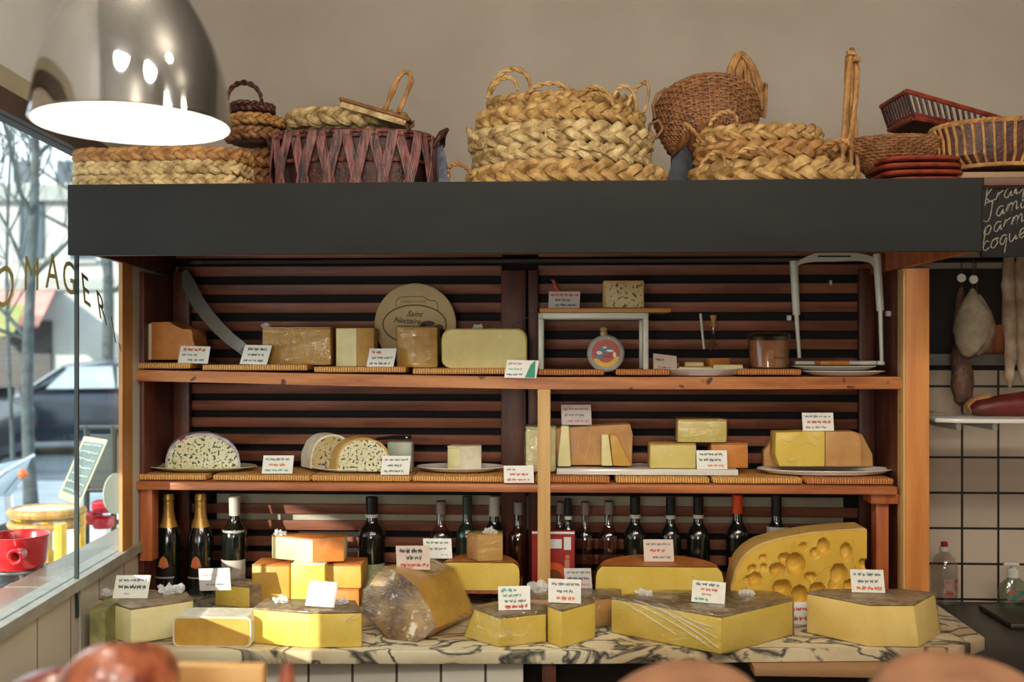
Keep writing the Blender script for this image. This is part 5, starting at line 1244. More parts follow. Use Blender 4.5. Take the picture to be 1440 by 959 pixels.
# slicer plate with ham
Ysl = 3.05
t = thing('slicer_tray', 'white rounded tray edge with ham at the right picture edge', 'tray', P(1400, 600, Ysl))
zt_ = zat(1400, 589, Ysl); x0 = X(1315, Ysl)
b = B(); pts = [(x0, Ysl), (x0+.06, Ysl-.03), (x0+.7, Ysl-.06), (x0+.7, Ysl+.28), (x0+.02, Ysl+.28)]
prism(b, pts, zt_-.014, zt_, bev=.005); obj('tray_plate', b, china, t)
for px in (1356, 1408):
    b = B(); x_ = X(px, Ysl); box2(b, (x_-.008, Ysl+.04, zt_-.04), (x_+.008, 3.606, zt_-.014), .003); obj('bracket', b, whitemetal, t)
b = B(); tm_ = [(1366, 573, 8), (1375, 571, 13), (1395, 571, 17), (1425, 570, 20), (1460, 570, 22)]
path = [P(x, y, Ysl+.1) for x, y, r in tm_]; R = [r*Ysl/F for x, y, r in tm_]
for p, r in zip(path, R): p.z = zt_+r*.92*.85+.0005
h_ = thing('cured_ham', 'dark red cured ham with yellow fat edge lying on the slicer tray', 'ham', (path[2].x, path[2].y, zt_)); tube(b, path, R, n=20, flat=.85); rough_up(b, 1, .005, 20, 2); obj('meat', b, mat('ham_red', '#4e1513', '#6d2420', scale=14, rough=.45), h_)
b = B(); R2 = [r*1.08 for r in R[:3]]; q = [p+Vector((-.004, .02, .006)) for p in path[:3]]; tube(b, q, R2, n=20, flat=.85); rough_up(b, 1, .004, 22, 8); obj('fat_edge', b, mat('ham_fat', '#a87a42', '#c79c63', scale=12, rough=.5), h_)
# plastic bottle with red cap
cb = Vector((X(1328, 3.5), 3.5, zs+.019)); sc_ = 3.5/F
cl2 = clear_mat('pet_plastic', (.90, .88, .86), rough=.08, ior=1.5, minf=.08)
t = thing('plastic_bottle', 'clear plastic bottle with red cap standing by the tiled wall', 'bottle', cb); hb = CZ-(770-490)*sc_-cb.z; rb = 17*sc_
b = B(); lathe(b, [(0, .003), (rb*.85, 0), (rb, .006), (rb, hb*.3), (rb*.94, hb*.34), (rb, hb*.38), (rb, hb*.7), (rb*.75, hb*.88), (rb*.35, hb*.97), (rb*.33, hb*1.02), (0, hb*1.02)], cb, n=32); obj('bottle_body', b, cl2, t)
b = B(); lathe(b, [(rb*.36, hb*1.0), (rb*.38, hb*1.0), (rb*.36, hb*1.08), (0, hb*1.085)], cb, n=20); obj('collar', b, whitemetal, t)
b = B(); lathe(b, [(rb*.27, hb*1.08), (rb*.27, hb*1.15), (rb*.2, hb*1.17), (0, hb*1.17)], cb, n=20); obj('cap', b, mat('cap_red', '#9b1220', rough=.4), t)
b = B(); 
for k in range(9):
    a = math.radians(250+10*k); v = [b.verts.new(cb+Vector(((rb+.001)*math.cos(a), (rb+.001)*math.sin(a), hb*z))) for z in (.2, .5)]
    if k: b.faces.new((pv[0], v[0], v[1], pv[1]))
    pv = v
obj('label', b, mat('label_red_white', '#a8907f', '#a8433f', scale=40, rough=.5, edge=(.45, .55)), t)
# soap dispenser
cs_ = Vector((X(1425, 3.45), 3.45, zs+.019)); sc_ = 3.45/F; rb = 21*sc_; hb = (848-805)*sc_
t = thing('soap_dispenser', 'clear green soap dispenser with white pump by the tiled wall', 'dispenser', cs_)
b = B(); lathe(b, [(0, .002), (rb*.8, 0), (rb, .01), (rb*1.02, hb*.4), (rb*.85, hb*.75), (rb*.4, hb*.95), (rb*.35, hb), (0, hb)], cs_, n=32, sy=.6); obj('soap_body', b, clear_mat('soap_plastic', (.72, .80, .70), rough=.08, ior=1.5, minf=.1), t)
b = B(); lathe(b, [(0, hb*.98), (rb*.4, hb*.98), (rb*.4, hb*1.2), (rb*.15, hb*1.25), (rb*.15, hb*1.45), (0, hb*1.45)], cs_, n=20); q = cs_+Vector((0, 0, hb*1.42)); box(b, q+Vector((-.012, -.01, 0)), (.05, .016, .01), bev=.002); obj('pump', b, china, t)
b = B()
for k in range(9):
    a = math.radians(235+9*k); v = [b.verts.new(cs_+Vector(((rb*1.03)*math.cos(a), (rb*1.03)*math.sin(a)*.62, hb*z))) for z in (.3, .6)]
    if k: b.faces.new((pv[0], v[0], v[1], pv[1]))
    pv = v
obj('label', b, mat('label_teal', '#2f7a70', '#b0603c', scale=30, rough=.5, edge=(.45, .55)), t)

# ================================================================ foreground counter with produce, out of focus
t = thing('serving_counter', 'near serving counter below the picture carrying sausages and round loaves', 'counter', (0, 1.0, 0))
ZF = 1.12
b = B(); box2(b, (-1.0, .7, ZF-.03), (1.1, 1.33, ZF), .005); obj('counter_top', b, mat('counter_ply', '#a9865c', '#b8946a', scale=6, rough=.5), t)
b = B(); box2(b, (-.95, .75, 0), (1.05, 1.28, ZF-.03), .005); obj('counter_body', b, MATS['dark_brown_body'], t)
FG = 'produce on the near counter'
def loaf(name, label, cat, px, pyt, rxp, Y, m, ry=.09, seed=0, h=None, amp=.01, rz=0, group=FG):
    tp = P(px, pyt, Y); hh = (tp.z-ZF)/2*1.0; rx = rxp*Y/F; c = Vector((tp.x, Y, ZF+hh))
    b = B(); bmesh.ops.create_icosphere(b, subdivisions=4, radius=1, matrix=Matrix.Translation(c) @ Matrix.Rotation(rz, 4, 'Z') @ Matrix.Diagonal((rx, ry, hh, 1)))
    rough_up(b, 0, amp, 14, seed)
    for v in b.verts: v.co.z = max(v.co.z, ZF+.0008)
    o = obj(name, b, m, loc=(c.x, Y, ZF)); tag(o, label, cat, group); return o
hm = mat('glossy_ham_red', '#6b2c1a', '#a5603f', scale=13, rough=.3, bump=1.0, bscale=22, c3='#e8cfc0', coat=.5, edge=(.4, .58))  # palest tone is painted in for white highlights
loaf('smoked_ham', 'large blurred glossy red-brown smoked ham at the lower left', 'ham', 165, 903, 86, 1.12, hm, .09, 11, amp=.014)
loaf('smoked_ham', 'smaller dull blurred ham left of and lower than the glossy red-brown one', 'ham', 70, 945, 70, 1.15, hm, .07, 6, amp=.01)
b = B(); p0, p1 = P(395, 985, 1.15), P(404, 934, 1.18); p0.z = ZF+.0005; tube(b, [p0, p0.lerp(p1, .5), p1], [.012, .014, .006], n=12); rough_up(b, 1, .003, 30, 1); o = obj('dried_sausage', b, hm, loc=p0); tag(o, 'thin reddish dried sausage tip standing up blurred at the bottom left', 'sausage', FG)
crust = mat('crust', '#6f4a30', '#94694a', scale=9, rough=.6, bump=.3, bscale=20, c3='#ab8663')
loaf('round_loaf', 'blurred round brown loaf at the bottom centre right', 'loaf', 970, 937, 112, 1.15, crust, .1, 9, amp=.006)
loaf('round_loaf', 'blurred broad orange-brown loaf at the bottom right corner', 'loaf', 1345, 927, 120, 1.15, crust, .1, 12, amp=.008)
b = B(); p = P(300, 934, 1.27); 
x0, x1 = P(240, 940, 1.27).x, P(372, 940, 1.27).x
box2(b, (x0, 1.26, ZF+.0005), (x1, 1.28, p.z), .003); o = obj('cutting_board', b, mat('light_board', '#b98f57', '#cba469', scale=5, rough=.5, stretch=(.3, 1, 3)), loc=(x0, 1.27, ZF)); tag(o, 'light wooden board edge standing blurred under the counter front', 'board')
# ================================================================ baskets on top of the canopy
straw = mat('straw', '#86683c', '#d3bb86', scale=30, rough=.65, bump=.5, bscale=120, c3='#eadcb4')
strawo = mat('straw_orange', '#7f552a', '#b88a50', scale=30, rough=.6, bump=.4, bscale=120)
strawd = mat('straw_brown', '#5b3419', '#94663a', scale=30, rough=.6, bump=.4, bscale=120)
darkw = mat('dark_wicker', '#2b130d', '#54281a', scale=30, rough=.5, bump=.4, bscale=100)
purp = mat('purple_red_wicker', '#241012', '#854a42', scale=60, rough=.4, bump=.5, bscale=120, c3='#6d6c7c', stretch=(1, 1, .25), edge=(.38, .6))
wick = band_mat('fine_wicker', '#6d4322', '#ae7c48', 60, 'Z', dist=2, bump=.8)
redtray = mat('red_lacquer_wicker', '#5e1d12', '#8f3a24', scale=30, rough=.35, bump=.2)
def oval(cx, cy, rx, ry, n, e=2.0):
    out = []
    for k in range(n):
        a = 2*math.pi*k/n; c, s = math.cos(a), math.sin(a)
        out.append((cx+rx*abs(c)**(2/e)*(1 if c >= 0 else -1), cy+ry*abs(s)**(2/e)*(1 if s >= 0 else -1)))
    return out
def resample(path, n):
    L = [0]; m = len(path)
    for i in range(m): L.append(L[-1]+(Vector(path[(i+1) % m])-Vector(path[i])).length)
    out = []; k = 0
    for j in range(n):
        s_ = L[-1]*j/n
        while L[k+1] < s_: k += 1
        f = (s_-L[k])/max(L[k+1]-L[k], 1e-9); out.append(Vector(path[k]).lerp(Vector(path[(k+1) % m]), f))
    return out, L[-1]
def braid(b, cx, cy, z, rx, ry, h, e=2.0, M=None, fat=.8, seed=0):
    """plaited band of three flat strands running round an oval, h high"""
    n = 150; path, L = resample(oval(cx, cy, rx, ry, 240, e), n); A = h*.27; turns = max(6, round(L/(h*1.9)))
    rnd = random.Random(seed); ph = rnd.random()*6
    for k in range(3):
        pts = []; RR = []
        for j, p in enumerate(path):
            t = (path[(j+1) % n]-path[j-1]).normalized(); nr = Vector((t.y, -t.x))
            f = 2*math.pi*(j/n*turns+k/3)
            q = p+nr*(A*.55*math.sin(2*f)); v = Vector((q.x, q.y, z+A*math.sin(f)+h*.04*math.sin(ph+j*.11)))
            pts.append(M @ v if M is not None else v); RR.append(h*.26*fat*(1+.12*math.sin(j*.9+k+ph)))
        tube(b, pts, RR, n=7, closed=True, flat=.8)
    return b
def loop(b, p0, p1, up, r, n=16, twist=True, lean=Vector((0, 0, 0))):
    """handle: one or two twisted rods bowing from p0 to p1"""
    p0, p1 = Vector(p0), Vector(p1); mid = (p0+p1)/2; half = (p1-p0)/2
    for s_ in ((0, math.pi) if twist else (0,)):
        pts = []
        for k in range(n*2+1):
            a = math.pi*k/(n*2); v = mid-half*math.cos(a)+(up+lean)*math.sin(a)
            if twist: v = v+Vector((0, math.cos(a*7+s_), math.sin(a*7+s_)))*r*.7
            pts.append(v)
        tube(b, pts, r if not twist else r*.75, n=7)
    return b
SB = 'straw baskets stacked on the canopy'
def straw_basket(label, pcx, hw, py, hpx, Y, m, group=SB, ry=None, handles=(), e=2.0, bm=None, rows=1, cat='basket', name='straw_basket', seed=0, depth=.05, rowm=None):
    cx = X(pcx, Y+.12); Yc = Y+.14; s_ = Y/F
    rx = hw*s_; ry = ry or min(rx*.8, .19); Yc = Y+ry; z = zat(pcx, py, Y); h = hpx*s_
    cx = P(pcx, py, Y).x if rx < .12 else (P(pcx-hw, py, Yc).x+P(pcx+hw, py, Yc).x)/2; rx = (P(pcx+hw, py, Yc).x-P(pcx-hw, py, Yc).x)/2
    zb = max(z-h*.5-h*(rows-1)*.8, TOPZ+.001)
    t = thing(name, label, cat, (cx, Yc, zb), group)
    b = B(); ix, iy = rx-h*.25, ry-h*.25
    P0 = oval(cx, Yc, ix, iy, 48, e); P1 = oval(cx, Yc, ix*.9, iy*.9, 48, e); P2 = oval(cx, Yc, ix*.88, iy*.88, 48, e); P3 = oval(cx, Yc, ix*.97, iy*.97, 48, e)
    rings = [[b.verts.new((x, y, q)) for x, y in PP] for PP, q in ((P0, z+h*.2), (P1, zb), (P2, zb+.005), (P3, z+h*.2))]
    for A_, Q_ in zip(rings, rings[1:]):
        for i in range(48): b.faces.new((A_[i], A_[(i+1) % 48], Q_[(i+1) % 48], Q_[i]))
    b.faces.new(rings[1][::-1]) ; b.faces.new(rings[2])
    obj('woven_bowl', b, bm or m, t)  # a darker bowl showing between the strands stands in for shade
    for k in range(rows):
        b = B(); braid(b, cx, Yc, z-k*h*.82, rx-h*.2, ry-h*.2, h, e, seed=seed+k); obj('braided_band', b, (rowm[k] if rowm else m), t)
    for (xa, ya, xb, yb_, upx, r, lx) in handles:
        yy_ = Y+.01
        pa, pb = P(xa, ya, yy_), P(xb, yb_, yy_); up = Vector((lx*s_, -.01, upx*s_))
        b = B(); loop(b, pa, pb, up, r); obj('handle', b, m, t)
    return t
# left rectangular straw basket, with a brown one beside it
straw_basket('long rectangular straw basket with pale plaited rows at the left end of the canopy', 232, 116, 216, 24, 2.49, straw, rows=3, e=6, seed=1, ry=.09, rowm=[strawo, straw, straw])
straw_basket('brown plaited basket at the bottom of the small dark stack', 347, 40, 222, 34, 2.80, strawd, rows=2, seed=2, ry=.08, bm=darkw, group='brown baskets in the small stack at the left')
straw_basket('middle brown basket of the small stack with lighter plaited rim', 350, 41, 186, 22, 2.80, strawd, rows=1, seed=3, ry=.08, bm=darkw, group='brown baskets in the small stack at the left')
straw_basket('upper lighter brown basket rim of the small stack', 348, 40, 166, 20, 2.80, strawo, rows=1, seed=4, ry=.08, bm=darkw, group='brown baskets in the small stack at the left')
straw_basket('topmost small dark basket with an arched handle, behind the chrome lamp', 346, 30, 148, 18, 2.80, darkw, rows=1, seed=5, ry=.06, handles=[(320, 142, 368, 142, 24, .006, 0), (318, 140, 320, 160, 3, .005, 0)], group='brown baskets in the small stack at the left')
# dark purple basket of wide strips
Yk = 2.72
def strip_basket():
    z0, z1 = TOPZ+.001, zat(500, 184, Yk); ry = .15; Yc = Yk+ry; x0, x1 = P(391, 200, Yc).x, P(612, 200, Yc).x; cx = (x0+x1)/2; rx = (x1-x0)/2
    t = thing('strip_basket', 'large dark red and purple basket woven of wide slanting strips', 'basket', (cx, Yc, z0))
    b = B(); rings = []
    for g, z in ((.0, z0), (.012, z1), (.0, z1), (-.012, z0+.006)):
        rings.append([b.verts.new((x, y, z)) for x, y in oval(cx, Yc, rx*.95-.02+g, ry-.02+g, 60, 3.5)])
    for A_, Q_ in zip(rings, rings[1:]):
        for i in range(60): b.faces.new((A_[i], A_[(i+1) % 60], Q_[(i+1) % 60], Q_[i]))
    b.faces.new(rings[0][::-1]); b.faces.new(rings[3]); obj('inner_wall', b, darkw, t)
    n = 36; path, L = resample(oval(cx, Yc, rx-.008, ry-.008, 300, 3.5), n*10)
    b = B(); h = z1-z0
    for i in range(n):
        for j in range(5):       # each wide strip is a bundle of split canes
            d = 1 if i % 2 else -1; pts = []
            for u in range(7):
                f = u/6; idx = (i*10+d*f*13+j*1.5) % (n*10); a = path[int(idx) % (n*10)]; c = path[(int(idx)+1) % (n*10)]; q = a.lerp(c, idx-int(idx))
                o_ = (q-Vector((cx, Yc))).normalized()*(.006+.006*math.sin(f*math.pi)+(.003 if d > 0 else 0))
                pts.append(Vector((q.x+o_.x, q.y+o_.y, z0+.004+h*.98*f)))
            tube(b, pts, .0042, n=5)
    obj('slanting_strips', b, purp, t)
    b = B()
    for zz, g in ((z1, .004), (z1-.012, .006), (z0+h*.62, .0), (z0+h*.12, .004)):
        q, _ = resample(oval(cx, Yc, rx-.008+g, ry-.008+g, 200, 3.5), 90); tube(b, [Vector((v.x, v.y, zz)) for v in q], .0055, n=7, closed=True)
    obj('rim_rods', b, purp, t)
    for xa, s_ in ((x0, -1), (x1, 1)):
        b = B(); M_ = Vector((s_*.028, 0, .028)); base = Vector((xa+s_*.002, Yc, z1-.03))
        for k in range(5):
            pts = [base+Vector((0, -.06, 0)), base+Vector((s_*.016, -.05+.006*k, .03+.004*k)), base+Vector((s_*(.02+.003*k), 0, .045+.004*k)), base+Vector((s_*.016, .05-.006*k, .03+.004*k)), base+Vector((0, .06, 0))]
            tube(b, pts, .007, n=7)
        obj('side_handle', b, darkw, t)
    return z1
zk = strip_basket()
straw_basket('round pale straw basket sitting inside the dark strip basket', 490, 84, 161, 34, 2.80, straw, seed=6, ry=.13, group='baskets inside the dark strip basket')
b = B(); A0, A1 = P(479, 140, 2.78), P(574, 168, 2.78)
t = thing('framed_basket', 'tilted flat wood-framed basket with tall loop handle on the pale straw basket', 'basket', A0)
d_ = (A1-A0).normalized(); nn = Vector((-d_.z, 0, d_.x))
for off in (0, .09): tube(b, [A0+Vector((0, off, 0)), A1+Vector((0, off, 0))], .0055, n=8)
tube(b, [A0, A0+Vector((0, .09, 0))], .0055, n=8); tube(b, [A1, A1+Vector((0, .09, 0))], .0055, n=8); obj('wooden_frame', b, strawd, t)
b = B(); c_ = (A0+A1)/2+Vector((0, .045, 0))-nn*.012
bmesh.ops.create_cube(b, size=1, matrix=Matrix.Translation(c_) @ Matrix.Rotation(-math.atan2(d_.z, d_.x), 4, 'Y') @ Matrix.Diagonal(((A1-A0).length*.96, .085, .018, 1))); rough_up(b, 4, .003, 60, 2); obj('woven_panel', b, straw, t)
b = B(); pts = [P(x, y, 2.80) for x, y in [(540, 160), (545, 145), (552, 128), (559, 113), (566, 103), (572, 101), (577, 105), (578, 115), (573, 130), (566, 145), (560, 160)]]
for s_ in (0, 1): tube(b, [p+Vector((math.cos(i*1.3+s_*3.14)*.003, s_*.004, math.sin(i*1.3+s_*3.14)*.003)) for i, p in enumerate(pts)], .0055, n=8)
obj('loop_handle', b, strawo, t)
b = B(); hull(b, [P(x, y, Y_) for x, y in [(570, 172), (583, 170), (583, 180), (572, 182)] for Y_ in (2.83, 2.88)]); obj('corner_knot', b, strawd, t)
# small bits between the stacks
def bag(label, pts, Y, m, name='folded_bag', cat='bag', seed=0):
    b = B(); hull(b, [P(x, y, Y+dy) for x, y in pts for dy in (0, .1)]); bmesh.ops.triangulate(b, faces=b.faces[:]); rough_up(b, 3, .012, 22, seed)
    zmin = min(v.co.z for v in b.verts); 
    for v in b.verts: v.co.z = max(v.co.z, TOPZ+.001)
    o = obj(name, b, m, loc=(P(pts[0][0], 250, Y).x, Y, TOPZ)); tag(o, label, cat); return o
bag('crumpled blue-grey bag beside the large dark strip basket', [(608, 272), (632, 272), (630, 240), (622, 205), (608, 210)], 2.86, mat('blue_grey_cloth', '#39404f', '#6d707c', scale=30, rough=.7), seed=3)
bag('dark blue-black cloth heap between the two straw stacks', [(932, 272), (975, 272), (975, 215), (965, 205), (945, 225)], 2.84, mat('blue_black_cloth', '#07090e', '#1c2333', scale=30, rough=.6), seed=5)
# tall stack of round straw baskets
G4 = 'round straw baskets of the tall middle stack'
straw_basket('widest flat straw basket at the bottom of the tall middle stack', 797, 139, 240, 42, 2.64, strawo, G4, seed=11, handles=[(632, 250, 662, 246, 16, .005, -6)], bm=strawd, ry=.21, rowm=[mat('straw_mid', '#85602f', '#cba76a', scale=30, rough=.6, bump=.4, bscale=120)])
straw_basket('second basket from the bottom of the tall middle stack with pale left side', 790, 124, 211, 34, 2.68, straw, G4, seed=12, handles=[(770, 222, 850, 218, 10, .005, 0)], bm=strawd, ry=.18)
straw_basket('third basket of the tall middle stack with a rolled end at its left', 790, 128, 184, 38, 2.68, straw, G4, seed=13, handles=[(662, 186, 682, 205, 3, .009, -8), (770, 200, 790, 176, 12, .004, -8)], bm=strawd, ry=.18)
straw_basket('fourth basket of the tall middle stack, browner at its right side', 788, 117, 156, 34, 2.70, MATS['straw_mid'], G4, seed=14, bm=strawd, ry=.17, handles=[(830, 150, 865, 154, 18, .005, -6)])
straw_basket('topmost basket of the tall middle stack with several loop handles', 790, 104, 136, 26, 2.72, MATS['straw_mid'], G4, seed=15, bm=strawd, ry=.15, handles=[(686, 140, 746, 128, 34, .006, 2), (690, 140, 728, 128, 22, .005, 0), (744, 148, 800, 128, 16, .0055, -14), (810, 148, 862, 150, 24, .0055, 0), (862, 146, 895, 158, 28, .005, 2), (882, 150, 905, 160, 36, .005, 14)])
# tilted wicker bowl
def wicker_bowl(label, pc, Y, rpx, hpx, tilt, m, mr, name='wicker_bowl', ribs=0, sy=1.0, taper=.62, group=None, rz=0, n=56, th=.006):
    s_ = Y/F; R = rpx*s_; H = hpx*s_; c = P(pc[0], pc[1], Y); rot = Matrix.Rotation(rz, 3, 'Y') @ Matrix.Rotation(tilt, 3, 'X')
    t = thing(name, label, 'basket', c-Vector((0, 0, H)), group)
    prof = [(0, -H), (R*taper*.8, -H), (R*taper, -H*.96), (R*(taper+.2), -H*.7), (R*.93, -H*.32), (R, 0), (R-th, 0), (R*.93-th, -H*.32), (R*(taper+.2)-th, -H*.68), (R*taper-th, -H*.9), (0, -H*.93)]
    b = B(); lathe(b, prof, c, n=n, rot=rot, sy=sy)
    obj('woven_wall', b, m, t)
    b = B()
    for k in range(3):
        pts = []
        for j in range(120):
            a = 2*math.pi*j/120; f = 2*math.pi*(j/120*26+k/3); v = Vector(((R-.003+.004*math.cos(f))*math.cos(a), sy*(R-.003+.004*math.cos(f))*math.sin(a), .004*math.sin(f)))
            pts.append(c+rot @ v)
        tube(b, pts, .0042, n=6, closed=True)
    obj('twisted_rim', b, mr, t)
    b = B(); nr = ribs or 64
    for j in range(nr):
        a = 2*math.pi*j/nr; pts = [c+rot @ Vector(((r+.0015)*math.cos(a), sy*(r+.0015)*math.sin(a), h)) for r, h in prof[2:6]]
        tube(b, pts, .0036 if not ribs else .004, n=5)
    obj('upright_ribs', b, mr if ribs else m, t)
    if not ribs:
        b = B(); pr_ = prof[2:6]
        for k in range(13):
            u = (k+.5)/13*(len(pr_)-1); i = int(u); f = u-i; r_ = pr_[i][0]*(1-f)+pr_[i+1][0]*f; h_ = pr_[i][1]*(1-f)+pr_[i+1][1]*f
            tube(b, [c+rot @ Vector(((r_+.0028+.0024*math.sin(32*a+math.pi*(k % 2)))*math.cos(a), sy*(r_+.0028+.0024*math.sin(32*a+math.pi*(k % 2)))*math.sin(a), h_)) for a in [2*math.pi*j/256 for j in range(256)]], .0028, n=5, closed=True)
        obj('woven_strands', b, mat('wicker_light', '#5f3d24', '#a1734a', scale=40, rough=.55), t)
    return t, c, rot, R
stripew = mat('wicker_stripes', '#5a3620', '#a0693d', scale=26, rough=.55, bump=.5, bscale=100, stretch=(3, 1, .3))
t, c, rot, R = wicker_bowl('brown wicker bowl basket tipped on its side behind the right straw stack', (993, 160), 2.93, 72, 66, math.radians(-32), stripew, strawd)
for (pp) in ([(921, 168), (918, 150), (924, 134), (936, 126), (946, 132)], [(912, 190), (914, 176), (926, 170), (932, 182), (922, 196)], [(958, 178), (964, 190), (975, 204), (984, 216)]):
    b = B(); tube(b, [P(x, y, 2.86) for x, y in pp], .005, n=7); obj('handle', b, strawd, t)
b = B()
for k, pp in enumerate([[(1022, 120), (1027, 95), (1036, 78), (1042, 76), (1050, 84), (1058, 100), (1064, 125), (1068, 155)], [(1036, 122), (1038, 98), (1042, 80), (1048, 92), (1050, 118), (1052, 135)], [(1048, 130), (1046, 100), (1044, 82), (1056, 92), (1066, 118), (1062, 150)], [(1062, 160), (1068, 130), (1073, 118), (1072, 140), (1070, 165)]]):
    P_ = [P(x, y, 2.95+.012*k) for x, y in pp]; tube(b, P_, .0085, n=8); tube(b, [p+Vector((.008, -.006, -.004)) for p in P_], .006, n=8)
obj('bundled_handle', b, strawo, t)
G6 = 'round straw baskets of the low right stack'
straw_basket('bottom straw basket of the low right stack with two front loops', 1086, 113, 238, 44, 2.64, MATS['straw_mid'], G6, seed=21, bm=strawd, ry=.18, handles=[(980, 250, 1018, 236, 26, .005, 4), (1028, 236, 1088, 232, 24, .0055, 0)])
straw_basket('middle straw basket of the low right stack', 1078, 100, 208, 34, 2.68, strawo, G6, seed=22, bm=strawd, ry=.16, handles=[(1150, 224, 1196, 208, 14, .006, -4), (962, 176, 985, 200, 3, .005, 0)])
straw_basket('topmost straw basket of the low right stack, brown at its right side', 1066, 88, 184, 30, 2.70, MATS['straw_mid'], G6, seed=23, bm=strawd, ry=.14, handles=[(998, 178, 1036, 178, 18, .005, 4)])
# basket with tall hoop handle seen edge-on
Yh = 2.74
t = thing('hoop_basket', 'small tan basket with a tall upright handle of bundled canes', 'basket', Vector((X(1188, Yh), Yh, TOPZ)))
b = B()
for pp, dy in (([(1182, 262), (1186, 200), (1190, 140), (1194, 95), (1198, 74)], 0), ([(1196, 262), (1197, 200), (1198, 140), (1198, 95), (1198, 74)], .02), ([(1186, 215), (1196, 190), (1203, 140), (1205, 100), (1201, 78)], .01), ([(1208, 262), (1204, 195), (1200, 150), (1196, 100), (1195, 78)], .03), ([(1190, 262), (1190, 205), (1193, 150), (1191, 110), (1192, 80)], .22)):
    tube(b, [P(x, y, Yh+dy) for x, y in pp], [.006, .007, .008, .009, .007], n=8)
tube(b, [P(1198, 76, Yh), P(1198, 72, Yh+.1), P(1194, 80, Yh+.22)], .009, n=8)
for x, y in ((1196, 75), (1204, 84)): tube(b, [P(x-5, y, Yh-.008), P(x+6, y+1, Yh-.008)], .007, n=8)
obj('hoop_handle', b, strawo, t)
b = B(); cc_ = P(1178, 225, Yh); cx_ = cc_.x; braid(b, cx_, Yh+.1, cc_.z, .05, .09, .03, seed=31); obj('braided_rim', b, strawd, t)
b = B(); lathe(b, [(0, TOPZ+.001), (.036, TOPZ+.001), (.044, cc_.z), (.04, cc_.z), (.03, TOPZ+.006), (0, TOPZ+.006)], (cx_, Yh+.1, 0), n=32, sy=1.8); obj('woven_bowl', b, strawo, t)
# conical wicker bowl with the red trays
RG = 'red lacquered wicker trays nested at the right'
Yt = 2.66
for k, (py, xa, xb) in enumerate(((254, 1236, 1342), (244, 1231, 1340), (234, 1227, 1338), (224, 1230, 1336))):
    z = zat(1280, py, Yt); x0, x1 = P(xa, py, Yt+.1).x, P(xb, py, Yt+.1).x; cx = (x0+x1)/2; rx = (x1-x0)/2
    z = max(z, TOPZ+.006)
    t = thing('wicker_tray', ['lowest', 'second lowest', 'second highest', 'highest'][k]+' red lacquered wicker tray of the nested pile', 'tray', (cx, Yt+.1, z-.004), RG)
    b = B(); q, _ = resample(oval(cx, Yt+.1, rx, .1, 200, 4), 80); tube(b, [Vector((v.x, v.y, z+.003)) for v in q], .0062, n=8, closed=True); obj('rolled_rim', b, redtray, t)
    b = B(); prism(b, oval(cx, Yt+.1, rx-.004, .096, 60, 4), z-.004, z-.001, ); obj('tray_base', b, redtray, t)
wicker_bowl('brown wicker bowl with flaring side in front of the nested red trays', (1256, 203), 2.80, 66, 44, 0, stripew, strawd, sy=.8, taper=.5)
t, c, rot, R = wicker_bowl('oval open-rib basket with orange rim at the right end of the canopy', (1403, 184), 2.76, 90, 62, math.radians(-4), darkw, strawo, ribs=40, sy=.6, taper=.72, name='rib_basket')
b = B(); q = [c+rot @ Vector((R*.80*math.cos(2*math.pi*j/80), .6*R*.80*math.sin(2*math.pi*j/80), -62*2.76/F*.93)) for j in range(80)]; tube(b, q, .006, n=7, closed=True); obj('lower_rim', b, strawo, t)
b = B(); x0, x1 = X(1345, 2.7), X(1500, 2.7); zz = zat(1400, 249, 2.7); box2(b, (x0, 2.69, HSZ+.001), (x1, 2.84, HSZ+.017), .002); o = obj('flat_board', b, mat('grey_tan_board', '#7e6143', '#96785a', scale=8, rough=.6, stretch=(.3, 3, 3)), loc=(x0, 2.7, zz)); tag(o, 'flat tan board lying under the oval open-rib basket', 'board')
# dark rectangular tray basket, tilted
def tray_basket():
    Yn = 2.80
    top = [P(1239, 151, Yn+.16), P(1275, 129, Yn), P(1465, 184, Yn), P(1440, 200, Yn+.16)]
    low = [P(1250, 184, Yn+.16), P(1286, 167, Yn+.01), P(1462, 200, Yn+.01), P(1436, 214, Yn+.16)]
    t = thing('tray_basket', 'dark rectangular openwork basket tilted on top at the right end', 'basket', low[0])
    b = B()
    for ring, r in ((top, .007), (low, .007), ([a.lerp(c_, .82) for a, c_ in zip(top, low)], .004)):
        for i in range(4): tube(b, [ring[i], ring[(i+1) % 4]], r, n=7)
    obj('rim', b, redtray, t)
    b = B()
    for i in range(4):
        n_ = 22 if i in (1, 3) else 10
        for k in range(n_+1):
            a = top[i].lerp(top[(i+1) % 4], k/n_); c_ = low[i].lerp(low[(i+1) % 4], k/n_); tube(b, [a, c_], .004, n=5)
    obj('openwork_slats', b, darkw, t)
    b = B(); vs = [b.verts.new(p) for p in low]; b.faces.new(vs); r = bmesh.ops.extrude_face_region(b, geom=b.faces[:]); bmesh.ops.translate(b, vec=(0, 0, -.006), verts=[v for v in r['geom'] if isinstance(v, bmesh.types.BMVert)]); obj('woven_bottom', b, darkw, t)
tray_basket()

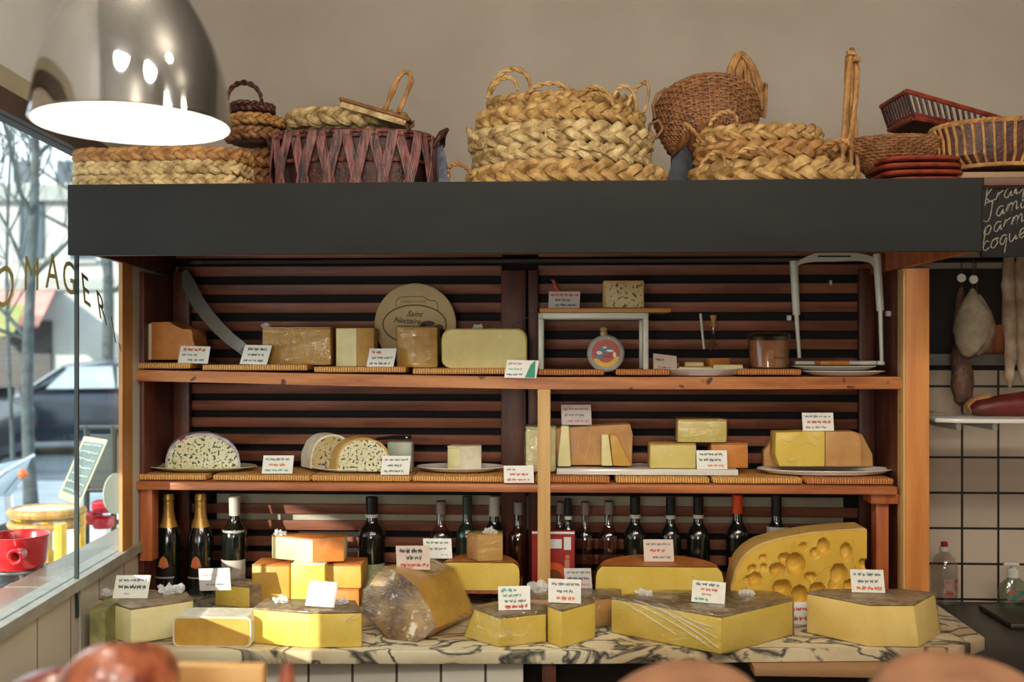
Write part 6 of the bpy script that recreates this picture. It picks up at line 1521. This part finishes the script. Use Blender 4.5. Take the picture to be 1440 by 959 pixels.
# ================================================================ outside the window
conc = mat('pavement_grey', '#8f969c', '#a4abb0', scale=1.5, rough=.8); asph = mat('road_grey', '#5f666c', '#70777c', scale=1.5, rough=.8)
def dbox(name, d0, d1, x0, x1, z0, z1, m, parent=None, bev=0, st=True):
    """box in street axes: d along the view axis, x to the right of it"""
    b = B(); q = [Vector((cs*x-sn*d, sn*x+cs*d)) for x, d in ((x0, d0), (x1, d0), (x1, d1), (x0, d1))]
    prism(b, [tuple(v) for v in q], z0, z1, bev); return struct(name, b, m, parent) if st else obj(name, b, m, parent, smooth=bool(bev))
def V(x, d, z): return Vector((cs*x-sn*d, sn*x+cs*d, z))
def xd(px, d): return (px-720)/F*d
b = B(); q = [WD(-1.4, 0, .2), WD(3.7, 0, .2), V(-1.0, 3.75, 0), V(4, 12, 0), V(-30, 12, 0), V(-30, -4, 0), V(-3, -4, 0)]; prism(b, [(v.x, v.y) for v in q], -.12, -.005); struct('pavement', b, conc)
dbox('road', 12, 21, -30, 6, -.2, -.06, asph); dbox('pavement_far', 21, 26, -30, 6, -.2, .0, conc)
fac = mat('pale_facade', '#a9aca6', '#bcbeb7', scale=.6, rough=.85); dk = mat('dark_window', '#3b4a55', rough=.2); corn = mat('cornice_stone', '#8e918c', '#9da09a', scale=2, rough=.8)
def facade(label, d, x0, x1, h, zsh, nwin, rows, fm, seed=0):
    t = thing('street_building', label, 'building', V((x0+x1)/2, d, 0), 'buildings across the street')
    dbox('wall', d, d+4, x0, x1, 0, h, fm, t, st=False)
    dbox('cornice', d-.35, d, x0, x1, h-.5, h-.1, corn, t, st=False); dbox('string_course', d-.2, d, x0, x1, zsh, zsh+.3, corn, t, st=False)
    for r_ in range(rows):
        for k in range(nwin):
            xa = x0+(x1-x0)*(k+.25)/nwin; xb = x0+(x1-x0)*(k+.72)/nwin; za = zsh+.8+r_*2.9
            w_ = dbox('window', d-.06, d-.001, xa, xb, za, za+1.8, dk, t, st=False)
            dbox('sill', d-.16, d-.0605, xa-.1, xb+.1, za-.12, za, corn, w_, st=False)
    return t
t = facade('pale building with awnings across the street', 26, -14.5, -9.2, 5.9, 3.1, 4, 1, fac)
dbox('shop_opening', 25.9, 25.999, -14.2, -12.0, 0, 2.3, mat('shop_dark', '#3a3838', rough=.5), t, st=False)
t2 = facade('paler taller building with shopfront behind the parked car', 27.5, -9.0, -3.5, 9.0, 3.3, 4, 2, mat('blue_grey_facade', '#b2bac0', '#c0c6ca', scale=.6, rough=.85))
dbox('shop_window', 27.4, 27.499, -8.6, -7.0, .4, 2.4, dk, t2, st=False); dbox('shop_window', 27.4, 27.499, -6.6, -5.0, .4, 2.4, dk, t2, st=False)
facade('distant grey building rising behind the shops', 40, -24, -15.2, 7.6, 3.6, 5, 2, fac)
# awnings
def awning(label, x0, x1, d, z0, z1, out, m):
    b = B(); a = [V(x0, d, z1), V(x1, d, z1), V(x1+.5, d-out, z0), V(x0, d-out, z0)]
    vs = [b.verts.new(p) for p in a]; vl = [b.verts.new(p+Vector((0, 0, -.06))) for p in a]; b.faces.new(vs); b.faces.new(vl[::-1])
    for i in range(4): b.faces.new((vs[i], vl[i], vl[(i+1) % 4], vs[(i+1) % 4]))
    c0, c1 = V(x0, d-out, z0-.06), V(x1+.5, d-out, z0-.06)
    o = obj('awning', b, m, loc=V((x0+x1)/2, d, z1)); tag(o, label, 'awning', 'shop awnings across the street'); return o
awning('salmon pink shop awning seen through the window', xd(-60, 25.9), xd(78, 25.9), 25.9, zat(50, 458, 23.6), zat(50, 410, 26), 2.0, mat('pink_canvas', '#d98d80', '#e3a193', scale=2, rough=.8))
awning('mustard green shop awning seen through the window at the picture edge', xd(-80, 23.5), xd(30, 23.5), 23.7, zat(20, 470, 21.8), zat(20, 430, 23.5), 1.6, mat('mustard_canvas', '#8a8a4a', '#a3a060', scale=14, rough=.8))
# bare trees
bark = mat('bare_bark', '#343b3b', '#545c5a', scale=8, rough=.85, bump=.4, bscale=20)
def tree(label, px, d, r, h, seed):
    rnd = random.Random(seed); base = V(xd(px, d), d, -.005 if d < 12 else 0.0)
    t = thing('bare_tree', label, 'tree', base, 'bare street trees')
    n = 10; tr = [base+Vector((math.sin(i*.8+seed)*.04, 0, h*i/n)) for i in range(n+1)]
    b = B(); tube(b, tr, [r*(1.25 if i == 0 else 1-.06*i) for i in range(n+1)], n=12); obj('trunk', b, bark, t)
    b = B()
    def br(p, dr, L, rr, lv):
        pts = [p]; q = p.copy(); v = dr.copy()
        for i in range(5):
            v = (v+Vector((rnd.uniform(-.25, .25), rnd.uniform(-.25, .25), rnd.uniform(-.05, .28)))).normalized(); q = q+v*L/5; pts.append(q.copy())
        tube(b, pts, [rr*(1-.14*i) for i in range(6)], n=5)
        if lv > 0:
            for i in range(1, 6):
                if rnd.random() < .85: br(pts[i], (v+Vector((rnd.uniform(-1, 1), rnd.uniform(-1, 1), rnd.uniform(-.2, .9)))).normalized(), L*rnd.uniform(.45, .7), rr*.5, lv-1)
    for i in range(3, 11):
        for k in range(2): br(tr[i], Vector((rnd.uniform(-1, 1), rnd.uniform(-1, 1), rnd.uniform(.2, 1))).normalized(), h*.28, r*.38, 2)
    obj('branches', b, bark, t)
tree('bare tree with grey trunk nearest to the shop window', 44, 9.2, .058, 5.6, 3)
tree('bare tree further left with thin branches, farther along the pavement', 14, 11.3, .024, 6.5, 8)
tree('bare tree behind the lettering at the right of the window', 150, 20.5, .13, 9.0, 12)
# parked cars
carp = mat('dark_blue_car', '#222c38', '#2a3542', scale=3, rough=.25, coat=.8); tyre = mat('tyre', '#17181a', rough=.7)
def car(label, x, d, ang, m, s=1.0):
    o0 = V(x, d, -.06); t = thing('parked_car', label, 'car', o0, 'cars parked along the street')
    R_ = Matrix.Rotation(ang+TH, 3, 'Z')
    def tf(p): return o0+R_ @ (Vector(p)*s)
    def loft(b, secs):
        rings = [[b.verts.new(tf(p)) for p in sec] for sec in secs]
        for A_, Q_ in zip(rings, rings[1:]):
            for i in range(len(A_)): b.faces.new((A_[i], A_[(i+1) % len(A_)], Q_[(i+1) % len(A_)], Q_[i]))
        b.faces.new(rings[0]); b.faces.new(rings[-1][::-1]); return b
    def sec(xx, zb, zt, w, r=.12): return [(xx, -w+r*.3, zb), (xx, -w, zb+.15), (xx, -w, (zb+zt)/2), (xx, -w+r*.4, zt-.06), (xx, -w+r*2, zt), (xx, w-r*2, zt), (xx, w-r*.4, zt-.06), (xx, w, (zb+zt)/2), (xx, w, zb+.15), (xx, w-r*.3, zb)]
    b = B(); loft(b, [sec(-2.05, .38, .66, .68), sec(-1.98, .25, .80, .80), sec(-1.3, .22, .93, .87), sec(-.75, .22, 1.0, .88), (sec(.5, .22, 1.0, .88)), sec(1.5, .22, 1.02, .88), sec(1.95, .26, .96, .83), sec(2.05, .40, .80, .74)]); obj('body', b, m, t)
    b = B(); loft(b, [sec(-.98, .93, .97, .76), sec(-.35, .95, 1.40, .62), sec(.3, .96, 1.48, .62), sec(1.1, .96, 1.44, .61), sec(1.75, .97, 1.03, .70)]); obj('cabin', b, m, t)
    gl = mat('car_glass', '#9fb0b4', '#b8c4c0', scale=2, rough=.08)  # light grey colour takes the place of reflections in the panes
    b = B(); loft(b, [[(-.93, -.66, .99), (-.93, .66, .99), (-.95, .66, 1.0), (-.95, -.66, 1.0)], [(-.39, -.52, 1.37), (-.39, .52, 1.37), (-.42, .52, 1.39), (-.42, -.52, 1.39)]]); obj('windscreen', b, gl, t)
    for sy_ in (-1, 1):
        for xs in ((-.62, -.3, .32), (.4, .4, 1.05)):
            b = B(); yo, yi = sy_*.765, sy_*.655
            q = [(xs[0], yo, 1.03), (xs[2]+.05, yo, 1.03), (xs[2], yi, 1.37), (xs[1], yi, 1.36)]; q2 = [(a, c+sy_*.015, e) for a, c, e in q]
            loft(b, [q, q2]); obj('side_window', b, gl, t)
        b = B(); bmesh.ops.create_uvsphere(b, u_segments=14, v_segments=10, radius=1, matrix=Matrix.Translation(tf((-1.93, sy_*.6, .70))) @ (R_.to_4x4()) @ Matrix.Diagonal((.12, .16, .1, 1))); obj('headlight', b, mat('headlight', '#d9dcd6', rough=.1), t)
        for xx in (-1.3, 1.3):
            b = B(); lathe(b, [(0, -.1), (.2, -.1), (.31, -.08), (.31, .08), (.2, .1), (0, .1)], tf((xx, sy_*.80, .31)), n=24, rot=R_ @ Matrix.Rotation(math.pi/2, 3, 'X')); w_ = obj('wheel', b, tyre, t)
            b = B(); lathe(b, [(0, -.105), (.14, -.105), (.14, .105), (0, .105)], tf((xx, sy_*.80, .31)), n=16, rot=R_ @ Matrix.Rotation(math.pi/2, 3, 'X')); obj('hubcap', b, mat('hub_grey', '#5a5f63', rough=.4, metal=.6), w_)
    return t
car('dark blue car parked across the pavement, seen behind the tree trunk', xd(130, 16.2), 16.2, math.radians(20), carp)
car('nearly black car whose tail shows at the left picture edge', xd(25, 12.9)-2.15, 12.9, math.radians(4), mat('black_car', '#1c2024', '#262b30', scale=3, rough=.25, coat=.8))
t = thing('street_scooter', 'grey scooter windshield and handlebar at the lower left beyond the glass', 'scooter', V(xd(8, 6.4), 6.4, -.005))
def dp(px, py, d): return V(xd(px, d), d, CZ-(py-490)/F*d)
b = B(); hull(b, [dp(-30, 700, 6.4), dp(46, 642, 6.4), dp(38, 660, 6.2), dp(15, 700, 6.2), dp(-30, 660, 6.6)], .01); obj('front_cowl', b, mat('grey_blue_cowl', '#4d5f6d', '#5d6f7c', scale=3, rough=.3, coat=.5), t)
b = B(); tube(b, [dp(-25, 690, 6.15), dp(10, 662, 6.15), dp(48, 641, 6.3)], .012, n=8); obj('handlebar', b, steel, t)
b = B(); bmesh.ops.create_uvsphere(b, u_segments=12, v_segments=8, radius=.03, matrix=Matrix.Translation(dp(32, 667, 6.12))); obj('indicator', b, mat('indicator_orange', '#d9682f', rough=.3), t)
b = B(); lathe(b, [(.16, -.04), (.24, -.05), (.24, .05), (.16, .04), (.16, -.04)], V(xd(20, 6.4), 6.4, .24), n=28, rot=Matrix.Rotation(TH, 3, 'Z') @ Matrix.Rotation(math.pi/2, 3, 'X')); obj('wheel', b, tyre, t)
b = B(); tube(b, [dp(12, 690, 6.4), V(xd(20, 6.4), 6.4, .24)], .03, n=8); obj('fork', b, steel, t)
# bamboo table with things on it
bam = mat('bamboo', '#9c7038', '#c99a4c', scale=14, rough=.4, stretch=(3, 3, .5)); bamy = mat('bamboo_yellow', '#c99a2c', '#dcb446', scale=14, rough=.4)
tcn = V(xd(66, 4.2), 4.2, 0); ztt = CZ-(716-490)/F*4.2; Rt = 48/F*4.2
t = thing('bamboo_table', 'round bamboo table with yellow legs standing outside the window', 'table', tcn)
b = B(); lathe(b, [(0, ztt-.012), (Rt-.01, ztt-.012), (Rt-.01, ztt), (0, ztt)], tcn, n=40, sy=.8); obj('table_top', b, mat('cream_top', '#cfc4a2', rough=.5), t)
b = B(); q = [tcn+Vector((Rt*math.cos(2*math.pi*k/50), .8*Rt*math.sin(2*math.pi*k/50), ztt-.012)) for k in range(50)]; tube(b, q, .018, n=8, closed=True)
q = [p-Vector((0, 0, .05)) for p in q]; tube(b, q, .016, n=8, closed=True); obj('cane_rim', b, bam, t)
for k, (px, dd) in enumerate(((28, 4.2), (66, 4.45), (85, 3.95), (112, 4.2))):
    p = V(xd(px, dd), dd, 0); b = B(); tube(b, [Vector((p.x, p.y, -.004)), Vector((p.x, p.y, ztt-.07))], .018, n=10); lg = obj('leg', b, mat('brown_cane', '#6b3f1e', '#8d5a2c', scale=10, rough=.4), t)
    b = B(); tube(b, [Vector((p.x, p.y, ztt-.24)), Vector((p.x, p.y, ztt-.02))], .024, n=10); tube(b, [Vector((p.x, p.y, ztt-.30)), Vector((p.x, p.y, ztt-.23))], .03, n=10); obj('yellow_binding', b, bamy, lg)
b = B(); q = [tcn+Vector((Rt*.85*math.cos(2*math.pi*k/50), .7*Rt*math.sin(2*math.pi*k/50), ztt-.26)) for k in range(50)]; tube(b, q, .010, n=8, closed=True); obj('lower_hoop', b, MATS['brown_cane'], t)
# leaning menu board
t = thing('menu_board', 'cream framed slate leaning on the bamboo table outside', 'sign', dp(105, 712, 4.1))
cn = [dp(82, 700, 4.0), dp(112, 712, 4.0), dp(151, 622, 4.25), dp(118, 617, 4.25)]
for p in cn[:2]: p.z = max(p.z, ztt+.002)
def quad(b, c4, th, ins=0):
    m_ = sum(c4, Vector())/4; c5 = [p.lerp(m_, ins) for p in c4]; n_ = (c5[1]-c5[0]).cross(c5[3]-c5[0]).normalized()
    if n_.y > 0: n_ = -n_
    A_ = [b.verts.new(p) for p in c5]; Q_ = [b.verts.new(p+n_*th) for p in c5]; b.faces.new(A_); b.faces.new(Q_[::-1])
    for i in range(4): b.faces.new((A_[i], Q_[i], Q_[(i+1) % 4], A_[(i+1) % 4]))
    return b
b = B(); quad(b, cn, .012); obj('frame', b, mat('cream_frame', '#cfc49c', rough=.4), t)
b = B(); quad(b, cn, .014, .16); sl = obj('slate', b, mat('grey_slate', '#6f7c74', '#7d8a82', scale=8, rough=.5), t)
b = B(); rr_ = random.Random(3); m_ = sum(cn, Vector())/4; c5 = [p.lerp(m_, .26) for p in cn]; nn_ = (c5[1]-c5[0]).cross(c5[3]-c5[0]).normalized(); nn_ = nn_ if nn_.y < 0 else -nn_
for k in range(7):
    a = c5[3].lerp(c5[0], k/6)+nn_*.0155; e_ = c5[2].lerp(c5[1], k/6)+nn_*.0155; ribbon(b, [a.lerp(e_, i/24)+(c5[3]-c5[0]).normalized()*rr_.uniform(-.006, .006) for i in range(25)], .004, -nn_)
obj('chalk_writing', b, mat('chalk_pale', '#c5cbc0', rough=.9), sl, smooth=False)
# wooden stand and red pots farther right
t = thing('rack_stand', 'dark metal rack with cane and red pots outside beside the window frame', 'rack', V(xd(148, 4.6), 4.6, -.005))
b = B()
for px in (122, 160, 172): tube(b, [V(xd(px, 4.6), 4.6, -.004), V(xd(px, 4.6), 4.6, CZ-(600-490)/F*4.6)], .014, n=8)
for py in (602, 690, 735): tube(b, [dp(110, py, 4.6), dp(180, py, 4.6)], .012, n=8)
obj('rack_frame', b, mat('rack_metal', '#2e3430', rough=.4), t)
b = B(); box(b, dp(150, 650, 4.75), (.2, .02, .26), rz=TH); obj('dark_panel', b, mat('dark_green_panel', '#27332e', rough=.5), t)
for k, (px, py) in enumerate(((145, 712), (145, 734), (128, 728))):
    b = B(); c_ = dp(px, py, 4.52); lathe(b, [(0, -.03), (.04, -.03), (.05, -.01), (.05, .015), (.035, .025), (0, .025)], c_, n=24); o = obj('red_pot', b, mat('glossy_red', '#a81222', '#c01c2c', scale=4, rough=.2, coat=.5), loc=c_-Vector((0, 0, .03))); tag(o, ['upper red pot on the outdoor rack', 'lower red pot on the outdoor rack', 'small left red pot on the outdoor rack'][k], 'pot', 'red pots on the outdoor rack')
b = B(); c_ = dp(163, 695, 4.4); lathe(b, [(0, -.004), (.06, -.004), (.06, .004), (0, .004)], c_, n=32, rot=Matrix.Rotation(TH+.9, 3, 'Z') @ Matrix.Rotation(math.pi/2, 3, 'X') @ Matrix.Diagonal((1, 1.5, 1)).to_3x3()); o = obj('oval_mirror', b, mat('pale_oval', '#a9a994', rough=.4), loc=c_); tag(o, 'pale oval disc hanging on the outdoor rack', 'disc')
# pale crate behind the table legs
b = B(); dd = 5.0; q = [V(xd(62, dd), dd, 0), V(xd(150, dd), dd, 0), V(xd(150, dd), dd+.5, 0), V(xd(62, dd), dd+.5, 0)]; prism(b, [(p.x, p.y) for p in q], -.004, CZ-(745-490)/F*dd, .01)
o = obj('pale_crate', b, mat('pale_crate_green', '#c2ccbb', '#cfd6c6', scale=5, rough=.5), loc=(q[0].x, q[0].y, 0)); tag(o, 'pale greenish white crate standing on the pavement behind the bamboo table', 'crate')
# ledge outside with wooden board, stand and red fondue pot
b = B(); wprism(b, 1.6, 2.95, .075, .33, .88, .905); o = obj('outer_ledge', b, mat('pale_ledge', '#bdb9b4', rough=.5), loc=WD(2.3, .88, .2)); tag(o, 'pale stone ledge along the outside of the shop window', 'ledge')
zq_ = .906
b = B(); c4 = [G(-60, 858, .94), G(92, 838, .94), G(97, 824, .94), G(80, 820, .94), G(-60, 828, .94)]
prism(b, [(p.x, p.y) for p in c4], zq_, .935, .006)
o = obj('wooden_board', b, mat('red_brown_board', '#8d4a28', '#a8623a', scale=7, rough=.4, stretch=(.5, 2, 2)), loc=(c4[0].x, c4[0].y, zq_)); tag(o, 'red-brown wooden board on the ledge outside the window', 'board')
pd = 2.86; pc_ = D(26, 796, pd); s_ = pd/F; zb_ = .936
t = thing('fondue_pot', 'bright red fondue pot with hollow handle on a metal burner stand', 'pot', (pc_.x, pc_.y, zb_))
redm = mat('fondue_red', '#b3101c', '#c51a26', scale=4, rough=.25, coat=.6)
zt0 = CZ-(798-490)*s_; zt1 = CZ-(752-490)*s_; R_ = 41*s_
b = B(); cz_ = Vector((pc_.x, pc_.y, 0)); lathe(b, [(0, zt0), (R_*.78, zt0), (R_*.88, zt0+.012), (R_*.98, zt1-.01), (R_*1.02, zt1), (R_*.96, zt1), (R_*.9, zt1-.01), (R_*.8, zt0+.01), (0, zt0+.008)], cz_, n=44); obj('pot_body', b, redm, t)
b = B(); hc = D(29, 779, pd-R_*.98); lathe(b, [(.012, 0), (.020, 0), (.023, .03), (.019, .034), (.013, .03), (.012, 0)], hc, n=20, rot=Matrix.Rotation(math.pi/2+.15, 3, 'X')); obj('handle', b, redm, t)
b = B(); lathe(b, [(0, .006), (.0125, .006)], hc, n=16, rot=Matrix.Rotation(math.pi/2+.15, 3, 'X')); o = obj('handle_hole', b, black, t)
b = B()
for a in (-2.2, -.9, .6, 2.2):
    p = cz_+Vector((R_*.8*math.cos(a), R_*.8*math.sin(a), 0)); tube(b, [p+Vector((0, 0, zb_+.002)), p+Vector((-.008, 0, zt0-.002))], .006, n=8)
q = [cz_+Vector((R_*.82*math.cos(2*math.pi*k/40), R_*.82*math.sin(2*math.pi*k/40), zt0-.006)) for k in range(40)]; tube(b, q, .005, n=7, closed=True); obj('burner_stand', b, mat('grey_metal', '#6e706e', rough=.35, metal=.8), t)
b = B(); lathe(b, [(0, zb_+.001), (.05, zb_+.001), (.055, zb_+.02), (.03, zb_+.034), (0, zb_+.036)], cz_, n=28); obj('burner', b, mat('burner_dark', '#3b3d3e', rough=.35, metal=.7), t)

# unseen canvas added over the pavement to keep the sun off the shelves
b = B(); a_ = [WD(-1.4, 2.66, .17), WD(2.1, 2.66, .17), WD(2.1, 1.95, 1.9), WD(-1.4, 1.95, 1.9)]
vs = [b.verts.new(p) for p in a_]; vl = [b.verts.new(p-Vector((0, 0, .02))) for p in a_]; b.faces.new(vs); b.faces.new(vl[::-1])
for i in range(4): b.faces.new((vs[i], vl[i], vl[(i+1) % 4], vs[(i+1) % 4]))
o = obj('sun_blocking_canvas', b, mat('cream_canvas', '#c9c2ae', '#d4cebc', scale=2, rough=.8), loc=a_[0]); tag(o, 'unseen cream canvas added to block the sun, sloping out over the pavement', 'awning')
